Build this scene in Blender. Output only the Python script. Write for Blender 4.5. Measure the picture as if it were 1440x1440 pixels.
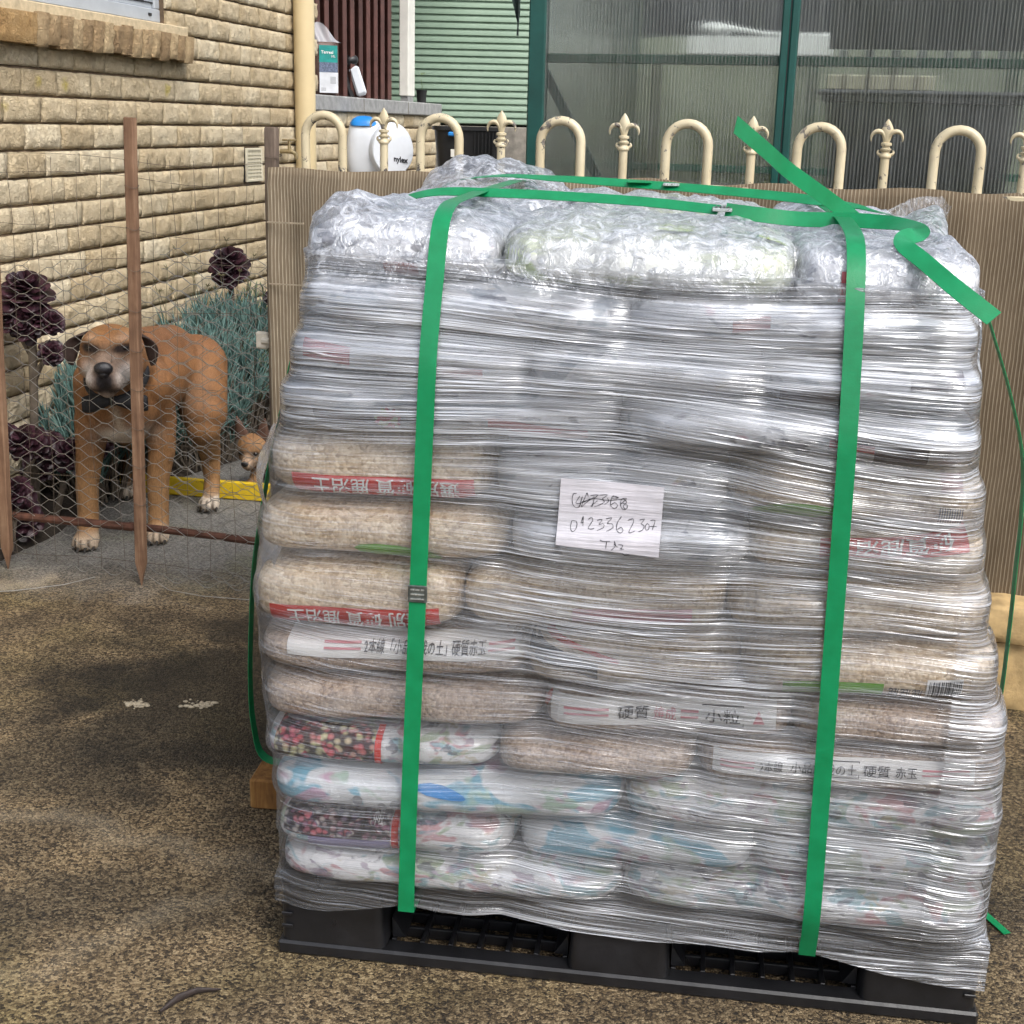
import bpy, bmesh, math, random
import numpy as np
from mathutils import Vector, Matrix, noise
from mathutils.bvhtree import BVHTree

for o in list(bpy.data.objects):
    bpy.data.objects.remove(o)
SC = bpy.context.scene
COL = SC.collection
random.seed(11)
rng = np.random.default_rng(7)
R = math.radians

# ------------------------------------------------------------------ camera
CAM_H = 1.31
PITCH = math.atan(543 / 1880.0)
ROLL = 0.025
cam = bpy.data.cameras.new('camera')
cam.sensor_width = 36.0
cam.lens = 36.0 * 1880 / 1440
cam.clip_start = 0.05
cam.clip_end = 500
cam_o = bpy.data.objects.new('camera', cam)
COL.objects.link(cam_o)
fw = Vector((0, math.cos(PITCH), -math.sin(PITCH)))
up0 = Vector((0, math.sin(PITCH), math.cos(PITCH)))
rt = Vector((1, 0, 0)) * math.cos(ROLL) + up0 * math.sin(ROLL)
up = Vector((1, 0, 0)) * -math.sin(ROLL) + up0 * math.cos(ROLL)
mw = Matrix((rt, up, -fw)).transposed().to_4x4()
mw.translation = (0, 0, CAM_H)
cam_o.matrix_world = mw
SC.camera = cam_o

# ------------------------------------------------------------------ sky and sun (overcast)
SUN_EL, SUN_AZ = R(50), R(142)      # azimuth clockwise from +Y: high, behind the camera to the right
w = bpy.data.worlds.new('World')
SC.world = w
w.use_nodes = True
wn_ = w.node_tree
wn_.nodes.clear()
sky = wn_.nodes.new('ShaderNodeTexSky')
sky.sky_type = 'NISHITA'
sky.sun_disc = False
sky.sun_elevation = SUN_EL
sky.sun_rotation = SUN_AZ
sky.air_density = 1.0
sky.dust_density = 3.0
sky.ozone_density = 1.0
hs = wn_.nodes.new('ShaderNodeHueSaturation')
hs.inputs['Saturation'].default_value = 0.42
bg = wn_.nodes.new('ShaderNodeBackground')
bg.inputs['Strength'].default_value = 0.15
wo = wn_.nodes.new('ShaderNodeOutputWorld')
wn_.links.new(sky.outputs[0], hs.inputs['Color'])
wn_.links.new(hs.outputs[0], bg.inputs['Color'])
wn_.links.new(bg.outputs[0], wo.inputs[0])
sl = bpy.data.lights.new('sun', 'SUN')
sl.energy = 1.5
sl.angle = R(30)
sl.color = (1.0, 0.97, 0.92)
so = bpy.data.objects.new('sun', sl)
sd = Vector((math.sin(SUN_AZ) * math.cos(SUN_EL), math.cos(SUN_AZ) * math.cos(SUN_EL), math.sin(SUN_EL)))
so.rotation_euler = sd.to_track_quat('Z', 'Y').to_euler()
so.location = (0, 0, 6)
COL.objects.link(so)

SC.view_settings.view_transform = 'Standard'
SC.view_settings.look = 'None'
SC.view_settings.exposure = 0.8
SC.view_settings.gamma = 1
SC.render.engine = 'CYCLES'
SC.cycles.max_bounces = 4
SC.cycles.diffuse_bounces = 2
SC.cycles.glossy_bounces = 2
SC.cycles.transmission_bounces = 4
SC.cycles.transparent_max_bounces = 14
SC.cycles.use_denoising = True
SC.cycles.use_adaptive_sampling = True
SC.cycles.adaptive_threshold = .05
SC.cycles.caustics_refractive = False
SC.cycles.caustics_reflective = False

# ------------------------------------------------------------------ helpers
class G:
    """tiny node-graph helper"""
    def __init__(s, name):
        s.m = bpy.data.materials.new(name)
        s.m.use_nodes = True
        s.t = s.m.node_tree
        s.t.nodes.clear()
        s.out = s.t.nodes.new('ShaderNodeOutputMaterial')
    def n(s, typ, props=None, **ins):
        nd = s.t.nodes.new('ShaderNode' + typ)
        for k, v in (props or {}).items():
            setattr(nd, k, v)
        for k, v in ins.items():
            s.set(nd, k.replace('_', ' '), v)
        return nd
    def set(s, nd, k, v):
        i = nd.inputs[int(k)] if k.isdigit() else nd.inputs[k]
        if isinstance(v, bpy.types.NodeSocket):
            s.t.links.new(v, i)
        elif isinstance(v, bpy.types.Node):
            s.t.links.new(v.outputs[0], i)
        else:
            if hasattr(i, 'default_value'):
                if isinstance(v, (tuple, list)) and i.type == 'RGBA' and len(v) == 3:
                    v = (*v, 1)
                i.default_value = v
    def pos(s):
        return s.n('NewGeometry').outputs['Position']
    def obj(s):
        return s.n('TexCoord').outputs['Object']
    def uv(s):
        return s.n('TexCoord').outputs['UV']
    def noise(s, vec, scale, detail=4, rough=.55, dist=0.0):
        return s.n('TexNoise', Vector=vec, Scale=scale, Detail=detail, Roughness=rough, Distortion=dist).outputs['Fac']
    def vor(s, vec, scale, out='Distance', feature='F1', rnd=1.0):
        return s.n('TexVoronoi', {'feature': feature}, Vector=vec, Scale=scale, Randomness=rnd).outputs[out]
    def ramp(s, fac, stops, interp='LINEAR'):
        r = s.n('ValToRGB', Fac=fac)
        cr = r.color_ramp
        cr.interpolation = interp
        while len(cr.elements) < len(stops):
            cr.elements.new(0.5)
        for e, (p, c) in zip(cr.elements, stops):
            e.position = p
            e.color = (c, c, c, 1) if isinstance(c, (int, float)) else (*c, 1)
        return r.outputs[0]
    def math(s, op, a, b=0.0, c=0.0, clamp=False):
        nd = s.n('Math', {'operation': op, 'use_clamp': clamp})
        for i, v in enumerate((a, b, c)):
            s.set(nd, str(i), v)
        return nd.outputs[0]
    def mix(s, fac, a, b, mode='MIX'):
        nd = s.n('MixRGB', {'blend_type': mode})
        s.set(nd, 'Fac', fac); s.set(nd, 'Color1', a); s.set(nd, 'Color2', b)
        return nd.outputs[0]
    def mapping(s, vec, scale=(1, 1, 1), rot=(0, 0, 0), loc=(0, 0, 0)):
        return s.n('Mapping', Vector=vec, Scale=scale, Rotation=rot, Location=loc).outputs[0]
    def bump(s, h, strength=.3, dist=.01, normal=None):
        nd = s.n('Bump', Height=h, Strength=strength, Distance=dist)
        if normal is not None:
            s.set(nd, 'Normal', normal)
        return nd.outputs[0]
    def bsdf(s, **kw):
        p = s.n('BsdfPrincipled')
        for k, v in kw.items():
            s.set(p, k.replace('_', ' '), v)
        return p
    def done(s, sh):
        s.t.links.new(sh.outputs[0] if isinstance(sh, bpy.types.Node) else sh, s.out.inputs['Surface'])
        return s.m
MATS = {}
def simple(name, col, rough=.5, var=.15, scale=30, metal=0.0, bump=0.0, bscale=60, spec=.5, rnd=.0):
    """plain surface with tonal variation, fine relief and a per-object shift"""
    g = G(name)
    v = g.obj()
    n1 = g.noise(v, scale, 3, .6)
    lo = tuple(c * (1 - var) for c in col); hi = tuple(min(1, c * (1 + var)) for c in col)
    c = g.ramp(n1, [(.3, lo), (.7, hi)])
    if rnd:
        oi = g.n('ObjectInfo').outputs['Random']
        k = g.math('MULTIPLY_ADD', oi, 2 * rnd, 1 - rnd)
        cc = g.n('CombineColor', Red=k, Green=k, Blue=k).outputs[0]
        c = g.mix(1.0, c, cc, 'MULTIPLY')
    rr = g.math('MULTIPLY_ADD', g.noise(v, scale * 2.3, 1), .25, rough - .125)
    p = g.bsdf(Base_Color=c, Roughness=rr, Metallic=metal)
    p.inputs['Specular IOR Level'].default_value = spec
    if bump:
        g.set(p, 'Normal', g.bump(g.noise(v, bscale, 3, .65), bump, .004))
    MATS[name] = g.done(p)
    return MATS[name]

def tagp(o, label=None, cat=None, group=None, kind=None):
    if label: o['label'] = label
    if cat: o['category'] = cat
    if group: o['group'] = group
    if kind: o['kind'] = kind
    return o
def thing(name, label, cat, loc=(0, 0, 0), group=None):
    o = bpy.data.objects.new(name, None)
    o.empty_display_size = .05
    o.location = loc
    COL.objects.link(o)
    return tagp(o, label, cat, group)
def wloc(p):
    v = Vector((0, 0, 0))
    while p is not None:
        v += p.location
        p = p.parent
    return v
class MB:
    """mesh builder in world coordinates"""
    def __init__(s):
        s.v = []; s.f = []; s.uvs = None; s.col = None
    def add(s, vs, fs):
        b = len(s.v)
        s.v.extend([tuple(map(float, v)) for v in vs])
        s.f.extend([tuple(i + b for i in f) for f in fs])
        return s
    def box(s, c, size, ax=None, bev=0.0):
        """box with optional axes (3 unit vectors) and chamfered edges"""
        hx, hy, hz = (d / 2 for d in size)
        ax = ax or ((1, 0, 0), (0, 1, 0), (0, 0, 1))
        A = [Vector(a) for a in ax]
        c = Vector(c)
        if bev <= 0:
            vs = [c + A[0] * (x * hx) + A[1] * (y * hy) + A[2] * (z * hz) for x in (-1, 1) for y in (-1, 1) for z in (-1, 1)]
            fs = [(0, 1, 3, 2), (4, 6, 7, 5), (0, 4, 5, 1), (2, 3, 7, 6), (0, 2, 6, 4), (1, 5, 7, 3)]
            return s.add(vs, fs)
        b = min(bev, hx * .9, hy * .9, hz * .9)
        vs = []; idx = {}
        for x in (-1, 1):
            for y in (-1, 1):
                for z in (-1, 1):
                    for k in range(3):
                        d = [x * hx, y * hy, z * hz]
                        for j in range(3):
                            if j != k:
                                d[j] -= (x, y, z)[j] * b
                        idx[(x, y, z, k)] = len(vs)
                        vs.append(c + A[0] * d[0] + A[1] * d[1] + A[2] * d[2])
        fs = []
        for k in range(3):
            i, j = [q for q in range(3) if q != k]
            for sg in (-1, 1):
                loop = []
                for (p, q) in ((-1, -1), (1, -1), (1, 1), (-1, 1)):
                    key = [0, 0, 0]; key[k] = sg; key[i] = p; key[j] = q
                    loop.append(idx[(*key, k)])
                if (sg > 0) != (k != 1): loop.reverse()
                fs.append(tuple(loop))
        for k in range(3):
            i, j = [q for q in range(3) if q != k]
            for p in (-1, 1):
                for q in (-1, 1):
                    def kk(t, which):
                        key = [0, 0, 0]; key[k] = t; key[i] = p; key[j] = q
                        return idx[(*key, which)]
                    fs.append((kk(-1, i), kk(1, i), kk(1, j), kk(-1, j)))
        for x in (-1, 1):
            for y in (-1, 1):
                for z in (-1, 1):
                    fs.append((idx[(x, y, z, 0)], idx[(x, y, z, 1)], idx[(x, y, z, 2)]))
        return s.add(vs, fs)
    def tube(s, pts, rad, seg=8, closed=False, caps=True, flat=1.0, upv=None):
        """sweep; rad scalar or list; flat squeezes across the second axis"""
        pts = [Vector(p) for p in pts]
        n = len(pts)
        rads = rad if isinstance(rad, (list, tuple)) else [rad] * n
        vs = []
        prev = None
        for i, p in enumerate(pts):
            if closed:
                t = pts[(i + 1) % n] - pts[i - 1]
            else:
                t = pts[min(i + 1, n - 1)] - pts[max(i - 1, 0)]
            if t.length < 1e-9: t = Vector((0, 0, 1))
            t.normalize()
            if prev is None:
                a = Vector(upv) if upv else (Vector((0, 0, 1)) if abs(t.z) < .9 else Vector((1, 0, 0)))
            else:
                a = prev
            a = (a - t * a.dot(t))
            if a.length < 1e-6: a = t.orthogonal()
            a.normalize()
            b = t.cross(a)
            prev = a
            for k in range(seg):
                th = 2 * math.pi * (k + .5) / seg
                vs.append(p + a * (math.cos(th) * rads[i]) + b * (math.sin(th) * rads[i] * flat))
        fs = []
        m = n if closed else n - 1
        for i in range(m):
            for k in range(seg):
                a0 = i * seg + k; a1 = i * seg + (k + 1) % seg
                b0 = ((i + 1) % n) * seg + k; b1 = ((i + 1) % n) * seg + (k + 1) % seg
                fs.append((a0, a1, b1, b0))
        if caps and not closed:
            fs.append(tuple(reversed(range(seg))))
            fs.append(tuple((n - 1) * seg + k for k in range(seg)))
        return s.add(vs, fs)
    def grid(s, P):
        """P: rows x cols array of points"""
        r, c = len(P), len(P[0])
        vs = [p for row in P for p in row]
        fs = [(i * c + j, i * c + j + 1, (i + 1) * c + j + 1, (i + 1) * c + j) for i in range(r - 1) for j in range(c - 1)]
        return s.add(vs, fs)
    def lathe(s, prof, c=(0, 0, 0), seg=20, ax=None):
        A = [Vector(a) for a in (ax or ((1, 0, 0), (0, 1, 0), (0, 0, 1)))]
        c = Vector(c)
        vs = []
        for (r, z) in prof:
            for k in range(seg):
                t = 2 * math.pi * k / seg
                vs.append(c + A[0] * (r * math.cos(t)) + A[1] * (r * math.sin(t)) + A[2] * z)
        fs = []
        for i in range(len(prof) - 1):
            for k in range(seg):
                fs.append((i * seg + k, i * seg + (k + 1) % seg, (i + 1) * seg + (k + 1) % seg, (i + 1) * seg + k))
        if prof[0][0] > 1e-6: fs.append(tuple(reversed(range(seg))))
        if prof[-1][0] > 1e-6: fs.append(tuple((len(prof) - 1) * seg + k for k in range(seg)))
        return s.add(vs, fs)
    def ball(s, c, r, seg=16, rings=10, ax=None):
        rx, ry, rz = r if isinstance(r, (tuple, list)) else (r, r, r)
        A = [Vector(a) for a in (ax or ((1, 0, 0), (0, 1, 0), (0, 0, 1)))]
        c = Vector(c)
        vs = []; fs = []
        for i in range(rings + 1):
            ph = -math.pi / 2 + math.pi * i / rings
            for k in range(seg):
                t = 2 * math.pi * k / seg
                vs.append(c + A[0] * (rx * math.cos(ph) * math.cos(t)) + A[1] * (ry * math.cos(ph) * math.sin(t)) + A[2] * (rz * math.sin(ph)))
        for i in range(rings):
            for k in range(seg):
                fs.append((i * seg + k, i * seg + (k + 1) % seg, (i + 1) * seg + (k + 1) % seg, (i + 1) * seg + k))
        return s.add(vs, fs)
    def prism(s, poly, d, ax, c=(0, 0, 0)):
        """extrude 2-D polygon (in ax[0],ax[1]) by +-d/2 along ax[2]"""
        A = [Vector(a) for a in ax]; c = Vector(c)
        n = len(poly)
        vs = [c + A[0] * x + A[1] * y + A[2] * (-d / 2) for x, y in poly] + [c + A[0] * x + A[1] * y + A[2] * (d / 2) for x, y in poly]
        fs = [tuple(reversed(range(n))), tuple(range(n, 2 * n))] + [(i, (i + 1) % n, n + (i + 1) % n, n + i) for i in range(n)]
        return s.add(vs, fs)
    def build(s, name, mat, parent=None, smooth=False, weld=False):
        off = wloc(parent)
        me = bpy.data.meshes.new(name)
        me.from_pydata([(v[0] - off.x, v[1] - off.y, v[2] - off.z) for v in s.v], [], s.f)
        me.validate()
        if smooth:
            me.polygons.foreach_set('use_smooth', [True] * len(me.polygons))
        o = bpy.data.objects.new(name, me)
        COL.objects.link(o)
        if mat: me.materials.append(mat if not isinstance(mat, str) else MATS[mat])
        if weld or smooth:
            bm = bmesh.new(); bm.from_mesh(me)
            if weld: bmesh.ops.remove_doubles(bm, verts=bm.verts, dist=1e-5)
            bmesh.ops.recalc_face_normals(bm, faces=bm.faces)
            bm.to_mesh(me); bm.free()
        o.parent = parent
        return o
def auto_smooth(o, ang=35):
    """smooth shading that keeps edges sharper than the angle"""
    me = o.data
    bm = bmesh.new(); bm.from_mesh(me)
    for f in bm.faces: f.smooth = True
    for e in bm.edges:
        if len(e.link_faces) == 2 and e.calc_face_angle(0) > R(ang): e.smooth = False
    bm.to_mesh(me); bm.free()
    return o
def copy_part(o, parent, loc):
    c = o.copy()
    COL.objects.link(c)
    c.parent = parent
    c.location = loc
    return c
def smooth01(a, b, x):
    t = min(1, max(0, (x - a) / (b - a)))
    return t * t * (3 - 2 * t)
_tx = {}
def text_mesh(body, size=1.0, bold=0.0):
    """2-D glyph outlines as (verts, faces) in text space"""
    k = (body, size, bold)
    if k in _tx: return _tx[k]
    cu = bpy.data.curves.new('glyphs', 'FONT')
    cu.body = body; cu.size = size; cu.resolution_u = 2; cu.offset = bold
    o = bpy.data.objects.new('glyphs', cu)
    COL.objects.link(o)
    dg = bpy.context.evaluated_depsgraph_get(); dg.update()
    me = bpy.data.meshes.new_from_object(o.evaluated_get(dg))
    bm = bmesh.new(); bm.from_mesh(me)
    bmesh.ops.triangulate(bm, faces=bm.faces)
    vs = [(v.co.x, v.co.y) for v in bm.verts]
    fs = [tuple(v.index for v in f.verts) for f in bm.faces]
    bm.free()
    bpy.data.objects.remove(o); bpy.data.curves.remove(cu); bpy.data.meshes.remove(me)
    _tx[k] = (vs, fs)
    return vs, fs
# ------------------------------------------------------------------ ground: weathered exposed-aggregate concrete
def ground_material():
    g = G('aggregate_concrete')
    P = g.pos()
    sx = g.n('SeparateXYZ', Vector=P)
    X, Y = sx.outputs[0], sx.outputs[1]
    # stones
    warp = g.n('VectorMath', {'operation': 'ADD'})
    g.set(warp, '0', P)
    nz = g.n('TexNoise', Vector=P, Scale=140.0, Detail=2.0)
    sc = g.n('VectorMath', {'operation': 'SCALE'}, Scale=.006); g.set(sc, '0', nz.outputs['Color'])
    g.set(warp, '1', sc.outputs[0])
    v1 = g.n('TexVoronoi', {'feature': 'F1'}, Vector=warp.outputs[0], Scale=215.0)
    v2 = g.n('TexVoronoi', {'feature': 'F1'}, Vector=warp.outputs[0], Scale=420.0)
    stone = g.n('SeparateColor', Color=v1.outputs['Color']).outputs[0]
    stone2 = g.n('SeparateColor', Color=v2.outputs['Color']).outputs[1]
    fine = g.noise(P, 330, 3, .7)
    mott = g.noise(P, 95, 4, .70)
    st = g.math('ADD', g.math('MULTIPLY', stone, .40), g.math('MULTIPLY', stone2, .18))
    st = g.math('ADD', st, g.math('MULTIPLY', fine, .34))
    st = g.math('ADD', st, g.math('MULTIPLY', mott, .46))          # 0..1.3
    c = g.ramp(st, [(.40, (.010, .008, .006)), (.53, (.040, .029, .018)), (.64, (.105, .075, .042)), (.76, (.205, .150, .086)), (.92, (.36, .285, .18))])
    # large weathering: pale worn, dark algae-stained
    big = g.noise(P, 1.35, 4, .62, .6)
    mid = g.noise(P, 5.5, 5, .62, .4)
    wear = g.math('ADD', g.math('MULTIPLY', big, .62), g.math('MULTIPLY', mid, .42))
    # damp algae patch beside the pallet (a stain with its own ragged outline)
    def blob(cx, cy, rx, ry):
        dx = g.math('DIVIDE', g.math('SUBTRACT', X, cx), rx)
        dy = g.math('DIVIDE', g.math('SUBTRACT', Y, cy), ry)
        d = g.math('SQRT', g.math('ADD', g.math('MULTIPLY', dx, dx), g.math('MULTIPLY', dy, dy)))
        d = g.math('ADD', d, g.math('MULTIPLY_ADD', mid, 1.3, -.65))
        return g.ramp(d, [(.45, 1.0), (1.15, 0.0)], 'EASE')
    damp = g.math('MAXIMUM', blob(-.58, 2.92, .62, .62), g.math('MULTIPLY', blob(-.95, 2.55, .35, .25), .75))
    damp = g.math('MAXIMUM', damp, g.math('MULTIPLY', blob(-.62, 2.05, .40, .12), .6))
    damp = g.math('MAXIMUM', damp, g.math('MULTIPLY', blob(.95, 2.35, .45, .55), .65))
    damp = g.math('MAXIMUM', damp, g.math('MULTIPLY', blob(-.95, 1.95, .25, .18), .5))
    tone = g.ramp(wear, [(.40, (.42, .40, .38)), (.52, (.86, .83, .78)), (.66, (1.30, 1.24, 1.12))])
    c = g.mix(1.0, c, tone, 'MULTIPLY')
    c = g.mix(g.math('MULTIPLY', damp, .92), c, g.mix(1.0, c, (.26, .28, .31), 'MULTIPLY'))
    # cement-grey surface beyond the netting
    grey = g.ramp(g.math('ADD', Y, g.math('MULTIPLY_ADD', mid, .5, -.25)), [(0, 0.0), (1, 1.0)])
    gy = g.math('MULTIPLY_ADD', g.math('ADD', Y, g.math('MULTIPLY_ADD', mid, .7, -.35)), 2.6, -9.2, clamp=True)
    greyc = g.ramp(st, [(.30, (.05, .05, .048)), (.60, (.165, .16, .15)), (.9, (.34, .33, .31))])
    c = g.mix(g.math('MULTIPLY', gy, .9), c, greyc)
    # chalky mineral streaks
    def streak(x0, y0, x1, y1, wd, amt):
        L = math.hypot(x1 - x0, y1 - y0); ux, uy = (x1 - x0) / L, (y1 - y0) / L
        ax_ = g.math('SUBTRACT', X, x0); ay_ = g.math('SUBTRACT', Y, y0)
        al = g.math('ADD', g.math('MULTIPLY', ax_, ux), g.math('MULTIPLY', ay_, uy))
        ac = g.math('SUBTRACT', g.math('MULTIPLY', ax_, -uy), g.math('MULTIPLY', ay_, -ux))
        ac = g.math('ABSOLUTE', g.math('ADD', ac, g.math('MULTIPLY_ADD', mid, .22, -.11)))
        inside = g.math('MULTIPLY', g.math('GREATER_THAN', al, 0), g.math('LESS_THAN', al, L))
        k = g.math('SUBTRACT', 1.0, g.math('DIVIDE', ac, wd), clamp=True)
        return g.math('MULTIPLY', g.math('MULTIPLY', k, inside), amt)
    sk = streak(-1.05, 2.38, -.40, 2.14, .05, .45)
    sk = g.math('MAXIMUM', sk, streak(-.85, 1.72, -.44, 2.15, .045, .28))
    sk = g.math('MAXIMUM', sk, streak(-1.75, 3.42, -1.33, 3.72, .07, 1.0))
    sk = g.math('MULTIPLY', sk, g.math('MULTIPLY_ADD', fine, 3.0, -1.1, clamp=True))
    c = g.mix(sk, c, (.52, .44, .32))
    # moss tint in places
    moss = g.ramp(g.noise(P, 2.1, 3, .5, .3), [(.52, 0.0), (.72, .45)])
    c = g.mix(moss, c, g.mix(1.0, c, (.92, 1.0, .55), 'MULTIPLY'))
    h = g.math('ADD', g.math('MULTIPLY', v1.outputs['Distance'], -.8), g.math('MULTIPLY', fine, .7))
    rough = g.math('SUBTRACT', g.math('MULTIPLY_ADD', fine, .3, .58), g.math('MULTIPLY', damp, .18))
    p = g.bsdf(Base_Color=c, Roughness=rough, Normal=g.bump(h, .85, .006))
    p.inputs['Specular IOR Level'].default_value = .35
    return g.done(p)
gm = MB()
xs = [-30] + [i * .5 for i in range(-6, 7)] + [30]
ys = [-30] + [i * .5 for i in range(0, 15)] + [40]
gm.grid([[(x, y, 0) for x in xs] for y in ys])
ground = gm.build('ground', ground_material())
tagp(ground, 'weathered brown aggregate concrete yard under the pallet', None, None, 'structure')

# ------------------------------------------------------------------ brick house
W0 = Vector((-1.643, 4.382, 0)); WA = R(11.5)
WD = Vector((math.sin(WA), math.cos(WA), 0)); WN = Vector((math.cos(WA), -math.sin(WA), 0)); WZ = Vector((0, 0, 1))
def wp(s, n, z): return W0 + WD * s + WN * n + WZ * z
WAX = (WD, WN, WZ)
def brick_material(name, cols, stains=False):
    g = G(name)
    P = g.pos(); ob = g.obj()
    oi = g.n('ObjectInfo').outputs['Random']
    n1 = g.noise(P, 9, 4, .6); n2 = g.noise(P, 70, 5, .7); n3 = g.noise(P, 26, 3, .6, .5)
    f = g.math('ADD', g.math('MULTIPLY', n1, .45), g.math('ADD', g.math('MULTIPLY', n2, .30), g.math('MULTIPLY', oi, .25)))
    c = g.ramp(f, [(.30, cols[0]), (.50, cols[1]), (.70, cols[2])])
    dirt = g.ramp(n3, [(.56, 0.0), (.74, .55)])
    c = g.mix(dirt, c, tuple(k * .55 for k in cols[0]))
    if stains:
        for (s_, z_, r_) in ((.228, 1.41, .030), (.40, 1.408, .034), (1.17, 1.412, .036), (.02, 1.33, .03), (.98, 1.43, .02)):
            q = wp(s_, .02, z_)
            d = g.n('VectorMath', {'operation': 'DISTANCE'}); g.set(d, '0', P); d.inputs[1].default_value = q
            k = g.math('SUBTRACT', 1.0, g.math('DIVIDE', d.outputs['Value'], r_), clamp=True)
            k = g.math('MULTIPLY', g.math('MULTIPLY', k, 1.6, clamp=True), g.ramp(n2, [(.35, .1), (.6, .85)]))
            c = g.mix(k, c, (.58, .47, .06))
    p = g.bsdf(Base_Color=c, Roughness=.82)
    p.inputs['Specular IOR Level'].default_value = .25
    rid = g.math('ABSOLUTE', g.math('SUBTRACT', g.noise(P, 42, 4, .6, 1.2), .5))
    h = g.math('ADD', g.math('MULTIPLY', g.noise(P, 95, 6, .7, .8), .7), g.math('MULTIPLY', g.ramp(rid, [(0, 0.0), (.09, 1.0)]), .55))
    g.set(p, 'Normal', g.bump(h, .8, .010))
    return g.done(p)
MATS['brick'] = brick_material('cream_rockface_brick', ((.48, .37, .225), (.64, .525, .35), (.76, .665, .49)), True)
MATS['brick_sill'] = brick_material('brown_sill_brick', ((.20, .13, .07), (.38, .265, .145), (.55, .42, .25)))
MATS['brick_rust'] = brick_material('ochre_sill_brick', ((.25, .13, .05), (.42, .26, .11), (.50, .34, .17)))
simple('mortar', (.13, .09, .055), .9, .3, 40, bump=.5)
simple('mortar_light', (.52, .42, .27), .9, .2, 40, bump=.4)
simple('aluminium', (.46, .49, .53), .38, .06, 12, metal=.25)
simple('black_rubber', (.012, .012, .013), .6, .2, 30)
simple('cream_paint', (.66, .53, .31), .45, .06, 6, bump=.05)
simple('grey_concrete', (.29, .29, .285), .8, .22, 22, bump=.35)
simple('brown_slat', (.085, .034, .027), .5, .25, 14, bump=.15, rnd=.25)
simple('dark_void', (.012, .010, .010), .9, .2, 5)
simple('white_trim', (.74, .72, .66), .5, .08, 8)
gg = G('window_glass')
pp = gg.bsdf(Base_Color=(.02, .022, .026), Roughness=.06); pp.inputs['Specular IOR Level'].default_value = .7
MATS['window_glass'] = gg.done(pp)

house = thing('brick_house', 'cream rock-faced brick house wall with window sill, vent and slatted porch', 'house', wp(1.2, 0, 0))
# wall core (mortar plane), leaving the window opening
CZ0, CH, BL = 1.28, .0868, .2240
core = MB()
def slab(s0, s1, z0, z1, n0=-.22, n1=-.008):
    core.box(wp((s0 + s1) / 2, (n0 + n1) / 2, (z0 + z1) / 2), (s1 - s0, n1 - n0, z1 - z0), WAX)
slab(-1.6, 1.195, 0, 1.655)
slab(1.1952, 2.72, 0, 3.2)
slab(2.7202, 5.30, 0, 1.35)
slab(-1.6, 1.195, 2.55, 3.2)
wallcore = core.build('mortar_bed', MATS['mortar'], house)

def brick_mesh(L, Hh, seed, depth=.05, nx=13, nz=7, rough=1.0):
    """rock-faced brick: pitched, uneven face, chipped bottom edge; local s,n,z"""
    r = random.Random(seed)
    o3 = Vector((r.random() * 50, r.random() * 50, r.random() * 50))
    vs = []; fs = []
    for j in range(nz):
        for i in range(nx):
            u = i / (nx - 1) * 2 - 1; v = j / (nz - 1) * 2 - 1
            x = u * L / 2; z = v * Hh / 2
            edge = max(abs(u) ** 14, abs(v) ** 9)
            nn = .007 * (1 - edge) + rough * (.0060 * noise.noise(Vector((x * 30, z * 30, 0)) + o3) + .0060 * noise.noise(Vector((x * 85, z * 85, 3)) + o3)) * (1 - .4 * edge)
            if v < -.4: nn -= .004 * max(0, noise.noise(Vector((x * 45, 9, 1)) + o3) + .2)
            if j in (0, nz - 1): z += .0022 * noise.noise(Vector((x * 40, v * 3, 7)) + o3)
            if i in (0, nx - 1): x += .0022 * noise.noise(Vector((u, z * 60, 5)) + o3)
            p = WD * x + WN * nn + WZ * z
            vs.append(p)
    for j in range(nz - 1):
        for i in range(nx - 1):
            a = j * nx + i
            fs.append((a, a + 1, a + nx + 1, a + nx))
    ring = [i for i in range(nx)] + [j * nx + nx - 1 for j in range(1, nz)] + [(nz - 1) * nx + i for i in range(nx - 2, -1, -1)] + [j * nx for j in range(nz - 2, 0, -1)]
    base = len(vs)
    for k in ring:
        v = vs[k]
        vs.append(v - WN * (v.dot(WN) + depth))
    m = len(ring)
    for k in range(m):
        fs.append((ring[(k + 1) % m], ring[k], base + k, base + (k + 1) % m))
    me = bpy.data.meshes.new('brick')
    me.from_pydata(vs, [], fs)
    me.polygons.foreach_set('use_smooth', [i < (nx - 1) * (nz - 1) for i in range(len(me.polygons))])
    me.materials.append(MATS['brick'])
    return me
BH = CH - .0085
variants = [brick_mesh(BL - .0035, BH, k) for k in range(14)]
halves = [brick_mesh(BL / 2 - .0035, BH, 100 + k, nx=7) for k in range(4)]
base_loc = wp(1.2, 0, 0)
bricks = []
rb = random.Random(5)
for k in range(-14, 11):
    zc = CZ0 + CH * (k + .5)
    shift = .022 + (BL / 2 if k % 2 else 0)
    i = -7
    while True:
        s0 = shift + i * BL; i += 1
        if s0 > 5.2: break
        s1 = s0 + BL
        if zc > 1.33 and s1 > 2.80:
            if s0 > 2.76: break
        if zc > 1.64 and zc < 2.6 and s0 < 1.19:
            if s1 < 1.24: continue
            bricks.append((zc, (max(s0, 1.20) + s1) / 2, s1 - max(s0, 1.20) - .0035)); continue
        if zc > 1.50 and zc < 1.64 and s1 < 1.36 and s0 < 1.30: continue
        if 1.02 < zc < 1.20 and s0 < 2.125 and s1 > 1.934:
            if s0 < 1.90: bricks.append((zc, (s0 + 1.934) / 2, 1.934 - s0 - .004))
            if s1 > 2.15: bricks.append((zc, (s1 + 2.125) / 2, s1 - 2.125 - .004))
            continue
        bricks.append((zc, (s0 + s1) / 2, BL - .0035))
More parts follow.
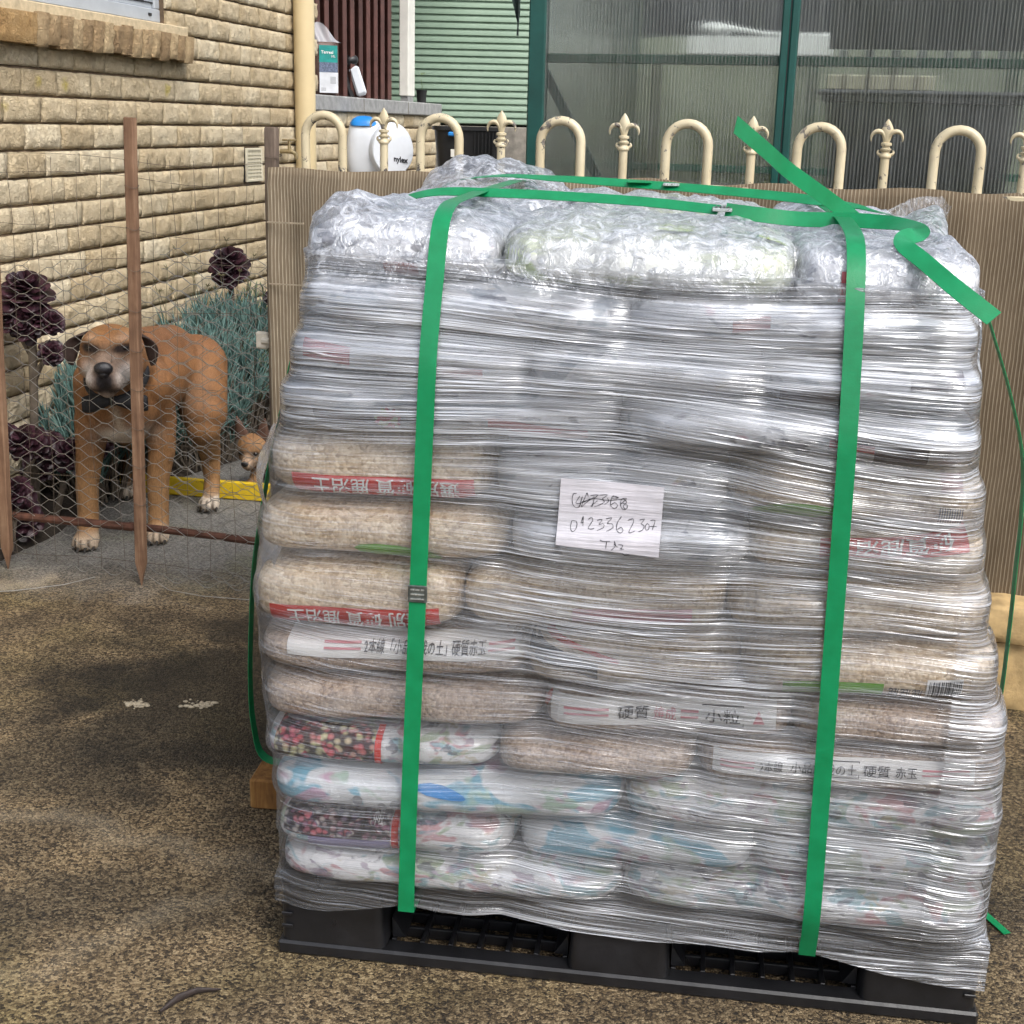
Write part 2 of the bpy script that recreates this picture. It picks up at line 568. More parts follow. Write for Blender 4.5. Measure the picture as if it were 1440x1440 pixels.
# nearest visible three hundred are parts, the rest one stuff part
vis = [b for b in bricks if b[0] > .42 and b[1] > -.25 and not (b[1] > 2.8 and b[0] < .95) and b[0] < 2.12]
hid = [b for b in bricks if b not in vis]
vis.sort(key=lambda b: b[1])
hid += vis[300:]; vis = vis[:300]
custom = {}
def pick(Lb):
    if abs(Lb - (BL - .0035)) < .002: return rb.choice(variants)
    key = round(Lb, 2)
    if key not in custom: custom[key] = brick_mesh(max(.02, Lb), BH, int(key * 1000) + 300, nx=max(4, int(Lb / .02)))
    return custom[key]
for (zc, sc_, Lb) in vis:
    o = bpy.data.objects.new('brick', pick(Lb))
    COL.objects.link(o); o.parent = house
    o.location = wp(sc_, .004 * (rb.random() - .5), zc) - base_loc
rest = MB()
for (zc, sc_, Lb) in hid:
    me = pick(Lb); q = wp(sc_, 0, zc)
    rest.add([q + v.co for v in me.vertices], [tuple(p.vertices) for p in me.polygons])
ro = rest.build('further_bricks', MATS['brick'], house)
ro['kind'] = 'stuff'

# window: aluminium frame, dark pane, plaster strip
win = MB()
def wbox(mb, s0, s1, n0, n1, z0, z1, bev=0.0):
    return mb.box(wp((s0 + s1) / 2, (n0 + n1) / 2, (z0 + z1) / 2), (s1 - s0, n1 - n0, z1 - z0), WAX, bev)
wbox(win, -1.6, 1.193, -.10, -.02, 1.662, 1.712, .004)
wbox(win, 1.150, 1.193, -.10, -.021, 1.7122, 2.55, .004)
wbox(win, -1.6, 1.149, -.09, -.032, 1.7122, 1.730, .003)
wo_ = win.build('window', MATS['aluminium'], house)
m = MB(); wbox(m, -1.6, 1.1495, -.075, -.065, 1.7302, 2.55); m.build('pane', MATS['window_glass'], wo_)
m = MB(); wbox(m, 1.09, 1.115, -.0195, -.016, 1.683, 1.694, .001); m.build('drain_slot', MATS['black_rubber'], wo_)
m = MB(); wbox(m, -1.6, 1.1499, -.0318, -.028, 1.7302, 1.736); m.build('seal', MATS['black_rubber'], wo_)
# sill: rowlock bricks pitched downwards
sill = MB(); wbox(sill, -.95, 1.30, -.02, .045, 1.528, 1.655, .004)
sill_o = sill.build('window_sill', MATS['mortar_light'], house)
sill2 = MB()
P4 = lambda s: [wp(s, -.008, 1.6552), wp(s, .050, 1.628)]
s = -.95
rs = random.Random(9)
while s < 1.25:
    wdt = rs.choice([.074, .078, .072, .070, .110 if rs.random() < .3 else .075])
    if -.42 < s < -.1: wdt = .26; 
    mat = MATS['brick_rust'] if s < -.02 else MATS['brick_sill']
    b = MB()
    nx_, nz_ = 5, 7
    o3 = Vector((s * 13, 2, 7))
    rows = []
    ztop = 1.622 + rs.uniform(-.004, .004); zbot = 1.522 + rs.uniform(-.005, .006); pr = .066 + rs.uniform(-.004, .005)
    for j in range(nz_):
        row = []
        for i in range(nx_):
            u = i / (nx_ - 1); v = j / (nz_ - 1)
            ss = s + .0025 + u * (wdt - .005) + .003 * noise.noise(Vector((u * 2, v * 4, s * 9)))
            zz = zbot + (ztop - zbot) * v
            e = max(abs(2 * u - 1) ** 6, abs(2 * v - 1) ** 6)
            nn = pr - .008 * e + .007 * noise.noise(Vector((ss * 40, zz * 40, 1)) + o3) + .004 * noise.noise(Vector((ss * 110, zz * 110, 1)))
            lean = .022 * (v - .5)
            row.append(wp(ss + lean, nn, zz))
        rows.append(row)
    b.grid(rows)
    # close back
    vsn = len(b.v)
    ringi = list(range(nx_)) + [j * nx_ + nx_ - 1 for j in range(1, nz_)] + [(nz_ - 1) * nx_ + i for i in range(nx_ - 2, -1, -1)] + [j * nx_ for j in range(nz_ - 2, 0, -1)]
    back = []
    for q in ringi:
        v = Vector(b.v[q]); n_ = (v - W0).dot(WN)
        back.append(v - WN * (n_ - .02))
    b.v.extend([tuple(v) for v in back])
    mm = len(ringi)
    for k in range(mm):
        b.f.append((ringi[(k + 1) % mm], ringi[k], vsn + k, vsn + (k + 1) % mm))
    bo = b.build('sill_brick', mat, sill_o); auto_smooth(bo, 40)
    s += wdt
# air vent
vent = MB(); wbox(vent, 1.937, 2.122, -.01, .002, 1.034, 1.182)
vent_o = vent.build('air_vent', MATS['dark_void'], house)
simple('vent_plastic', (.60, .55, .42), .5, .08, 20)
vb = MB()
wbox(vb, 1.936, 1.950, .002, .012, 1.033, 1.183, .002); wbox(vb, 2.109, 2.123, .002, .012, 1.033, 1.183, .002)
wbox(vb, 1.9501, 2.1089, .002, .0115, 1.033, 1.045, .002); wbox(vb, 1.9501, 2.1089, .002, .0115, 1.171, 1.183, .002)
for k in range(1, 8):
    z = 1.045 + k * .126 / 8
    wbox(vb, 1.9503, 2.1087, .003, .010, z - .0032, z + .0032)
for k in range(1, 9):
    s_ = 1.950 + k * .159 / 9
    wbox(vb, s_ - .003, s_ + .003, .0035, .009, 1.0452, 1.1708)
vb.build('vent_grille', MATS['vent_plastic'], vent_o)
# porch: ledge, slats, post, near-black walls painted for interior shade, added roof
m = MB(); wbox(m, 2.795, 5.33, -.35, .03, 1.361, 1.441, .006); led = m.build('ledge', MATS['grey_concrete'], house)
m = MB()
for s_ in (3.6, 4.5): wbox(m, s_, s_ + .004, .0302, .0312, 1.365, 1.437)
m.build('ledge_joint', MATS['mortar'], led)
m = MB(); wbox(m, 2.7, 5.33, -1.6, -1.5, 0, 2.9); wbox(m, 2.705, 2.80, -1.4998, -.2205, 0, 2.9); wbox(m, 5.20, 5.30, -1.4998, -.3505, 0, 2.9)  # near-black paint carries the shade behind the slats
m.build('porch_wall', MATS['dark_void'], house)
m = MB(); wbox(m, 2.7202, 5.5, -1.7, .35, 2.95, 3.1); m.build('porch_sky_shield', MATS['dark_void'], house)  # unseen slab added to keep sky light out of the porch
ns = 12
for k in range(ns):
    s_ = 2.92 + k * (4.52 - 2.92) / (ns - 1)
    b = MB()
    wd_ = .082
    a = R(-52 + rs.uniform(-4, 4))
    ax = (WD * math.cos(a) + WN * math.sin(a), WN * math.cos(a) - WD * math.sin(a), WZ)
    b.box(wp(s_, -.12, 2.19), (wd_, .03, 1.49), ax, .003)
    b.build('slat', MATS['brown_slat'], house)
m = MB(); wbox(m, 2.82, 4.93, -.19, -.155, 2.5, 2.56); m.build('slat_rail', MATS['brown_slat'], house)
m = MB(); wbox(m, 4.585, 4.735, -.055, .005, 1.475, 2.94, .004); m.build('post', MATS['white_trim'], house)
m = MB(); wbox(m, 4.60, 4.72, -.05, 0, 1.4412, 1.4748, .002); m.build('post_base', MATS['grey_concrete'], house)

# downpipe and its bracket
pipe = thing('downpipe', 'cream painted round downpipe at the corner of the brick wall', 'pipe', wp(2.57, .06, 0))
b = MB(); b.tube([wp(2.57, .062, 0), wp(2.57, .062, 1), wp(2.57, .062, 3.2)], .051, 24)
o = b.build('tube', MATS['cream_paint'], pipe); auto_smooth(o)
b = MB(); wbox(b, 2.505, 2.635, -.004, .014, 2.3, 2.33); b.build('bracket', MATS['cream_paint'], pipe)
# garden tap
simple('brass', (.34, .27, .15), .45, .3, 60, metal=.6)
tap = thing('garden_tap', 'weathered brass garden tap on the brick wall beside the downpipe', 'tap', wp(2.36, .01, 1.16))
b = MB(); b.tube([wp(2.36, -.03, 1.165), wp(2.36, .04, 1.165), wp(2.36, .065, 1.165), wp(2.37, .082, 1.155), wp(2.375, .085, 1.13)], [.010, .010, .012, .010, .009], 12)
b.tube([wp(2.36, .055, 1.165), wp(2.36, .055, 1.215)], [.010, .006], 10)
auto_smooth(b.build('spout', MATS['brass'], tap))
b = MB(); b.tube([wp(2.32, .055, 1.218), wp(2.40, .055, 1.218)], .005, 8); b.tube([wp(2.36, .02, 1.218), wp(2.36, .09, 1.218)], .005, 8)
auto_smooth(b.build('handle', MATS['brass'], tap))

# ------------------------------------------------------------------ green clad building behind
gcl = G('green_cladding')
P = gcl.pos()
cc = gcl.ramp(gcl.noise(P, 2.2, 4, .6), [(.3, (.215, .305, .225)), (.7, (.27, .37, .28))])
pp = gcl.bsdf(Base_Color=cc, Roughness=.42); pp.inputs['Specular IOR Level'].default_value = .45
MATS['green_cladding'] = gcl.done(pp)
shed = thing('green_shed', 'pale green ribbed metal shed wall beyond the slatted porch', 'shed', (-.3, 10.3, 0))
prof = []
pit = .047
z = 1.315
while z < 3.0:
    prof += [(0.0, z), (-.016, z + .006), (-.014, z + .030), (-.004, z + .040)]
    z += pit
rows = [[(x, 10.25 + n_, zz) for x in (-1.4, -.6, 0, .6)] for (n_, zz) in prof]
b = MB(); b.grid(rows); o = b.build('cladding', MATS['green_cladding'], shed); auto_smooth(o, 50)
simple('grey_timber', (.23, .21, .18), .85, .3, 18, bump=.3)
b = MB(); b.box((-.3, 10.35, 1.5), (2.2, .10, 3.0)); b.build('wall', MATS['dark_void'], shed)
for zb, z2 in ((.02, .32), (.335, .64), (.655, .96), (.975, 1.30)):
    b = MB(); b.box((-.3, 10.24, (zb + z2) / 2), (2.2, .05, z2 - zb), bev=.006); b.build('plinth_board', MATS['grey_timber'], shed)
# ------------------------------------------------------------------ hoop-top fence
FA = Vector((-.6, 3.5, 0)); FD = Vector((.9701, -.2425, 0)); FN = Vector((.2425, .9701, 0)); FZ = Vector((0, 0, 1))
def fp(s, n, z): return FA + FD * s + FN * n + FZ * z
FAX = (FD, FN, FZ)
def chipped_cream():
    g = G('chipped_cream_enamel')
    P = g.pos()
    n1 = g.noise(P, 38, 5, .7, .4); n2 = g.noise(P, 8, 3, .6); n3 = g.noise(P, 140, 3, .6)
    c = g.ramp(n2, [(.3, (.50, .42, .27)), (.7, (.62, .54, .375))])
    z = g.n('SeparateXYZ', Vector=P).outputs[2]
    hi = g.math('MULTIPLY_ADD', z, 6.0, -7.86, clamp=True)           # weathering is worst on the crests
    chip = g.math('ADD', n1, g.math('MULTIPLY', hi, .10))
    ch = g.ramp(chip, [(.595, 0.0), (.62, 1.0)])
    c = g.mix(ch, c, g.ramp(n3, [(.4, (.06, .05, .045)), (.6, (.20, .18, .16))]))
    grime = g.ramp(g.noise(P, 20, 4, .6), [(.55, 0.0), (.75, .4)])
    c = g.mix(grime, c, (.30, .24, .15))
    p = g.bsdf(Base_Color=c, Roughness=g.math('MULTIPLY_ADD', ch, .4, .38))
    g.set(p, 'Normal', g.bump(g.math('SUBTRACT', 1.0, ch), .35, .002))
    return g.done(p)
MATS['cream_enamel'] = chipped_cream()
fence = thing('hoop_fence', 'cream hoop-top metal fence with fleur-de-lis finials behind the wrapped pallet', 'fence', fp(.9, 0, 0))
for z0 in (1.172, .16):
    b = MB(); b.box(fp(1.20, 0, z0), (2.40, .025, .03), FAX, .003); b.build('rail', MATS['cream_enamel'], fence)
for s_ in (2.425,):
    b = MB(); b.box(fp(s_, .0, .64), (.05, .05, 1.28), FAX, .004); b.build('post', MATS['cream_enamel'], fence)
def hoop(s_, parent):
    pts = []
    hw = .0495; zt = 1.336 - .0115 - hw
    pts.append(fp(s_ - hw, .0, .08)); pts.append(fp(s_ - hw, 0, .6)); pts.append(fp(s_ - hw, 0, 1.1))
    for k in range(13):
        a = math.pi - math.pi * k / 12
        pts.append(fp(s_ + math.cos(a) * hw, 0, zt + math.sin(a) * hw))
    pts += [fp(s_ + hw, 0, 1.1), fp(s_ + hw, 0, .6), fp(s_ + hw, 0, .08)]
    b = MB(); b.tube(pts, .0112, 12, upv=FN)
    return auto_smooth(b.build('hoop', MATS['cream_enamel'], parent), 60)
h0 = hoop(.109, fence)
for k in range(1, 7): copy_part(h0, fence, h0.location + FD * (.3035 * k))
def picket(s_, parent):
    b = MB(); b.tube([fp(s_, 0, .08), fp(s_, 0, .7), fp(s_, 0, 1.263)], .0102, 12)
    pk = auto_smooth(b.build('picket', MATS['cream_enamel'], parent), 60)
    f = MB()
    c = fp(s_, 0, 1.26)
    f.lathe([(.0125, 0), (.0140, .003), (.0125, .007), (.0100, .009), (.0085, .013), (.0125, .016), (.0125, .020), (.0085, .022), (.0085, .028)], c, 14)
    # lower curls
    for sg in (-1, 1):
        pts = []; rd = []
        for k in range(9):
            t = k / 8
            a = -math.pi / 2 + t * math.pi * 1.15
            pts.append(c + FD * (sg * (.009 + .0085 * math.sin(t * 2.4))) + FZ * (.006 + .011 * t ** 1.3))
            rd.append(.0042 * (1 - .55 * t))
        f.tube(pts, rd, 8)
    # collar under the petals
    f.lathe([(.0085, .026), (.0125, .0275), (.0125, .0325), (.008, .034)], c, 14)
    # centre petal: lozenge with a ridge
    N = 10; rows = []
    prof = [(0, .005), (.10, .007), (.25, .0095), (.42, .0128), (.55, .0135), (.68, .0115), (.82, .0075), (.93, .0035), (1, .0006)]
    for (t, hw) in prof:
        zz = .030 + .055 * t
        row = []
        for k in range(8):
            a = 2 * math.pi * k / 8
            row.append(c + FD * (hw * math.cos(a)) + FN * (max(.0008, hw * .48) * math.sin(a)) + FZ * zz)
        row.append(row[0]); rows.append(row)
    f.grid(rows)
    # side petals: arc out and droop
    for sg in (-1, 1):
        pts = []; rd = []
        for k in range(12):
            t = k / 11
            a = math.pi * (1.0 - 1.12 * t)
            x = .0195 + .0155 * math.cos(a); zz = .040 + .0165 * math.sin(a) + (.006 * t if t < .3 else .0018)
            pts.append(c + FD * (sg * x) + FZ * zz)
            rd.append([.0035, .0048, .0062, .0072, .0078, .0078, .0072, .0063, .0052, .0040, .0026, .0010][k])
        f.tube(pts, rd, 8, flat=.72, upv=FN)
    auto_smooth(f.build('finial', MATS['cream_enamel'], pk), 60)
    return pk
p0 = picket(.268, fence)
for k in range(1, 7):
    c = copy_part(p0, fence, p0.location + FD * (.3005 * k if k < 7 else 0))
    for ch in p0.children: copy_part(ch, c, ch.location)

# ------------------------------------------------------------------ shade cloth tied to the fence
def cloth_mat():
    g = G('knitted_shade_cloth')
    P = g.pos(); U = g.uv()
    su = g.n('SeparateXYZ', Vector=U)
    fs_ = su.outputs[0]
    warp = g.math('MULTIPLY_ADD', g.noise(g.mapping(U, (3, 2, 1)), 2.0, 3), .010, -.005)
    s1 = g.math('ADD', fs_, warp)
    wv = g.math('SINE', g.math('MULTIPLY', s1, 2 * math.pi / .0082))
    wv2 = g.math('SINE', g.math('MULTIPLY', s1, 2 * math.pi / .0031))
    line = g.ramp(g.math('MULTIPLY_ADD', wv, .5, .5), [(.72, 0.0), (.95, 1.0)])
    n1 = g.noise(g.mapping(U, (6, 1.2, 1)), 3, 4, .6); n2 = g.noise(g.mapping(U, (120, 9, 1)), 2.5, 3, .6)
    base = g.ramp(n1, [(.3, (.150, .112, .072)), (.7, (.230, .180, .122))])
    c = g.mix(g.math('MULTIPLY', line, g.math('MULTIPLY_ADD', n2, 1.6, -.15, clamp=True)), base, (.47, .41, .31))
    v = su.outputs[1]
    # weathering: darker hem and mould towards the right-hand bays
    hem = g.math('MULTIPLY', g.math('MULTIPLY_ADD', v, 16.0, -18.2, clamp=True), g.math('MULTIPLY_ADD', n1, .8, .2))
    mould = g.ramp(g.math('ADD', g.math('MULTIPLY', fs_, .28), g.math('MULTIPLY', n1, .55)), [(.38, 0.0), (.66, .75)])
    k = g.math('MAXIMUM', g.math('MULTIPLY', hem, .65), g.math('MULTIPLY', mould, .7))
    c = g.mix(k, c, g.mix(1.0, c, (.42, .36, .30), 'MULTIPLY'))
    p = g.bsdf(Base_Color=c, Roughness=.8)
    p.inputs['Specular IOR Level'].default_value = .2
    h = g.math('ADD', g.math('MULTIPLY', wv, .35), g.math('MULTIPLY', wv2, .3))
    g.set(p, 'Normal', g.bump(h, .3, .0022))
    tr = g.n('BsdfTranslucent', Color=c)
    mx = g.n('MixShader', Fac=.12); g.set(mx, '1', p); g.set(mx, '2', tr)
    return g.done(mx)
MATS['shade_cloth'] = cloth_mat()
def shade_cloth():
    nu, nv = 230, 56
    s0, s1 = -.035, 2.42
    vs = []; uvs = []
    for side in (0, 1):
        for j in range(nv):
            for i in range(nu):
                u = i / (nu - 1); v = j / (nv - 1)
                s_ = s0 + (s1 - s0) * u
                top = 1.193 + .0035 * math.sin(s_ * 2 * math.pi / .303 + .9) + .005 * noise.noise(Vector((s_ * 7, 1, 2))) - .010 * max(0, noise.noise(Vector((s_ * 2.3, 4, 2))))
                z = .02 + (top - .02) * v
                n = -.026 + .005 * math.sin(s_ * 21 + z * 2) * (.4 + v) + .012 * noise.noise(Vector((s_ * 5.5, z * 1.3, 3))) + .004 * noise.noise(Vector((s_ * 22, z * 4, 8)))
                n = min(n, -.018)
                ev = smooth01(.96, 1, v)
                n += .008 * ev - .006 * ev * noise.noise(Vector((s_ * 16, 2, 1)))
                if s_ < .03: n += (s_ - .03) * .25
                vs.append(fp(s_, n + (.002 if side else 0), z)); uvs.append((s_, z))
    fs = []
    for side in (0, 1):
        b0 = side * nu * nv
        for j in range(nv - 1):
            for i in range(nu - 1):
                a = b0 + j * nu + i
                fs.append((a, a + 1, a + nu + 1, a + nu) if not side else (a, a + nu, a + nu + 1, a + 1))
    n0 = nu * nv
    rim = [i for i in range(nu)] + [j * nu + nu - 1 for j in range(1, nv)] + [(nv - 1) * nu + i for i in range(nu - 2, -1, -1)] + [j * nu for j in range(nv - 2, 0, -1)]
    for k in range(len(rim)):
        a, c = rim[k], rim[(k + 1) % len(rim)]
        fs.append((c, a, a + n0, c + n0))
    me = bpy.data.meshes.new('shade_cloth')
    me.from_pydata([tuple(v) for v in vs], [], fs)
    uvl = me.uv_layers.new(name='weave')
    for l in me.loops: uvl.data[l.index].uv = uvs[l.vertex_index]
    me.polygons.foreach_set('use_smooth', [True] * len(me.polygons))
    me.materials.append(MATS['shade_cloth'])
    o = bpy.data.objects.new('shade_cloth', me); COL.objects.link(o)
    return tagp(o, 'brown knitted shade cloth tied over the hoop fence', 'shade cloth')
cloth = shade_cloth()
# seam patches where strips overlap at the gate end
simple('seam', (.30, .245, .17), .8, .2, 60, bump=.3)
for z_, hh in ((1.06, .004), (.905, .003)):
    m = MB(); m.box(fp(.020, -.046, z_), (.10, .003, hh), FAX); m.build('seam', MATS['seam'], cloth)

# ------------------------------------------------------------------ greenhouse
simple('dark_green_paint', (.006, .060, .050), .35, .25, 9, bump=.05)
simple('mid_green_paint', (.018, .125, .075), .45, .2, 9)
def poly_mat():
    g = G('twinwall_polycarbonate')
    U = g.uv(); P = g.pos()
    su = g.n('SeparateXYZ', Vector=U).outputs[0]
    tri = g.math('ABSOLUTE', g.math('MULTIPLY_ADD', g.math('FRACT', g.math('DIVIDE', su, .0104)), 2.0, -1.0))
    flute = g.ramp(tri, [(.55, 0.0), (.92, 1.0)])
    bandn = g.noise(g.mapping(U, (22, .15, 1)), 1.0, 3, .7)
    n1 = g.noise(P, 3.5, 4, .6); n2 = g.noise(g.mapping(P, (60, 60, 4)), 1.0, 4, .7)
    h = g.math('MULTIPLY', tri, tri)
    nrm = g.bump(h, .55, .004)
    tr = g.n('BsdfTransparent', Color=(.90, .93, .90))
    rf = g.n('BsdfRefraction', Color=(.90, .93, .90), Roughness=.08, IOR=1.06); g.set(rf, 'Normal', nrm)
    m1 = g.n('MixShader', Fac=.40); g.set(m1, '1', tr); g.set(m1, '2', rf)
    dcol = g.mix(g.ramp(n1, [(.45, 0.0), (.7, .8)]), (.50, .52, .50), (.34, .38, .27))
    df = g.n('BsdfDiffuse', Color=dcol)
    tl = g.n('BsdfTranslucent', Color=dcol)
    md = g.n('MixShader', Fac=.45); g.set(md, '1', df); g.set(md, '2', tl)
    gl = g.n('BsdfGlossy', Color=(.9, .92, .95), Roughness=.16); g.set(gl, 'Normal', nrm)
    haze = g.math('ADD', g.math('MULTIPLY', flute, .26), g.math('MULTIPLY', g.ramp(n2, [(.45, 0.0), (.8, .14)]), 1.0))
    haze = g.math('ADD', haze, g.math('MULTIPLY', bandn, .05))
    m2 = g.n('MixShader', Fac=haze); g.set(m2, '1', m1); g.set(m2, '2', md)
    fr = g.n('Fresnel', IOR=1.45); g.set(fr, 'Normal', nrm)
    m3 = g.n('MixShader', Fac=g.math('MULTIPLY', fr, .7)); g.set(m3, '1', m2); g.set(m3, '2', gl)
    return g.done(m3)
MATS['polycarbonate'] = poly_mat()
GO = .90          # distance behind the fence
def gp(s, n, z): return fp(s, GO + n, z)
gh = thing('greenhouse', 'dark green framed greenhouse glazed with fluted clear polycarbonate behind the fence', 'greenhouse', gp(1.4, .9, 0))
def gbar(name, s0, s1, n0, n1, z0, z1, mat='dark_green_paint', bev=.004, parent=None):
    b = MB(); b.box(gp((s0 + s1) / 2, (n0 + n1) / 2, (z0 + z1) / 2), (s1 - s0, n1 - n0, z1 - z0), FAX, bev)
    return b.build(name, MATS[mat], parent or gh)
def gpanel(s0, s1, n0, n1, z0, z1, name='glazing_panel'):
    me = bpy.data.meshes.new(name)
    vs = [gp(s0, n0, z0), gp(s1, n1, z0), gp(s1, n1, z1), gp(s0, n0, z1)]
    nn = FN if abs(n1 - n0) < 1e-6 else FD
    vs += [v + nn * .008 for v in vs]
    off = wloc(gh)
    me.from_pydata([tuple(v - off) for v in vs], [], [(0, 1, 2, 3), (5, 4, 7, 6), (0, 4, 5, 1), (1, 5, 6, 2), (2, 6, 7, 3), (3, 7, 4, 0)])
    uvl = me.uv_layers.new(name='flutes')
    for l in me.loops:
        v = vs[l.vertex_index]; q = v - FA
        uvl.data[l.index].uv = (q.dot(FD) + q.dot(FN), q.z)
    me.materials.append(MATS['polycarbonate'])
    o = bpy.data.objects.new(name, me); COL.objects.link(o); o.parent = gh
    return o
GS0, GS1, GDEP, GTOP = .408, 2.75, 1.75, 2.15
gbar('corner_post', GS0, GS0 + .052, 0, .05, 0, GTOP)
gbar('post', 1.158, 1.180, -.004, .045, 0, GTOP); gbar('post', 1.184, 1.207, -.004, .045, 0, GTOP); gbar('post_seam', 1.1801, 1.1839, 0, .040, 0, GTOP, 'black_rubber', .0)
gbar('post', 1.93, 1.98, 0, .05, 0, GTOP); gbar('corner_post', GS1 - .05, GS1, 0, .05, 0, GTOP)
for (a, c) in ((GS0 + .0522, 1.1578), (1.2072, 1.9298), (1.9802, GS1 - .0502)):
    gbar('mid_rail', a, c, .024, .044, 1.497, 1.524, 'mid_green_paint', .003)
    gbar('base_rail', a, c, .004, .044, .02, .09)
    gbar('head_rail', a, c, .004, .044, GTOP - .06, GTOP)
    gpanel(a, c, .012, .012, .0902, GTOP - .0602)
for s_ in (GS0, 1.16, 1.94, GS1 - .05):
    gbar('rear_post', s_, s_ + .045, GDEP, GDEP + .045, 0, GTOP)
gbar('rear_rail', GS0 + .0452, GS1 - .0502, GDEP + .002, GDEP + .04, 1.14, 1.17, 'mid_green_paint')
gpanel(GS0 + .0452, 1.1598, GDEP + .02, GDEP + .02, .05, GTOP); gpanel(1.2052, 1.9398, GDEP + .02, GDEP + .02, .05, GTOP); gpanel(1.9852, GS1 - .0502, GDEP + .02, GDEP + .02, .05, GTOP)
gpanel(GS0 + .012, GS0 + .012, .0502, GDEP - .0002, .05, GTOP)
# diagonal brace inside the end bay
b = MB(); b.tube([gp(.425, .09, 1.50), gp(.62, .09, 1.16)], .020, 4, flat=.5); b.build('brace', MATS['dark_green_paint'], gh)
# roof: ridge and two pitched frames
m = MB()
for s_ in (GS0, 1.16, 1.94, GS1 - .05):
    m.tube([gp(s_ + .02, .02, GTOP + .01), gp(s_ + .02, GDEP / 2, GTOP + .45), gp(s_ + .02, GDEP + .02, GTOP + .01)], .02, 6)
m.build('rafters', MATS['dark_green_paint'], gh)
# things kept inside
simple('dark_timber', (.055, .048, .042), .8, .3, 14, bump=.2)
simple('white_plastic', (.70, .71, .72), .4, .08, 9)
simple('black_plastic', (.012, .012, .013), .42, .3, 20, bump=.05)
simple('grey_mesh', (.085, .085, .092), .8, .2, 90, bump=.4)
simple('cream_board', (.42, .40, .31), .7, .15, 12)
simple('smoky_plastic', (.05, .05, .058), .4, .25, 12)
bench = thing('potting_bench', 'dark timber slatted bench inside the greenhouse', 'bench', gp(.95, 1.0, 0))
for k in range(6):
    b = MB(); b.box(gp(1.55, .78 + k * .11, 1.10), (2.2, .085, .025), FAX, .004); b.build('slat', MATS['dark_timber'], bench)
for s_ in (.55, 2.55):
    for n_ in (.80, 1.30):
        b = MB(); b.box(gp(s_, n_, .543), (.06, .06, 1.084), FAX, .004); b.build('leg', MATS['dark_timber'], bench)
tank = thing('storage_tub', 'large smoky dark plastic tub on the greenhouse bench', 'tub', gp(1.60, .95, 1.113))
b = MB()
rows = []
for (zz, hw, hd) in ((0, .29, .17), (.01, .30, .18), (.24, .325, .195), (.30, .33, .20), (.305, .345, .212), (.33, .345, .212)):
    row = []
    for k in range(41):
        t = 2 * math.pi * k / 40
        cx = math.copysign(abs(math.cos(t)) ** .35, math.cos(t)) * hw; cy = math.copysign(abs(math.sin(t)) ** .35, math.sin(t)) * hd
        row.append(gp(1.60 + cx, .95 + cy, 1.1135 + zz))
    rows.append(row)
b.grid(rows); auto_smooth(b.build('body', MATS['smoky_plastic'], tank), 50)
b = MB(); b.box(gp(1.60, .95, 1.4455), (.71, .44, .02), FAX, .008); b.build('lid', MATS['smoky_plastic'], tank)
box = thing('flat_carton', 'flat cream carton lying on the tub lid in the greenhouse', 'box', gp(1.42, .95, 1.456))
b = MB(); b.box(gp(1.45, .95, 1.482), (.36, .25, .05), FAX, .004); b.build('carton', MATS['cream_board'], box)
for k in range(4):
    b = MB(); b.box(gp(1.33 + k * .08, .8245, 1.482), (.018, .002, .052), FAX); b.build('tape', MATS['dark_timber'], box)
# wall shelf at the rear with a white tray and pale tube
shelf = thing('wall_shelf', 'dark rear shelf along the greenhouse back wall', 'shelf', gp(1.5, 1.6, 1.6))
b = MB(); b.box(gp(1.5, 1.58, 1.585), (2.1, .28, .025), FAX, .003); b.build('board', MATS['dark_timber'], shelf)
for s_ in (.55, 1.5, 2.45):
    b = MB(); b.box(gp(s_, 1.68, .785), (.04, .03, 1.569), FAX, .003); b.build('upright', MATS['dark_timber'], shelf)
tray = thing('propagation_tray', 'white propagation tray on the greenhouse rear shelf', 'tray', gp(.95, 1.55, 1.598))
b = MB(); b.box(gp(.98, 1.55, 1.603), (.56, .24, .01), FAX, .003); b.build('base', MATS['white_plastic'], tray)
m = MB()
m.box(gp(.98, 1.433, 1.638), (.56, .006, .059), FAX); m.box(gp(.98, 1.667, 1.638), (.56, .006, .059), FAX); m.box(gp(.703, 1.55, 1.638), (.006, .226, .059), FAX); m.box(gp(1.257, 1.55, 1.638), (.006, .226, .059), FAX)
m.build('rim', MATS['white_plastic'], tray)
bun = thing('rolled_fleece', 'pale rolled frost fleece bundle on the propagation tray', 'fleece', gp(.84, 1.5, 1.67))
b = MB(); b.ball(gp(.80, 1.50, 1.695), (.065, .055, .03)); b.tube([gp(.85, 1.45, 1.70), gp(1.0, 1.44, 1.678), (gp(1.2, 1.44, 1.672)), gp(1.32, 1.44, 1.672)], [.012, .008, .008, .012], 8)
auto_smooth(b.build('bundle', MATS['white_plastic'], bun), 80)
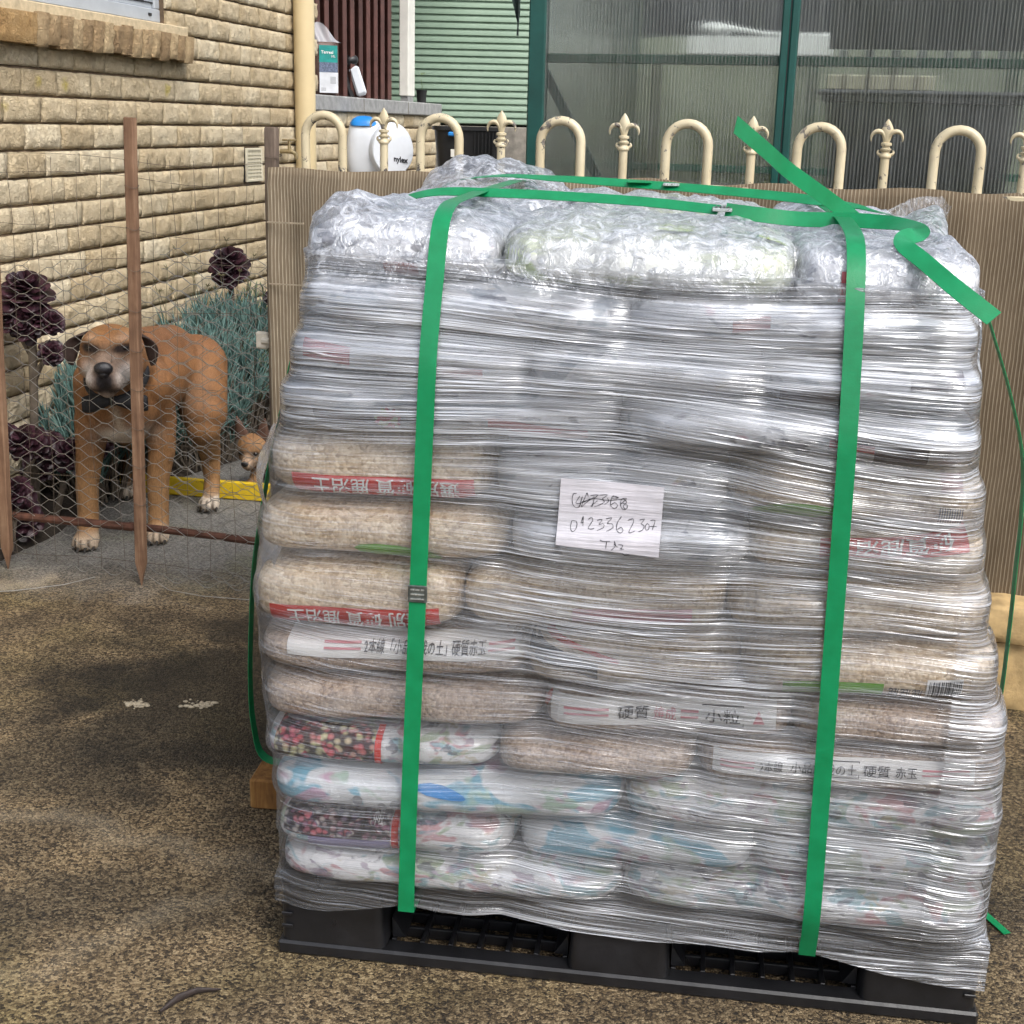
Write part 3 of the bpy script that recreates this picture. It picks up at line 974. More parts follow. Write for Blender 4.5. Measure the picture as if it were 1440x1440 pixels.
# dark net hung in the right-hand bay
netc = thing('shade_net', 'grey shade net hung inside the right greenhouse bay', 'net', gp(1.9, .14, 1.5))
b = MB()
b.grid([[gp(1.29 + 1.3 * i / 30, .16 + .012 * math.sin(i * 1.1 + j * .3), 1.552 + .53 * j / 12) for i in range(31)] for j in range(13)])
b.grid([[gp(1.29 + 1.3 * i / 30, .163 + .012 * math.sin(i * 1.1 + j * .3), 1.552 + .53 * j / 12) for i in range(30, -1, -1)] for j in range(13)])
auto_smooth(b.build('net', MATS['grey_mesh'], netc), 80)
for k in range(9):
    b = MB(); b.box(gp(1.335 + k * .075, .165, 1.536), (.026, .008, .030), FAX, .002); b.build('clip', MATS['white_plastic'], netc)  # white blocks stand in for bright gaps between slats
b = MB(); b.tube([gp(1.41, .10, 1.4), gp(1.415, .10, 1.75)], .003, 6); b.build('cord', MATS['black_plastic'], netc)
backdrop = thing('dark_backdrop', 'added dark sheet standing in for the eave behind the greenhouse rear glazing', 'dark sheet', gp(1.2, 1.70, 1.68))  # added sheet makes the dark upper band in place of an eave
simple('backdrop_dark', (.020, .021, .027), .6, .35, 8, bump=.2)
b = MB()
b.grid([[gp(.47 + 1.9 * i / 40, 1.712 + .012 * math.sin(i * .9 + j), 1.672 + .012 * math.sin(i * .55) * (1 - j / 8) + .46 * j / 8) for i in range(41)] for j in range(9)])
b.grid([[gp(.47 + 1.9 * i / 40, 1.715 + .012 * math.sin(i * .9 + j), 1.672 + .012 * math.sin(i * .55) * (1 - j / 8) + .46 * j / 8) for i in range(40, -1, -1)] for j in range(9)])
auto_smooth(b.build('sheet', MATS['backdrop_dark'], backdrop), 80)
# dark rear backing plank wall behind top half and leafy plants outside at the back
simple('dark_wall', (.27, .28, .225), .85, .35, 6)
backfence = thing('paling_fence', 'weathered grey paling fence standing behind the greenhouse', 'fence', gp(1.6, 3.0, 0))
for k in range(26):
    b = MB(); hgt = 2.02 + .05 * random.random()
    b.box(gp(-.1 + k * .15, 3.0, hgt / 2), (.143, .02, hgt), FAX, .003); b.build('paling', MATS['dark_wall'], backfence)
for z_ in (.4, 1.6):
    b = MB(); b.box(gp(1.8, 3.035, z_), (4.0, .045, .07), FAX); b.build('rail', MATS['dark_wall'], backfence)

# dark netting scrap hanging from the greenhouse eave
simple('dark_net', (.020, .035, .032), .8, .4, 160, bump=.6)
scrap = thing('hanging_net_scrap', 'torn scrap of dark green net hanging from the greenhouse eave', 'net', gp(.25, 0, 2.1))
b = MB(); rows = []
for side in (0, 1):
    rows = []
    for j in range(15):
        t = j / 14
        row = []
        for i in range(7):
            u = i / 6
            wv = .026 * (1 - t) ** .5 * (1 if t < .75 else 1) + .012 * (1 - t)
            cx = .335 + .030 * t ** 1.5 + .008 * math.sin(t * 9)
            z_ = 2.1 - .527 * t - .03 * u * (1 - t)
            row.append(gp(cx + (u - .5) * 2 * wv * (1 - .9 * smooth01(.8, 1, t)), .02 + .012 * math.sin(u * 6 + t * 7) + side * .003, z_))
        rows.append(row if not side else row[::-1])
    b.grid(rows)
auto_smooth(b.build('net', MATS['dark_net'], scrap), 80)
b = MB(); b.box(gp(.33, .01, 2.115), (.30, .05, .05), FAX, .004); b.build('eave_batten', MATS['dark_green_paint'], gh)

# ------------------------------------------------------------------ netting fence in front of the dogs
NA = Vector((-1.497, 3.807, 0)); ND = Vector((.9652, -.2614, 0)); NN = Vector((.2614, .9652, 0))
def npt(s, n, z): return NA + ND * s + NN * n + Vector((0, 0, z))
def wood_mat(name, a, bcol, c_):
    g = G(name)
    P = g.pos()
    n1 = g.noise(g.mapping(P, (60, 60, 5)), 1.0, 5, .65, .3); n2 = g.noise(P, 11, 4, .6)
    col = g.ramp(g.math('ADD', g.math('MULTIPLY', n1, .6), g.math('MULTIPLY', n2, .4)), [(.3, a), (.5, bcol), (.72, c_)])
    p = g.bsdf(Base_Color=col, Roughness=.85); p.inputs['Specular IOR Level'].default_value = .25
    g.set(p, 'Normal', g.bump(n1, .5, .004))
    return g.done(p)
MATS['stake_wood'] = wood_mat('weathered_hardwood', (.085, .045, .028), (.20, .115, .070), (.34, .225, .145))
MATS['post_wood'] = wood_mat('grey_hardwood', (.06, .045, .036), (.14, .105, .082), (.24, .19, .15))
simple('rusty_steel', (.085, .035, .022), .7, .45, 40, metal=.3, bump=.4)
simple('wire', (.33, .32, .30), .38, .2, 40, metal=.75)
simple('wire_rust', (.14, .11, .085), .6, .3, 40, metal=.5)
nf = thing('netting_fence', 'makeshift wire netting fence on timber stakes across the dog yard', 'fence', npt(.45, 0, 0))
def stake(name, pb, pt, w_, mat, tip=.07, seed=0):
    pb, pt = Vector(pb), Vector(pt)
    t = (pt - pb).normalized()
    a = (ND - t * ND.dot(t)).normalized(); c = t.cross(a)
    L = (pt - pb).length
    b = MB(); rows = []
    hs = [0, tip * .5, tip, .2, .35, .5, .65, .8, .95, 1.1, L - .004, L]
    hs = [h for h in hs if h <= L]
    for h in hs:
        k = max(.08, min(1, h / tip)) if h < tip else 1
        if h == L: k = .88
        ws = w_ / 2 * k
        wob = .003 * noise.noise(Vector((h * 4, seed, 1)))
        ring = [pb + t * h + a * (x * ws + wob) + c * (y * ws * .8) for x, y in ((-1, -.8), (-.8, -1), (.8, -1), (1, -.8), (1, .8), (.8, 1), (-.8, 1), (-1, .8))]
        ring.append(ring[0]); rows.append(ring)
    b.grid(rows)
    b.f.append(tuple((len(rows) - 1) * 9 + k for k in range(8)))
    b.f.append(tuple(reversed(range(8))))
    return auto_smooth(b.build(name, MATS[mat], nf), 30)
stake('stake', npt(0, -.022, 0), npt(.045, -.022, 1.15), .030, 'stake_wood', seed=1)
stake('stake', npt(.447, -.022, 0), npt(.490, -.022, 1.307), .029, 'stake_wood', seed=2)
stake('stake', npt(.874, -.0, 0), npt(.884, -.0, 1.292), .032, 'post_wood', seed=3)
for (sa, za, sb, zb, rr, nm) in ((-.55, .143, .445, .163, .0125, 'bottom_rail'), (.38, .157, .875, .150, .0115, 'bottom_rail')):
    b = MB(); b.tube([npt(sa, .016 + (0.024 if sa > 0 else 0), za), npt((sa + sb) / 2, .016 + (0.024 if sa > 0 else 0), (za + zb) / 2 + .002), npt(sb, .016 + (0.024 if sa > 0 else 0), zb)], rr, 10)
    auto_smooth(b.build(nm, MATS['rusty_steel'], nf))
# hexagonal netting
hexm = MB()
cw, chh = .0495, .0415
rr = random.Random(3)
def warp(s_, z_, layer):
    n = .004 * noise.noise(Vector((s_ * 6, z_ * 6, layer * 7))) * 2
    ds = .009 * noise.noise(Vector((s_ * 5, z_ * 5, 20 + layer)))
    dz = .010 * noise.noise(Vector((s_ * 4, z_ * 4, 30 + layer)))
    return npt(s_ + ds, n + (.004 if layer == 0 else .034), z_ + dz)
def hexnet(s0, s1, z0, z1, layer, cw, ch_, rad):
    # flat-topped cells: twisted strands run horizontally
    tw = cw * .36; sl_ = cw * .64 - .0
    px = tw + sl_ / 1.0
    nc = int((s1 - s0) / px) + 1; nr = int((z1 - z0) / ch_) + 1
    def node(ci, ri, right):
        s_ = s0 + ci * px; z_ = z0 + ri * ch_ + (ch_ / 2 if ci % 2 else 0)
        return (s_ + (tw if right else 0), z_)
    segs = []
    for ci in range(nc):
        for ri in range(nr):
            l = node(ci, ri, 0); r_ = node(ci, ri, 1)
            segs.append((l, r_, 1.45))
            for dr in ((0, -1) if ci % 2 == 0 else (0, 1)):
                q = node(ci + 1, ri + dr, 0)
                segs.append((r_, q, 1.0))
    for (p, q, k) in segs:
        if min(p[1], q[1]) < z0 - .001 or max(p[1], q[1]) > z1 + .02 + .05 * noise.noise(Vector((p[0] * 3, 5, layer))): continue
        if max(p[0], q[0]) > s1: continue
        hexm.tube([warp(p[0], p[1], layer), warp(q[0], q[1], layer)], rad * k, 4, caps=False)
hexnet(-.16, .885, .012, .90, 0, cw, chh, .0010)
hexnet(.52, .885, .012, .98, 1, .046, .039, .0009)
hexm.build('hex_netting', MATS['wire'], nf)
# sagging strand wires and wide-mesh stock wire above
wire = MB()
for z_ in (1.205, 1.16, 1.02, .93, .80, .585, .42, .30, .055):
    pts = []
    for i in range(26):
        s_ = -.16 + (.885 + .16) * i / 25
        pts.append(npt(s_, .001 + .003 * noise.noise(Vector((s_ * 4, z_, 1))), z_ + .014 * noise.noise(Vector((s_ * 3.3, z_ * 9, 2))) - (.02 * math.sin((s_ - .45) / .45 * math.pi) if s_ > .45 and z_ > 1 else 0)))
    wire.tube(pts, .0008, 4, caps=False)
for k in range(15):
    s_ = -.13 + k * .072
    pts = [npt(s_ + .008 * noise.noise(Vector((s_ * 9, z_, 3))) + .006 * math.sin(z_ * 11 + k), .002, z_) for z_ in [.03 + 1.17 * i / 24 for i in range(25)]]
    wire.tube(pts, .0007, 4, caps=False)
for k in range(9):
    s_ = .42 + .02 * rr.uniform(-1, 1); z_ = .25 + k * .11
    c = npt(.447 + .043 * z_ / 1.3, -.022, z_)
    wire.tube([c + ND * (.019 * math.cos(t)) + NN * (.017 * math.sin(t)) + Vector((0, 0, .004 * math.sin(t * 2))) for t in [i * math.pi / 6 for i in range(12)]], .0009, 4, closed=True)
for k in range(11):
    z_ = .32 + k * .09
    c = npt(.877 + .008 * z_, 0, z_)
    wire.tube([c + ND * (.022 * math.cos(t)) + NN * (.020 * math.sin(t)) + Vector((0, 0, .005 * math.sin(t))) for t in [i * math.pi / 6 for i in range(12)]], .0011, 4, closed=True)
wire.build('strand_wires', MATS['wire_rust'], nf)
# loose wire tail lying on the concrete
tail = MB()
tail.tube([npt(.30, -.03, .012), npt(.24, -.10, .004), npt(.14, -.19, .004), npt(.05, -.24, .004)], .0012, 5)
tail.tube([npt(.47, -.02, .03), npt(.55, -.05, .008), npt(.66, -.06, .006), npt(.80, -.05, .008), npt(.88, -.02, .03)], .0012, 5)
tail.build('loose_wire', MATS['wire'], nf)
simple('insulator_white', (.66, .60, .50), .6, .15, 40)
b = MB(); b.box(npt(.852, -.02, .742), (.034, .016, .046), (ND, NN, FZ), .004); b.tube([npt(.855, -.03, .742), npt(.876, -.028, .742)], .009, 8)
b.build('insulator', MATS['insulator_white'], nf)
# ------------------------------------------------------------------ pallet of soil bags
PO = Vector((-.361, 1.904, 0)); PA = R(-7.6)
EX = Vector((math.cos(PA), math.sin(PA), 0)); EY = Vector((-math.sin(PA), math.cos(PA), 0))
def pp_(a, b, z): return PO + EX * a + EY * b + Vector((0, 0, z))
PAX = (EX, EY, Vector((0, 0, 1)))
simple('pallet_black', (.010, .010, .0115), .34, .35, 16, bump=.12, bscale=40)
pal = thing('plastic_pallet', 'black plastic pallet carrying the wrapped stack of soil bags', 'pallet', pp_(.55, .55, 0))
def pbox(name, a0, a1, b0, b1, z0, z1, bev=.004, parent=None, mat='pallet_black'):
    m = MB(); m.box(pp_((a0 + a1) / 2, (b0 + b1) / 2, (z0 + z1) / 2), (a1 - a0, b1 - b0, z1 - z0), PAX, bev)
    return m.build(name, MATS[mat], parent or pal)
pbox('top_deck', 0, 1.1, 0, 1.1, .122, .150, .006)
AB = ((0, .175), (.470, .632), (.925, 1.1)); BB = ((0, .175), (.47, .632), (.925, 1.1))
for i, (a0, a1) in enumerate(AB):
    for j, (b0, b1) in enumerate(BB):
        m = MB(); rows = []
        for (z, ins) in ((.024, 0.0), (.08, .004), (.1218, .010)):
            ia0 = ins if i else .001; ia1 = ins if i < 2 else .001
            ring = [(a0 + ia0, b0 + ins * .2), (a1 - ia1, b0 + ins * .2), (a1 - ia1, b1 - ins), (a0 + ia0, b1 - ins)]
            # rounded outer corners
            pts = []
            rc = .018
            n = 4
            for k, (x, y) in enumerate(ring):
                px, py = ring[k - 1]; nx, ny = ring[(k + 1) % 4]
                d1 = Vector((px - x, py - y)).normalized() * rc; d2 = Vector((nx - x, ny - y)).normalized() * rc
                for t in range(n + 1):
                    u = t / n
                    q = Vector((x, y)) + d1 * (1 - u) ** 2 + d2 * u ** 2
                    pts.append(pp_(q.x, q.y, z))
            pts.append(pts[0]); rows.append(pts)
        m.grid(rows)
        auto_smooth(m.build('block', MATS['pallet_black'], pal), 35)
# bottom deck: perimeter skirt and lattice in the fork openings
for (b0, b1) in ((-.004, .034), (.505, .545), (1.066, 1.104)):
    pbox('runner', -.004, 1.104, b0, b1, 0, .0235, .004)
for (a0, a1) in ((-.004, .034), (.535, .570), (1.066, 1.104)):
    pbox('cross_runner', a0, a1, .0342, 1.0658, 0.0004, .0228, .004)
for (o0, o1) in ((.178, .468), (.634, .924)):
    n = 7
    for k in range(n):
        x = o0 + .004 + (o1 - o0 - .008) * k / (n - 1)
        pbox('grid_bar', x - .004, x + .004, .0344, .50, .003, .0222 if k % 3 else .0228, .001)
    for k in range(1, 6):
        y = .034 + k * .042
        pbox('grid_rib', o0, o1, y - .0035, y + .0035, .003, .0215, .001)
    # sloping lips at either side of the opening
    for sg, x in ((1, o0), (-1, o1)):
        m = MB()
        m.prism([(0, .0236), (sg * .022, .0236), (0, .06)], .30, (EX, Vector((0, 0, 1)), EY), pp_(x, .19, 0))
        m.build('lip', MATS['pallet_black'], pal)
for z in (.052, .074, .095):
    pbox('corner_rib', .004, .022, -.0035, .0, z - .003, z + .003, .001)
    pbox('corner_rib', 1.078, 1.096, -.0035, .0, z - .003, z + .003, .001)

# ---- bag materials
def bag_mat(name, lo, mid, hi, scale, grain=.6, rough=.32, film=.18):
    g = G(name)
    P = g.pos()
    v = g.n('TexVoronoi', {'feature': 'F1'}, Vector=P, Scale=scale)
    cell = g.n('SeparateColor', Color=v.outputs['Color']).outputs[0]
    n1 = g.noise(P, scale * .5, 3, .6); n2 = g.noise(P, 7, 4, .6)
    f = g.math('ADD', g.math('MULTIPLY', cell, .5), g.math('ADD', g.math('MULTIPLY', n1, .25), g.math('MULTIPLY', n2, .25)))
    c = g.ramp(f, [(.25, lo), (.5, mid), (.75, hi)])
    haze = g.ramp(g.noise(P, 12, 3, .6, .6), [(.35, film * .4), (.7, film * 1.8)])
    c = g.mix(haze, c, (.70, .68, .66))
    p = g.bsdf(Base_Color=c, Roughness=rough)
    g.set(p, 'Coat Weight', .5); g.set(p, 'Coat Roughness', .2)
    h = g.math('ADD', g.math('MULTIPLY', v.outputs['Distance'], -grain), g.math('MULTIPLY', g.noise(P, 20, 4, .6, 1.0), .8))
    g.set(p, 'Normal', g.bump(h, .35, .006))
    return g.done(p)
MATS['bag_tan'] = bag_mat('pale_pumice_bag', (.38, .26, .14), (.62, .46, .285), (.77, .63, .44), 170)
MATS['bag_brown'] = bag_mat('brown_clay_bag', (.17, .10, .06), (.33, .225, .15), (.50, .37, .27), 200)
def print_mat(name, white, cols, amt, scale):
    """printed plastic sack: white film with soft-edged colour pictures"""
    g = G(name)
    P = g.pos()
    q = g.mapping(P, (1, 1, 1.8))
    n0 = g.n('TexNoise', Vector=q, Scale=scale, Detail=2.0, Roughness=.6, Distortion=.6)
    sep = g.n('SeparateColor', Color=n0.outputs['Color'])
    c = white
    for i, (col, lo) in enumerate(cols):
        src = (sep.outputs[0], sep.outputs[1], sep.outputs[2])[i % 3]
        if i >= 3: src = g.noise(g.mapping(P, (1, 1, 2.2), (0, 0, 0), (i * 3.1, i, i * 7.7)), scale * 1.5, 3, .6, .5)
        c = g.mix(g.ramp(src, [(lo, 0.0), (lo + .05, amt)]), c, col)
    fine = g.noise(P, 90, 4, .7)
    c = g.mix(g.ramp(fine, [(.45, 0.0), (.8, .35)]), c, (.45, .45, .47))
    p = g.bsdf(Base_Color=c, Roughness=.32)
    g.set(p, 'Coat Weight', .4); g.set(p, 'Coat Roughness', .2)
    g.set(p, 'Normal', g.bump(g.noise(P, 22, 3, .6, 1.2), .5, .008))
    return g.done(p)
MATS['bag_succ'] = print_mat('picture_printed_bag', (.68, .68, .69, 1), [((.46, .17, .19), .57), ((.16, .36, .42), .55), ((.26, .34, .20), .56), ((.07, .07, .10), .585), ((.46, .40, .28), .61), ((.33, .26, .33), .58)], .75, 15)
MATS['bag_blue'] = print_mat('sky_printed_bag', (.66, .68, .70, 1), [((.10, .36, .50), .52), ((.50, .30, .40), .58), ((.36, .50, .40), .60)], .85, 11)
MATS['bag_pale'] = print_mat('pale_printed_bag', (.68, .69, .73, 1), [((.46, .10, .16), .69), ((.045, .045, .06), .64), ((.20, .25, .31), .58), ((.46, .40, .27), .68), ((.10, .11, .15), .60)], .8, 11)
MATS['bag_lime'] = print_mat('lime_printed_bag', (.70, .72, .70, 1), [((.36, .50, .08), .58), ((.58, .64, .42), .50), ((.45, .15, .18), .69)], .75, 7)
def flat(name, col, rough=.35):
    g = G(name)
    P = g.pos()
    c = g.mix(g.ramp(g.noise(P, 60, 4, .7), [(.5, 0.0), (.8, .25)]), col, tuple(min(1, k * .6 + .12) for k in col))
    p = g.bsdf(Base_Color=c, Roughness=rough)
    MATS[name] = g.done(p)
for nm, cc in (('ink_red', (.55, .035, .025)), ('ink_white', (.78, .77, .76)), ('ink_black', (.015, .015, .02)), ('ink_green', (.13, .36, .03)), ('ink_dgreen', (.02, .16, .08)), ('ink_pink', (.62, .25, .28)), ('ink_lime', (.42, .55, .05)), ('ink_blue', (.03, .22, .55)),
               ('petal_green', (.36, .38, .20)), ('petal_red', (.46, .085, .10)), ('petal_dark', (.060, .040, .055)), ('petal_rose', (.38, .18, .18)), ('petal_lilac', (.22, .20, .32)), ('petal_cream', (.50, .46, .34)), ('ink_grey', (.30, .31, .33))):
    flat(nm, cc)

def spow(x, e): return math.copysign(abs(x) ** e, x)
class Bag:
    E1, E2 = .24, .55
    def __init__(s, a0, a1, b0, b1, z0, z1, slope, seed):
        s.ca, s.cb, s.cz = (a0 + a1) / 2, (b0 + b1) / 2, (z0 + z1) / 2
        s.ha, s.hb, s.hc = (a1 - a0) / 2, (b1 - b0) / 2, (z1 - z0) / 2 * 1.10
        s.slope = slope
        s.o3 = Vector((seed * 3.17, seed * 1.7, seed * .9))
    def xf(s, x, y, z):
        q = Vector((x, y, z)) * 7
        d = .007 * noise.noise(q + s.o3) + .003 * noise.noise(q * 3 + s.o3)
        r = math.sqrt(x * x + y * y) + 1e-6
        # sag towards the ends, loose skin at the front
        zz = z + s.slope * x + .004 * noise.noise(Vector((x * 9, y * 9, 3)) + s.o3)
        return (s.ca + x + d * x / r, s.cb + y + d * y / r * 1.2, s.cz + zz)
    def mesh(s, nw=104, nh=28):
        vs = []; fs = []
        def on(u, v, e):      # point of the unit superellipse in direction (u, v)
            k = (abs(u) ** (2 / e) + abs(v) ** (2 / e)) ** (-e / 2)
            return u * k, v * k
        q4 = nw // 4
        ring = [on(-1 + 2 * i / q4, -1, s.E1) for i in range(q4)] + [on(1, -1 + 2 * i / q4, s.E1) for i in range(q4)] + [on(1 - 2 * i / q4, 1, s.E1) for i in range(q4)] + [on(-1, 1 - 2 * i / q4, s.E1) for i in range(q4)]
        nw = len(ring)
        n1 = nh // 4
        vert = [on(i / n1 + 1e-4, -1, s.E2) for i in range(n1)] + [on(1, -1 + 2 * i / (2 * n1), s.E2) for i in range(2 * n1)] + [on(1 - i / n1 + 1e-4, 1, s.E2) for i in range(n1 + 1)]
        nh = len(vert) - 1
        for (ce, se) in vert:
            for (cx, cy) in ring:
                vs.append(s.xf(s.ha * ce * cx, s.hb * ce * cy, s.hc * se))
        for j in range(nh):
            for i in range(nw):
                fs.append((j * nw + i, j * nw + (i + 1) % nw, (j + 1) * nw + (i + 1) % nw, (j + 1) * nw + i))
        return vs, fs
    def yfront(s, x, z):
        k = max(0.0, 1 - abs(z / s.hc) ** (2 / s.E2)) ** (s.E2 / s.E1)
        return -s.hb * max(0.0, k - abs(x / s.ha) ** (2 / s.E1)) ** (s.E1 / 2)
    def raw(s, x, z, off):
        x = max(-s.ha * .995, min(s.ha * .995, x)); z = max(-s.hc * .97, min(s.hc * .97, z))
        y = s.yfront(x, z); e = .002
        dyx = (s.yfront(x + e, z) - s.yfront(x - e, z)) / (2 * e); dyz = (s.yfront(x, z + e) - s.yfront(x, z - e)) / (2 * e)
        n = Vector((dyx, -1, dyz)); n.x = max(-3, min(3, n.x)); n.z = max(-3, min(3, n.z))
        n.normalize()
        n = Vector((n.x, n.y, n.z))
        p = Vector(s.xf(x, y, z)) + n * off
        return pp_(*p)
    def band(s, x0, x1, z0, z1, off=.0022, nx=26, nz=8, ztilt=0.0, mb=None):
        mb = mb or MB()
        mb.grid([[s.raw(x0 + (x1 - x0) * i / nx, z0 + (z1 - z0) * j / nz + ztilt * (i / nx - .5), off) for i in range(nx + 1)] for j in range(nz + 1)])
        return mb
    def glyphs(s, body, x, z, h, w=None, flip=False, off=.0040, mb=None, bold=0.0, ztilt=0.0):
        vs, fs = text_mesh(body, 1.0, bold)
        xs = [v[0] for v in vs]; ys = [v[1] for v in vs]
        x0, x1, y0, y1 = min(xs), max(xs), min(ys), max(ys)
        k = h / (y1 - y0); kw = (w / (x1 - x0)) if w else k
        out = []
        for (px, py) in vs:
            u = (px - x0) * kw; v = (py - y0) * k
            W = (x1 - x0) * kw
            if flip: u, v = W - u, h - v
            out.append(s.raw(x + u, z + v + ztilt * (u / W - .5), off))
        mb = mb or MB()
        mb.add(out, fs)
        return mb
    def blob(s, cx, cz, rx, rz, rot=0.0, off=.0025, mb=None, n=12, pw=1.0):
        mb = mb or MB()
        pts = [s.raw(cx, cz, off)]
        for ring in (.55, 1.0):
            for k in range(n):
                t = 2 * math.pi * k / n
                x, z = rx * ring * math.cos(t), rz * ring * math.sin(t)
                pts.append(s.raw(cx + x * math.cos(rot) - z * math.sin(rot), cz + x * math.sin(rot) + z * math.cos(rot), off))
        fs = [(0, 1 + k, 1 + (k + 1) % n) for k in range(n)] + [(1 + k, 1 + n + k, 1 + n + (k + 1) % n, 1 + (k + 1) % n) for k in range(n)]
        mb.add(pts, fs)
        return mb
def lerp_tab(tab, x):
    if x <= tab[0][0]: return tab[0][1]
    for (x0, y0), (x1, y1) in zip(tab, tab[1:]):
        if x <= x1: return y0 + (y1 - y0) * (x - x0) / (x1 - x0)
    return tab[-1][1]
ALT = [(.1, .002), (.3, -.006), (.45, -.022), (.62, -.032), (.75, -.018), (.88, .008), (1.0, .034), (1.19, .062)]
ART = [(.1, 1.100), (.30, 1.100), (.45, 1.094), (.55, 1.068), (.7, 1.036), (.88, 1.014), (1.0, 1.000), (1.1, .992), (1.19, .980)]
ZL = [.150, .205, .275, .347, .410, .496, .565, .683, .776, .887, .962, 1.030, 1.100, 1.178]
ZR = [.150, .235, .310, .390, .468, .535, .632, .715, .790, .868, .943, 1.012, 1.080, 1.152]
SPL = [[0, .5, 1], [0, .35, .68, 1], [0, .5, 1], [0, .33, .60, 1], [0, .40, .73, 1], [0, .385, .67, 1], [0, .30, .66, 1], [0, .36, .69, 1], [0, .33, .66, 1], [0, .5, 1], [0, .36, .70, 1], [0, .5, 1], [0, .30, .74, 1]]
KIND = [['succ', 'succ'], ['succ', 'blue', 'succ'], ['blue', 'succ'], ['succ', 'brown', 'brown'], ['brown', 'brown', 'brown'], ['brown', 'tan', 'tan'], ['tan', 'tan', 'tan'], ['tan', 'pale', 'tan'], ['tan', 'pale', 'tan'], ['pale', 'pale'], ['pale', 'pale', 'pale'], ['pale', 'pale'], ['pale', 'lime', 'pale']]
ORD = ['first', 'second', 'third', 'fourth', 'fifth', 'sixth', 'seventh', 'eighth', 'ninth', 'tenth', 'eleventh', 'twelfth', 'top']
LOOK = {'succ': 'white succulent-print soil bag', 'blue': 'pale blue printed soil bag', 'brown': 'clear bag of brown granules', 'tan': 'clear bag of tan granules', 'pale': 'pale printed soil bag', 'lime': 'lime green printed soil bag'}
BAGS = {}
hull_v, hull_f = [], []
seed = 0
rbg = random.Random(21)
for k in range(13):
    zm0, zm1 = (ZL[k] + ZR[k]) / 2, (ZL[k + 1] + ZR[k + 1]) / 2
    zmid = (zm0 + zm1) / 2
    aL, aR = lerp_tab(ALT, zmid), lerp_tab(ART, zmid)
    Wd = aR - aL
    for row in (0, 1):
        sp = SPL[k]
        for i in range(len(sp) - 1):
            seed += 1
            a0, a1 = aL + Wd * sp[i], aL + Wd * sp[i + 1]
            am = ((a0 + a1) / 2 - aL) / Wd
            z0 = ZL[k] + (ZR[k] - ZL[k]) * am; z1 = ZL[k + 1] + (ZR[k + 1] - ZL[k + 1]) * am
            slope = ((ZR[k] - ZL[k]) + (ZR[k + 1] - ZL[k + 1])) / 2 / Wd
            taper = smooth01(.9, 1.18, zmid) * .05
            if row == 0: b0, b1 = -.030 + taper + rbg.uniform(-.006, .010), .535
            else: b0, b1 = .545, 1.120 - taper + rbg.uniform(-.015, .01)
            g_ = Bag(a0 - .002, a1 + .002, b0, b1, z0, z1, slope, seed)
            kind = KIND[k][i]
            vs, fs = g_.mesh() if row == 0 or k == 12 else g_.mesh(48, 16)
            m = MB(); m.add([pp_(*v) for v in vs], fs)
            b_ = len(hull_v); hull_v.extend(vs); hull_f.extend([tuple(q + b_ for q in f) for f in fs])
            loc = pp_(g_.ca, g_.cb, g_.cz - g_.hc)
            m.v = [(v[0] - loc.x, v[1] - loc.y, v[2] - loc.z) for v in m.v]
            o = m.build('soil_bag', MATS['bag_' + kind])
            o.location = loc
            o.data.polygons.foreach_set('use_smooth', [True] * len(o.data.polygons))
            nn = len(sp) - 1
            where = 'dog-side end' if i == 0 else ('end away from the dogs' if i == nn - 1 else 'middle')
            lay = 'top layer' if k == 12 else ORD[k] + ' layer up from pallet'
            tagp(o, '%s, %s, %s%s' % (LOOK[kind], lay, 'rear ' if row else '', where), 'soil bag', 'bags stacked on the pallet')
            BAGS[(k, row, i)] = (o, g_)
# ---- printing on the bags (flat print follows each bag's skin)
def pr(key, mb, mat, name='print'):
    o, g_ = BAGS[key]
    q = mb.build(name, MATS[mat], o)
    return q
def gb(key): return BAGS[key][1]
def loc_x(key, a): return a - gb(key).ca
# red bands with white lettering printed upside down
for key, a0, a1, zf in (((6, 0, 0), .004, .262, -.46), ((8, 0, 0), .045, .310, -.46)):
    q = gb(key); hz = q.hc
    z0, z1 = hz * (zf - .24), hz * (zf + .30)
    x0, x1 = loc_x(key, a0), loc_x(key, a1)
    pr(key, q.band(x0, x1, z0, z1), 'ink_red', 'red_band')
    pr(key, q.glyphs('選別 硬質 鹿沼土', x0 + .030, z0 + .006, (z1 - z0) * .72, x1 - x0 - .05, flip=True, bold=.012, off=.0056), 'ink_white', 'lettering')
key = (7, 0, 2); q = gb(key)
pr(key, q.band(loc_x(key, .80), loc_x(key, 1.0), q.hc * .05, q.hc * .62, ztilt=.016), 'ink_red', 'red_band')
pr(key, q.glyphs('硬質鹿沼土', loc_x(key, .815), q.hc * .12, q.hc * .42, .165, flip=True, bold=.012, ztilt=.016), 'ink_white', 'lettering')
key = (6, 0, 1); q = gb(key)
pr(key, q.band(loc_x(key, .46), loc_x(key, .63), -q.hc * .40, -q.hc * .05), 'ink_pink', 'red_band')
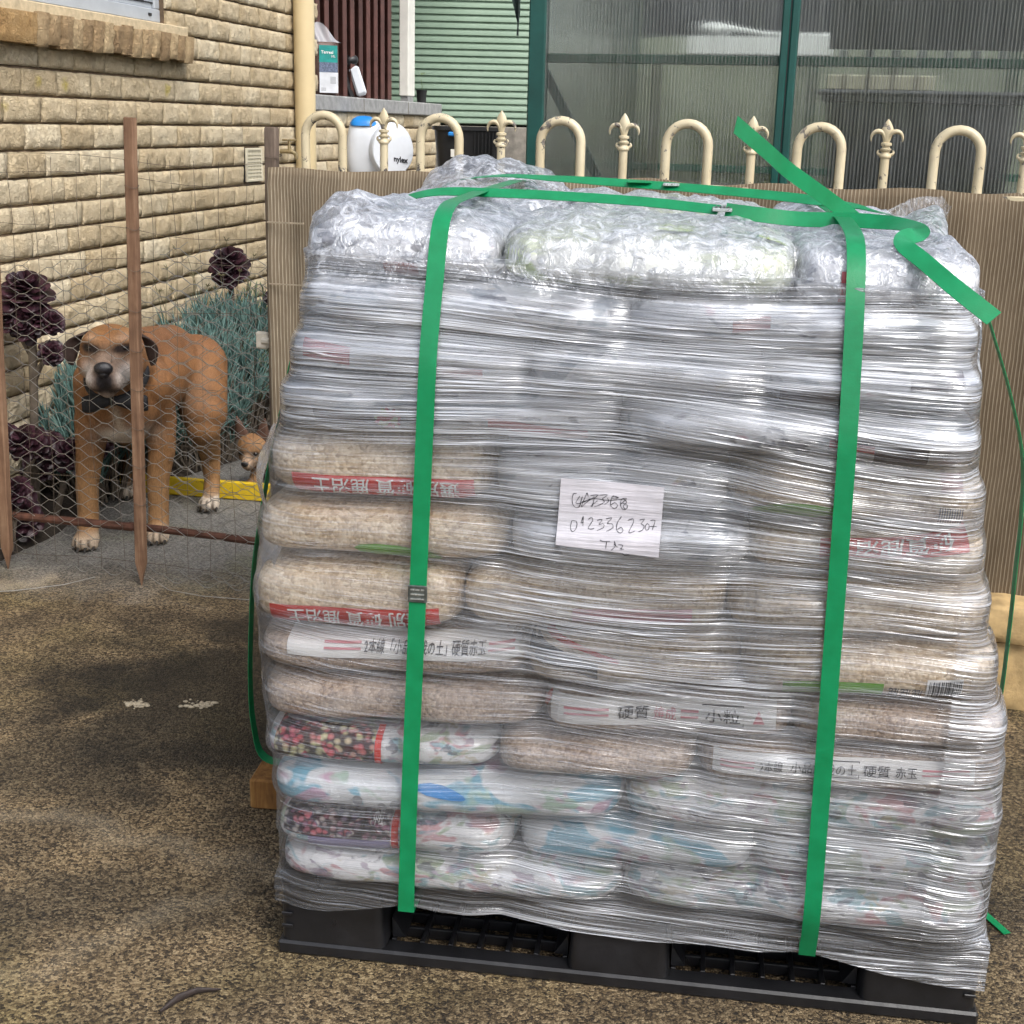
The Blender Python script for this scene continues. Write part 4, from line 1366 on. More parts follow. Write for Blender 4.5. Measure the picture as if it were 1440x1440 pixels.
# green printing
key = (7, 0, 0); q = gb(key)
pr(key, q.blob(loc_x(key, .20), -q.hc * .50, .065, q.hc * .24, -.08), 'ink_green', 'green_print')
key = (5, 0, 2); q = gb(key)
pr(key, q.band(loc_x(key, .765), loc_x(key, .905), -q.hc * .66, -q.hc * .18, nx=16), 'ink_green', 'green_print')
m = MB()
for x in (0.0, .016, .032):
    m = q.glyphs('鹿', loc_x(key, .912) + x, -q.hc * .62, q.hc * .36, .014, flip=True, mb=m, bold=.01)
pr(key, m, 'ink_black', 'lettering')
m = q.band(loc_x(key, .963), loc_x(key, 1.012), -q.hc * .52, q.hc * .02, nx=6); pr(key, m, 'ink_white', 'barcode_panel')
m = MB(); x = loc_x(key, .966); r9 = random.Random(4)
while x < loc_x(key, 1.009):
    w_ = r9.choice([.0007, .0012, .0018, .0024]); q.band(x, x + w_, -q.hc * .48, -q.hc * .04, off=.0033, nx=1, nz=4, mb=m); x += w_ + r9.choice([.0008, .0012, .0018])
pr(key, m, 'ink_black', 'barcode')
key = (8, 0, 2); q = gb(key)
pr(key, q.blob(loc_x(key, .76), -q.hc * .45, .060, q.hc * .24, .1), 'ink_green', 'green_print')
m = MB(); x = loc_x(key, .955)
while x < loc_x(key, .985):
    q.band(x, x + .0015, -q.hc * .55, -q.hc * .1, off=.0033, nx=1, nz=3, mb=m); x += .0032
pr(key, m, 'ink_black', 'barcode')
# white bands of the clay bags
def white_band(key, a0, a1, zf0, zf1, items, tilt=0.0):
    q = gb(key)
    z0, z1 = q.hc * zf0, q.hc * zf1
    x0, x1 = loc_x(key, a0), loc_x(key, a1)
    pr(key, q.band(x0, x1, z0, z1, ztilt=tilt, nx=30), 'ink_white', 'white_band')
    mk, mr = MB(), MB()
    L = x1 - x0
    for (kind, u0, u1, body) in items:
        xa = x0 + L * u0; wd = L * (u1 - u0); tz = tilt * ((u0 + u1) / 2 - .5)
        hgt = (z1 - z0)
        if kind == 't': q.glyphs(body, xa, z0 + hgt * .27 + tz, hgt * .48, wd, mb=mk, bold=.006, off=.0048, ztilt=tilt * (u1 - u0))
        elif kind == 'r': q.glyphs(body, xa, z0 + hgt * .27 + tz, hgt * .48, wd, mb=mr, bold=.004, ztilt=tilt * (u1 - u0))
        elif kind == 'l':
            for zz in (.38, .60): q.band(xa, xa + wd, z0 + hgt * zz + tz, z0 + hgt * (zz + .09) + tz, off=.0032, nx=10, nz=1, mb=mr, ztilt=tilt * (u1 - u0))
        elif kind == 'b':
            e = .0010
            for (xx0, xx1, v0, v1) in ((xa, xa + wd, .14, .17), (xa, xa + wd, .84, .87), (xa, xa + e, .14, .87), (xa + wd - e, xa + wd, .14, .87)):
                q.band(xx0, xx1, z0 + hgt * v0 + tz, z0 + hgt * v1 + tz, off=.0032, nx=6, nz=1, mb=mk)
    pr(key, mk, 'ink_black', 'lettering')
    pr(key, mr, 'ink_pink', 'red_lines')
white_band((5, 0, 0), .030, .390, .02, .80, [('l', .16, .32, ''), ('t', .335, .42, '2本線'), ('t', .445, .68, '「小品盆栽の土」'), ('t', .70, .84, '硬質赤玉'), ('l', .85, .95, '')])
white_band((3, 0, 2), .675, 1.045, -.18, .55, [('l', .03, .16, ''), ('t', .18, .27, '2本線'), ('b', .285, .565, ''), ('t', .30, .555, '小品盆栽の土'), ('t', .58, .68, '硬質'), ('t', .70, .78, '赤玉'), ('l', .80, .98, '')])
white_band((4, 0, 1), .435, .760, -.25, .62, [('l', .06, .26, ''), ('t', .30, .44, '硬質'), ('r', .46, .56, '焼成'), ('l', .58, .66, ''), ('b', .675, .86, ''), ('t', .69, .845, '小粒'), ('r', .90, .95, '▲')])
key = (4, 0, 1); q = gb(key)
m = MB()
for j, x in enumerate((.395, .410, .424)):
    q.blob(loc_x(key, x), q.hc * .1, .004, q.hc * .55, -.5, mb=m)
pr(key, m, 'ink_red', 'red_strokes')
key = (5, 0, 1); q = gb(key)
pr(key, q.band(loc_x(key, .40), loc_x(key, .50), -q.hc * .1, q.hc * .45, nx=10, ztilt=-.03), 'ink_black', 'dark_print')
pr(key, q.band(loc_x(key, .41), loc_x(key, .53), q.hc * .50, q.hc * .62, nx=10, ztilt=-.03), 'ink_red', 'red_edge')
# succulent pictures
def rosette(key, a, zf, r_, mats, n=9, seed=1):
    q = gb(key)
    rr_ = random.Random(seed)
    groups = {}
    for ring, cnt in ((1.0, n + 4), (.66, n + 2), (.34, 5)):
        for k in range(cnt):
            t = 2 * math.pi * k / cnt + ring * 2 + rr_.uniform(-.15, .15)
            d = r_ * ring * .62
            mt = rr_.choice(mats)
            m = groups.setdefault(mt, MB())
            dk = groups.setdefault('petal_dark', MB())
            q.blob(loc_x(key, a) + d * .9 * math.cos(t), q.hc * zf + d * .68 * math.sin(t), r_ * .40, r_ * .19, math.atan2(math.sin(t) * .75, math.cos(t)), off=.0026 + .0008 * (1 - ring), mb=dk, n=10)
            q.blob(loc_x(key, a) + d * math.cos(t), q.hc * zf + d * .75 * math.sin(t), r_ * .36, r_ * .15, math.atan2(math.sin(t) * .75, math.cos(t)), off=.0030 + .0008 * (1 - ring) + .0003 * rr_.random(), mb=m, n=10)
    for mt, m in groups.items(): pr(key, m, mt, 'petal_print')
def picture_mat(name, stops, scale):
    """printed photograph of plump succulent leaves"""
    g = G(name)
    P = g.pos()
    q = g.mapping(P, (1, 1, 1.15))
    big = g.n('TexVoronoi', {'feature': 'SMOOTH_F1'}, Vector=q, Scale=scale * .36, Smoothness=.3)
    leaf = g.n('TexVoronoi', {'feature': 'F1'}, Vector=q, Scale=scale)
    hue = g.n('SeparateColor', Color=big.outputs['Color']).outputs[0]
    vary = g.n('SeparateColor', Color=leaf.outputs['Color']).outputs[1]
    c = g.ramp(g.math('ADD', g.math('MULTIPLY', hue, .8), g.math('MULTIPLY', vary, .2)), stops)
    ink_ = g.ramp(leaf.outputs['Distance'], [(.10, (1.25, 1.22, 1.15)), (.40, (.75, .72, .70)), (.62, (.10, .08, .10))])
    c = g.mix(1.0, c, ink_, 'MULTIPLY')
    return g.done(g.bsdf(Base_Color=c, Roughness=.3))
MATS['picture_a'] = picture_mat('succulent_photo_print', [(.15, (.10, .06, .10)), (.34, (.40, .40, .22)), (.45, (.50, .46, .30)), (.55, (.44, .17, .17)), (.68, (.50, .07, .09)), (.9, (.16, .13, .22))], 85)
MATS['picture_b'] = picture_mat('dark_succulent_photo_print', [(.15, (.05, .04, .06)), (.40, (.20, .08, .11)), (.55, (.40, .38, .36)), (.70, (.10, .08, .15)), (.85, (.42, .12, .15))], 95)
key = (3, 0, 0)
q = gb(key)
pr(key, q.band(loc_x(key, .006), loc_x(key, .165), -q.hc * .60, q.hc * .75, nx=20), 'picture_a', 'picture_panel')
pr(key, q.band(loc_x(key, .166), loc_x(key, .176), -q.hc * .70, q.hc * .78, nx=3), 'ink_red', 'red_edge')
key = (1, 0, 0); q = gb(key)
pr(key, q.band(loc_x(key, .015), loc_x(key, .190), -q.hc * .10, q.hc * .80, nx=20), 'picture_b', 'picture_panel')
pr(key, q.band(loc_x(key, .060), loc_x(key, .19), -q.hc * .62, -q.hc * .10, nx=16), 'petal_lilac', 'pale_strip')
pr(key, q.band(loc_x(key, .192), loc_x(key, .203), -q.hc * .75, q.hc * .80, nx=3), 'ink_red', 'red_edge')
pr(key, q.glyphs('中粒', loc_x(key, .162), q.hc * .45, q.hc * .32, .016), 'ink_white', 'lettering')
key = (2, 0, 0); q = gb(key)
m = MB()
for x, zf, r_ in ((.142, -.15, .0085), (.180, -.35, .0075), (.20, -.25, .008), (.225, .0, .006)): q.blob(loc_x(key, x), q.hc * zf, r_, r_, mb=m)
pr(key, m, 'ink_grey', 'dots')
pr(key, q.blob(loc_x(key, .27), q.hc * .30, .040, q.hc * .20, -.15), 'ink_blue', 'blue_print')
# dark and pink prints high in the stack
rp = random.Random(77)
def smear(key, a, zf, w_, h_, mat, tilt=0.0):
    q = gb(key); pr(key, q.band(loc_x(key, a), loc_x(key, a + w_), q.hc * (zf - h_), q.hc * (zf + h_), nx=14, nz=4, ztilt=tilt), mat, 'print_panel')
smear((9, 0, 0), .075, -.42, .10, .30, 'petal_dark', .004)
rosette((9, 0, 0), .185, -.3, .02, ['petal_red', 'petal_green'], seed=12)
smear((9, 0, 0), .33, -.35, .14, .16, 'petal_red', -.006)
smear((9, 0, 1), .86, -.35, .07, .28, 'petal_dark', .006)
smear((9, 0, 1), .80, -.1, .06, .12, 'petal_red', -.004)
smear((10, 0, 0), .06, .05, .07, .32, 'petal_red', -.008)
smear((10, 0, 0), .26, -.42, .06, .18, 'petal_red', 0)
smear((10, 0, 2), .73, -.35, .10, .26, 'petal_dark', 0)
smear((10, 0, 2), .90, .35, .07, .24, 'petal_dark', .012)
smear((8, 0, 2), .955, .55, .028, .22, 'petal_rose', 0)
smear((12, 0, 0), .17, -.5, .05, .22, 'petal_rose', 0)
smear((11, 0, 1), .66, .2, .05, .2, 'petal_rose', .01)
smear((12, 0, 2), .80, -.2, .012, .5, 'petal_red', .0)
for key, n in ():
    q = gb(key)
    for i in range(n):
        a_ = q.ca + q.ha * rp.uniform(-.8, .85)
        if key[2] == 0 and a_ < .26: a_ = .30 + rp.random() * .2
        rosette(key, a_, rp.uniform(-.4, .5), rp.uniform(.016, .028), rp.sample(['petal_rose', 'petal_green', 'petal_cream', 'petal_lilac', 'petal_dark'], 2), n=7, seed=rp.randint(1, 999))
# top bag: lime and dark-green lettering, read upside down from the front
key = (12, 0, 1); q = gb(key)
def top_glyph(key, body, a, b, w_, h_, mat, name):
    q = gb(key); vs, fs = text_mesh(body, 1.0, .012)
    xs_ = [v[0] for v in vs]; ys_ = [v[1] for v in vs]
    out = []
    for (px, py) in vs:
        u = 1 - (px - min(xs_)) / (max(xs_) - min(xs_)); v = 1 - (py - min(ys_)) / (max(ys_) - min(ys_))
        x = a + u * w_ - q.ca; y = b + v * h_ - q.cb
        k = (abs(x / q.ha) ** (2 / q.E1) + abs(y / q.hb) ** (2 / q.E1)) ** (q.E1 / q.E2)
        zz = q.hc * max(0, 1 - k) ** (q.E2 / 2)
        out.append(pp_(*(Vector(q.xf(x, y, zz)) + Vector((0, 0, .0045)))))
    m = MB(); m.add(out, fs); pr(key, m, mat, name)
top_glyph(key, '●', .54, .13, .06, .06, 'ink_lime', 'lime_print')
top_glyph(key, '●', .69, .16, .05, .05, 'ink_lime', 'lime_print')
top_glyph(key, 'KI', .64, .13, .055, .06, 'ink_dgreen', 'lettering')
top_glyph(key, 'ᘐ', .58, .13, .04, .05, 'ink_dgreen', 'leaf_print')
# ------------------------------------------------------------------ stretch film drawn over the stack
pb_v = [(x, y, z) for x in (0, 1.1) for y in (0, 1.1) for z in (0.0, .15)]
pb_f = [(0, 1, 3, 2), (4, 6, 7, 5), (0, 4, 5, 1), (2, 3, 7, 6), (0, 2, 6, 4), (1, 5, 7, 3)]
bvh = BVHTree.FromPolygons([Vector(v) for v in hull_v + pb_v], hull_f + [tuple(i + len(hull_v) for i in f) for f in pb_f])
cols = []       # (ox, oy, ix, iy)
NF, NCRN, NSD = 250, 24, 56
for i in range(NF): cols.append((.10 + .90 * i / NF, -.2, 0, 1))
def corner(cx, cy, a0):
    for i in range(NCRN):
        t = R(a0 + 90 * i / NCRN); cols.append((cx + .3 * math.cos(t), cy + .3 * math.sin(t), -math.cos(t), -math.sin(t)))
corner(1.0, .1, -90)
for i in range(NSD): cols.append((1.3, .1 + .9 * i / NSD, -1, 0))
corner(1.0, 1.0, 0)
for i in range(NSD): cols.append((1.0 - .9 * i / NSD, 1.3, 0, -1))
corner(.1, 1.0, 90)
for i in range(NSD): cols.append((-.2, 1.0 - .9 * i / NSD, 1, 0))
corner(.1, .1, 180)
NC, NR = len(cols), 236
FB = [(.0, .100), (.015, .095), (.13, .113), (.218, .136), (.27, .127), (.36, .117), (.47, .099), (.58, .093), (.69, .099), (.76, .095), (.838, .104), (.886, .094), (.96, .078), (1.084, .064), (1.1, .064)]
zmap = np.zeros((NC, NR)); D = np.full((NC, NR), .42)
arc = np.zeros(NC)
for c, (ox, oy, ix, iy) in enumerate(cols):
    xa = ox + ix * .2
    xa = min(1.1, max(0, xa))
    zb = lerp_tab(FB, xa) if oy < .2 else .07 + .02 * noise.noise(Vector((ox * 4, oy * 4, 0)))
    zt = 1.134 - .026 * xa
    if c: arc[c] = arc[c - 1] + (.90 / NF if c < NF else .014)
    if c == NC - NCRN - NSD: arc[c] = -.014 * (NCRN + NSD)
    for r_ in range(NR):
        z = zb + (zt - zb) * r_ / (NR - 1)
        zmap[c, r_] = z
        hit = bvh.ray_cast(Vector((ox, oy, z)), Vector((ix, iy, 0)), .6)
        if hit[0] is not None: D[c, r_] = hit[3]
raw = -D
def run(a, wdt, axis, fn):
    out = a.copy()
    for k in range(1, wdt + 1):
        if axis == 0:
            out = fn(out, np.roll(a, k, 0)); out = fn(out, np.roll(a, -k, 0))
        else:
            p = np.pad(a, ((0, 0), (k, k)), mode='edge')
            out = fn(out, p[:, 2 * k:]); out = fn(out, p[:, :-2 * k])
    return out
def blur(a, n, axis):
    for _ in range(n):
        if axis == 0: a = (np.roll(a, 1, 0) + 2 * a + np.roll(a, -1, 0)) / 4
        else:
            p = np.pad(a, ((0, 0), (1, 1)), mode='edge'); a = (p[:, 2:] + 2 * a + p[:, :-2]) / 4
    return a
f1 = run(run(raw, 30, 0, np.maximum), 30, 0, np.minimum)
f1 = np.maximum(raw, .85 * f1 + .15 * raw)
f1 = run(run(f1, 9, 1, np.maximum), 9, 1, np.minimum)
f1 = blur(blur(f1, 14, 0), 6, 1)
film = np.maximum(f1, raw + .001) + .0074
film = blur(film, 2, 1)
# pleats: fine taut horizontal ridges, coarser gathers near the top
for c in range(NC):
    s_ = arc[c]
    for r_ in range(NR):
        z = zmap[c, r_]
        t = smooth01(.98, 1.12, z)
        ww = z + .006 * noise.noise(Vector((s_ * 3, z * 5, 4)))
        film[c, r_] += .0005 * noise.noise(Vector((s_ * 1.2, ww * 110, 2))) + .0009 * noise.noise(Vector((s_ * 1.6, ww * 30, 6)))
        if t > 0: film[c, r_] += t * (.007 * noise.noise(Vector((s_ * 9, z * 22, 9))) + .004 * noise.noise(Vector((s_ * 24, z * 40, 5))))
def film_pt(c, r_, off=0.0):
    ox, oy, ix, iy = cols[c % NC]
    d = -(film[c % NC, r_] + off)
    return Vector((ox + ix * d, oy + iy * d, zmap[c % NC, r_]))
def front_film(a, z, off=.0015):
    c = max(0, min(NF - 1, int(round((a - .10) / .90 * NF))))
    r_ = int(np.argmin(np.abs(zmap[c] - z)))
    p = film_pt(c, r_, off)
    return Vector((a, p.y, z))
CTR = Vector((.53, .55, 0))
KR = 46
bumps = [(.20, .98, .13, .055), (.10, .90, .08, .030), (.985, .40, .055, .050), (.90, .55, .07, .030), (.10, .10, .06, .018), (.45, .70, .10, .012)]
def cap_z(x, y, edge):
    hit = bvh.ray_cast(Vector((x, y, 1.7)), Vector((0, 0, -1)), 1.0)
    z = hit[0].z if hit[0] is not None else 1.10
    for (bx, by, br, bh) in bumps:
        z += bh * math.exp(-((x - bx) ** 2 + (y - by) ** 2) / br ** 2)
    n1 = abs(noise.noise(Vector((x * 13, y * 13, 1)))); n2 = abs(noise.noise(Vector((x * 31, y * 31, 5)))); n3 = noise.noise(Vector((x * 60, y * 60, 5)))
    return z + .006 + .020 * n1 * edge + .010 * n2 * edge + .003 * n3
verts = []; uvs = []; wrap = []; faces = []; tens = []; crum = []
for r_ in range(NR):
    for c in range(NC):
        p = film_pt(c, r_)
        verts.append(p)
        uvs.append((arc[c], zmap[c, r_] + .028 * noise.noise(Vector((arc[c] * 2.4, zmap[c, r_] * 4, 2))) + .035 * arc[c]))
        tens.append(smooth01(-.25, .25, noise.noise(Vector((arc[c] * 9, zmap[c, r_] * 30, 7)))) * .85 + .15); crum.append(smooth01(1.06, 1.15, p.z))
        a, z = p.x, p.z
        w_ = .78
        if c < NF or c >= NC - NCRN:
            w_ = .30 + .62 * smooth01(.82, .93, z) + .46 * smooth01(.22, .50, a) * smooth01(.36, .60, z) * (1 - .55 * smooth01(.66, .95, a) * (1 - smooth01(.62, .82, z)))
            w_ += .24 * smooth01(.26, .42, a) * (1 - smooth01(.36, .42, z))
            w_ -= .24 * (1 - smooth01(.14, .36, a)) * (1 - smooth01(.78, .9, z))
            w_ -= .34 * smooth01(.74, .88, a) * math.exp(-((z - .555) / .055) ** 2)
            w_ += .34 * (1 - smooth01(.10, .20, z))
        wrap.append(max(.24, min(1, w_)) * (1.05 + .45 * noise.noise(p * 4.5)))
for r_ in range(NR - 1):
    for c in range(NC):
        c2 = (c + 1) % NC
        a = r_ * NC
        faces.append((a + c, a + c2, a + NC + c2, a + NC + c))
top_row = [film_pt(c, NR - 1) for c in range(NC)]
prev0 = (NR - 1) * NC
for k in range(1, KR + 1):
    t = (k / KR) ** 1.7 * .985
    base = len(verts)
    for c in range(NC):
        p = top_row[c]
        x = p.x + (CTR.x - p.x) * t; y = p.y + (CTR.y - p.y) * t
        z = max(cap_z(x, y, min(1.0, .3 + k * .07)), p.z + .0008 * min(k, 6))
        tens.append(.5); crum.append(max(smooth01(1.06, 1.15, z), min(1, k / 6)))
        verts.append(Vector((x, y, z))); uvs.append((x * 1.0 + 10, y)); wrap.append(.74 + .30 * noise.noise(Vector((x * 5, y * 5, 3))))
    for c in range(NC):
        c2 = (c + 1) % NC
        faces.append((prev0 + c, prev0 + c2, base + c2, base + c))
    prev0 = base
def film_mat():
    g = G('stretch_film')
    U = g.uv(); P = g.pos()
    wv = g.n('Attribute', {'attribute_name': 'wrap'}).outputs['Fac']
    brk = g.n('Attribute', {'attribute_name': 'tension'}).outputs['Fac']
    topm = g.n('Attribute', {'attribute_name': 'crumple'}).outputs['Fac']
    s1 = g.noise(g.mapping(U, (2.0, 190, 1)), 1.0, 2, .7)
    s3 = g.noise(g.mapping(U, (1.0, 34, 1), (0, 0, .0), (9, 1, 0)), 1.0, 2, .6)
    crk = g.noise(P, 36, 3, .75, 1.6)
    side = g.math('SUBTRACT', 1.0, g.math('MULTIPLY', topm, .8))
    streak = g.math('ADD', g.math('MULTIPLY', s1, .80), g.math('MULTIPLY', s3, .42))
    streak = g.math('ADD', g.math('MULTIPLY', streak, side), g.math('MULTIPLY', g.math('MULTIPLY', crk, topm), 1.0))
    sk = g.ramp(streak, [(.50, .03), (.62, .24), (.78, .95)])
    def thread(src, wdt):      # thin taut creases along contour lines of stretched noise
        return g.ramp(g.math('ABSOLUTE', g.math('SUBTRACT', src, .5)), [(0.0, 1.0), (wdt, 0.0)])
    t1 = g.noise(g.mapping(U, (1.3, 80, 1), (0, 0, 0), (5, 2, 0)), 1.0, 1, .5)
    t2 = g.noise(g.mapping(U, (2.0, 130, 1), (0, 0, -.03), (1, 8, 0)), 1.0, 1, .5)
    thr = g.math('MAXIMUM', thread(t1, .032), thread(t2, .036))
    thr = g.math('MULTIPLY', g.math('MULTIPLY', thr, side), brk)
    sk = g.math('ADD', sk, g.math('MULTIPLY', thr, .60))
    op = g.math('MULTIPLY', wv, sk, clamp=True)
    hgt = g.math('ADD', g.math('MULTIPLY', s1, 1.3), g.math('MULTIPLY', s3, .4))
    hgt = g.math('ADD', g.math('MULTIPLY', hgt, side), g.math('MULTIPLY', g.math('MULTIPLY', crk, topm), 2.0))
    hgt = g.math('ADD', hgt, g.math('MULTIPLY', thr, .9))
    nrm = g.bump(hgt, .8, .0035)
    tr = g.n('BsdfTransparent', Color=(.985, .985, .99))
    df = g.n('BsdfDiffuse', Color=(.85, .88, .95)); g.set(df, 'Normal', nrm)
    tl = g.n('BsdfTranslucent', Color=(.85, .88, .95))
    hz = g.n('MixShader', Fac=.30); g.set(hz, '1', df); g.set(hz, '2', tl)
    gl = g.n('BsdfGlossy', Color=(.95, .97, 1.0), Roughness=g.math('MULTIPLY_ADD', topm, .13, .17)); g.set(gl, 'Normal', nrm)
    m1 = g.n('MixShader', Fac=g.math('MULTIPLY', op, .86)); g.set(m1, '1', tr); g.set(m1, '2', hz)
    fr = g.n('Fresnel', IOR=1.65); g.set(fr, 'Normal', nrm)      # several film layers, several reflections
    gf = g.math('ADD', g.math('MULTIPLY', g.math('MULTIPLY', g.math('ADD', fr, .03), g.math('MULTIPLY_ADD', wv, .75, .35, clamp=True)), g.math('MULTIPLY_ADD', topm, -.35, 1.0)), g.math('MULTIPLY', op, .20), clamp=True)
    m2 = g.n('MixShader', Fac=gf); g.set(m2, '1', m1); g.set(m2, '2', gl)
    return g.done(m2)
MATS['film'] = film_mat()
me = bpy.data.meshes.new('stretch_film')
me.from_pydata([tuple(pp_(*v)) for v in verts], [], faces)
uvl = me.uv_layers.new(name='wrap_uv')
li = np.zeros(len(me.loops), dtype=np.int32); me.loops.foreach_get('vertex_index', li)
uvl.data.foreach_set('uv', np.array(uvs, dtype=np.float32)[li].ravel())
for an, av in (('wrap', wrap), ('tension', tens), ('crumple', crum)):
    at = me.attributes.new(an, 'FLOAT', 'POINT'); at.data.foreach_set('value', np.array(av, dtype=np.float32))
me.polygons.foreach_set('use_smooth', [True] * len(me.polygons))
me.materials.append(MATS['film'])
film_o = bpy.data.objects.new('stretch_film', me); COL.objects.link(film_o)
tagp(film_o, 'clear stretch film wrapped round the whole stack of soil bags', 'plastic film')
# crumpled tails of film standing up at the corners
def flap(pts_a, pts_b, nx=26, ny=16, amp=.012, seed=1):
    """crumpled skin between two polylines (pallet coordinates)"""
    def at_(pl, t):
        f = t * (len(pl) - 1); i = min(len(pl) - 2, int(f)); u = f - i
        return Vector(pl[i]) * (1 - u) + Vector(pl[i + 1]) * u
    rows = []
    for j in range(ny + 1):
        v = j / ny; row = []
        for i in range(nx + 1):
            u = i / nx
            p = at_(pts_a, u) * (1 - v) + at_(pts_b, u) * v
            k = amp * (.25 + v)
            d = Vector([noise.noise(p * 17 + Vector((seed, q * 9, 0))) + .6 * noise.noise(p * 45 + Vector((seed, q * 5, 3))) for q in range(3)])
            row.append(pp_(*(p + d * k)))
        rows.append(row)
    return MB().grid(rows)
def flap_mat():
    g = G('loose_film')
    P = g.pos()
    n1 = g.noise(P, 48, 6, .72, 1.5)
    nrm = g.bump(n1, .9, .006)
    tr = g.n('BsdfTransparent', Color=(.95, .955, .96))
    df = g.n('BsdfDiffuse', Color=(.72, .73, .77)); tl = g.n('BsdfTranslucent', Color=(.72, .73, .77))
    hz = g.n('MixShader', Fac=.4); g.set(hz, '1', df); g.set(hz, '2', tl)
    gl = g.n('BsdfGlossy', Color=(.95, .96, 1), Roughness=.15); g.set(gl, 'Normal', nrm)
    m1 = g.n('MixShader', Fac=g.ramp(n1, [(.42, .04), (.66, .42)])); g.set(m1, '1', tr); g.set(m1, '2', hz)
    fr = g.n('Fresnel', IOR=1.5); g.set(fr, 'Normal', nrm)
    m2 = g.n('MixShader', Fac=fr); g.set(m2, '1', m1); g.set(m2, '2', gl)
    return g.done(m2)
MATS['loose_film'] = flap_mat()
def addflap(m):
    o = m.build('film_tail', MATS['loose_film'], film_o)
    o.data.polygons.foreach_set('use_smooth', [True] * len(o.data.polygons))
addflap(flap([(.06, .97, 1.12), (.12, 1.0, 1.16), (.20, 1.03, 1.17), (.30, 1.03, 1.16)], [(.09, .96, 1.175), (.16, .99, 1.215), (.20, 1.0, 1.238), (.27, 1.01, 1.20)], seed=2))
addflap(flap([(.88, .42, 1.15), (.94, .44, 1.15), (.99, .47, 1.14), (1.0, .55, 1.12)], [(.885, .43, 1.185), (.94, .46, 1.205), (1.0, .49, 1.212), (1.03, .54, 1.195)], seed=5, amp=.008))
addflap(flap([(.06, .03, 1.12), (.085, .02, 1.14), (.12, .02, 1.15), (.17, .03, 1.155)], [(.075, .05, 1.185), (.09, .05, 1.198), (.12, .05, 1.185), (.16, .06, 1.178)], seed=8, amp=.007))
# web of film stretched out to the slack strap on the dog side
addflap(flap([(.02, .0, .90), (-.005, -.01, .80), (.005, -.01, .73)], [(-.015, .10, .86), (-.055, .10, .785), (-.035, .08, .74)], nx=20, ny=10, seed=12, amp=.006))
addflap(flap([(.02, .0, .70), (-.02, -.01, .60), (-.012, -.01, .45), (.0, -.01, .36)], [(-.03, .06, .70), (-.045, .07, .60), (-.040, .07, .46), (-.02, .05, .36)], nx=24, ny=8, seed=14, amp=.004))

# ------------------------------------------------------------------ green strapping
def strap_mat():
    g = G('green_strapping')
    P = g.pos()
    n1 = g.noise(P, 30, 4, .6); tick = g.noise(P, 420, 2, .5)
    c = g.ramp(n1, [(.3, (.004, .215, .075)), (.7, (.008, .285, .110))])
    p = g.bsdf(Base_Color=c, Roughness=.30)
    g.set(p, 'Normal', g.bump(tick, .25, .001))
    tl = g.n('BsdfTranslucent', Color=(.02, .50, .19))
    mx = g.n('MixShader', Fac=.22); g.set(mx, '1', p); g.set(mx, '2', tl)
    return g.done(mx)
MATS['strap'] = strap_mat()
simple('steel_seal', (.16, .18, .17), .35, .35, 90, metal=.8, bump=.3)
simple('foil_seal', (.52, .55, .54), .30, .25, 90, metal=.7, bump=.3)
SW, ST = .0250, .0012
def resample(pts, step=.012):
    pts = [Vector(p) for p in pts]
    # Catmull-Rom
    out = []
    for i in range(len(pts) - 1):
        p0 = pts[max(0, i - 1)]; p1 = pts[i]; p2 = pts[i + 1]; p3 = pts[min(len(pts) - 1, i + 2)]
        n = max(2, int((p2 - p1).length / step))
        for k in range(n):
            t = k / n
            out.append(.5 * ((2 * p1) + (p2 - p0) * t + (2 * p0 - 5 * p1 + 4 * p2 - p3) * t * t + (3 * p1 - p0 - 3 * p2 + p3) * t ** 3))
    out.append(pts[-1])
    return out
def ribbon(pts, side, w_=SW, th=ST):
    """pts in pallet coordinates, side: fixed vector or list"""
    n = len(pts); rows = []
    for i, p in enumerate(pts):
        t = (pts[min(n - 1, i + 1)] - pts[max(0, i - 1)]).normalized()
        if isinstance(side, tuple) and side[0] == 'face': s_ = Vector(side[1]).cross(t)
        else: s_ = Vector(side(i / (n - 1)) if callable(side) else side)
        s_ = (s_ - t * s_.dot(t)).normalized()
        nn = t.cross(s_)
        ring = [p + s_ * (x * w_ / 2) + nn * (y * th / 2) for x, y in ((-1, -1), (1, -1), (1, 1), (-1, 1))]
        ring = [pp_(*q) for q in ring]
        rows.append(ring + [ring[0]])
    m = MB(); m.grid(rows)
    m.f.append((0, 1, 2, 3)); m.f.append(tuple((n - 1) * 5 + k for k in (3, 2, 1, 0)))
    return m
def hull2(pts):
    pts = sorted(set(pts))
    def cr(o, a, b): return (a[0] - o[0]) * (b[1] - o[1]) - (a[1] - o[1]) * (b[0] - o[0])
    up_ = []
    for p in reversed(pts):
        while len(up_) >= 2 and cr(up_[-2], up_[-1], p) <= 0: up_.pop()
        up_.append(p)
    lo_ = []
    for p in pts:
        while len(lo_) >= 2 and cr(lo_[-2], lo_[-1], p) <= 0: lo_.pop()
        lo_.append(p)
    return lo_[:-1] + up_[:-1]     # counter-clockwise
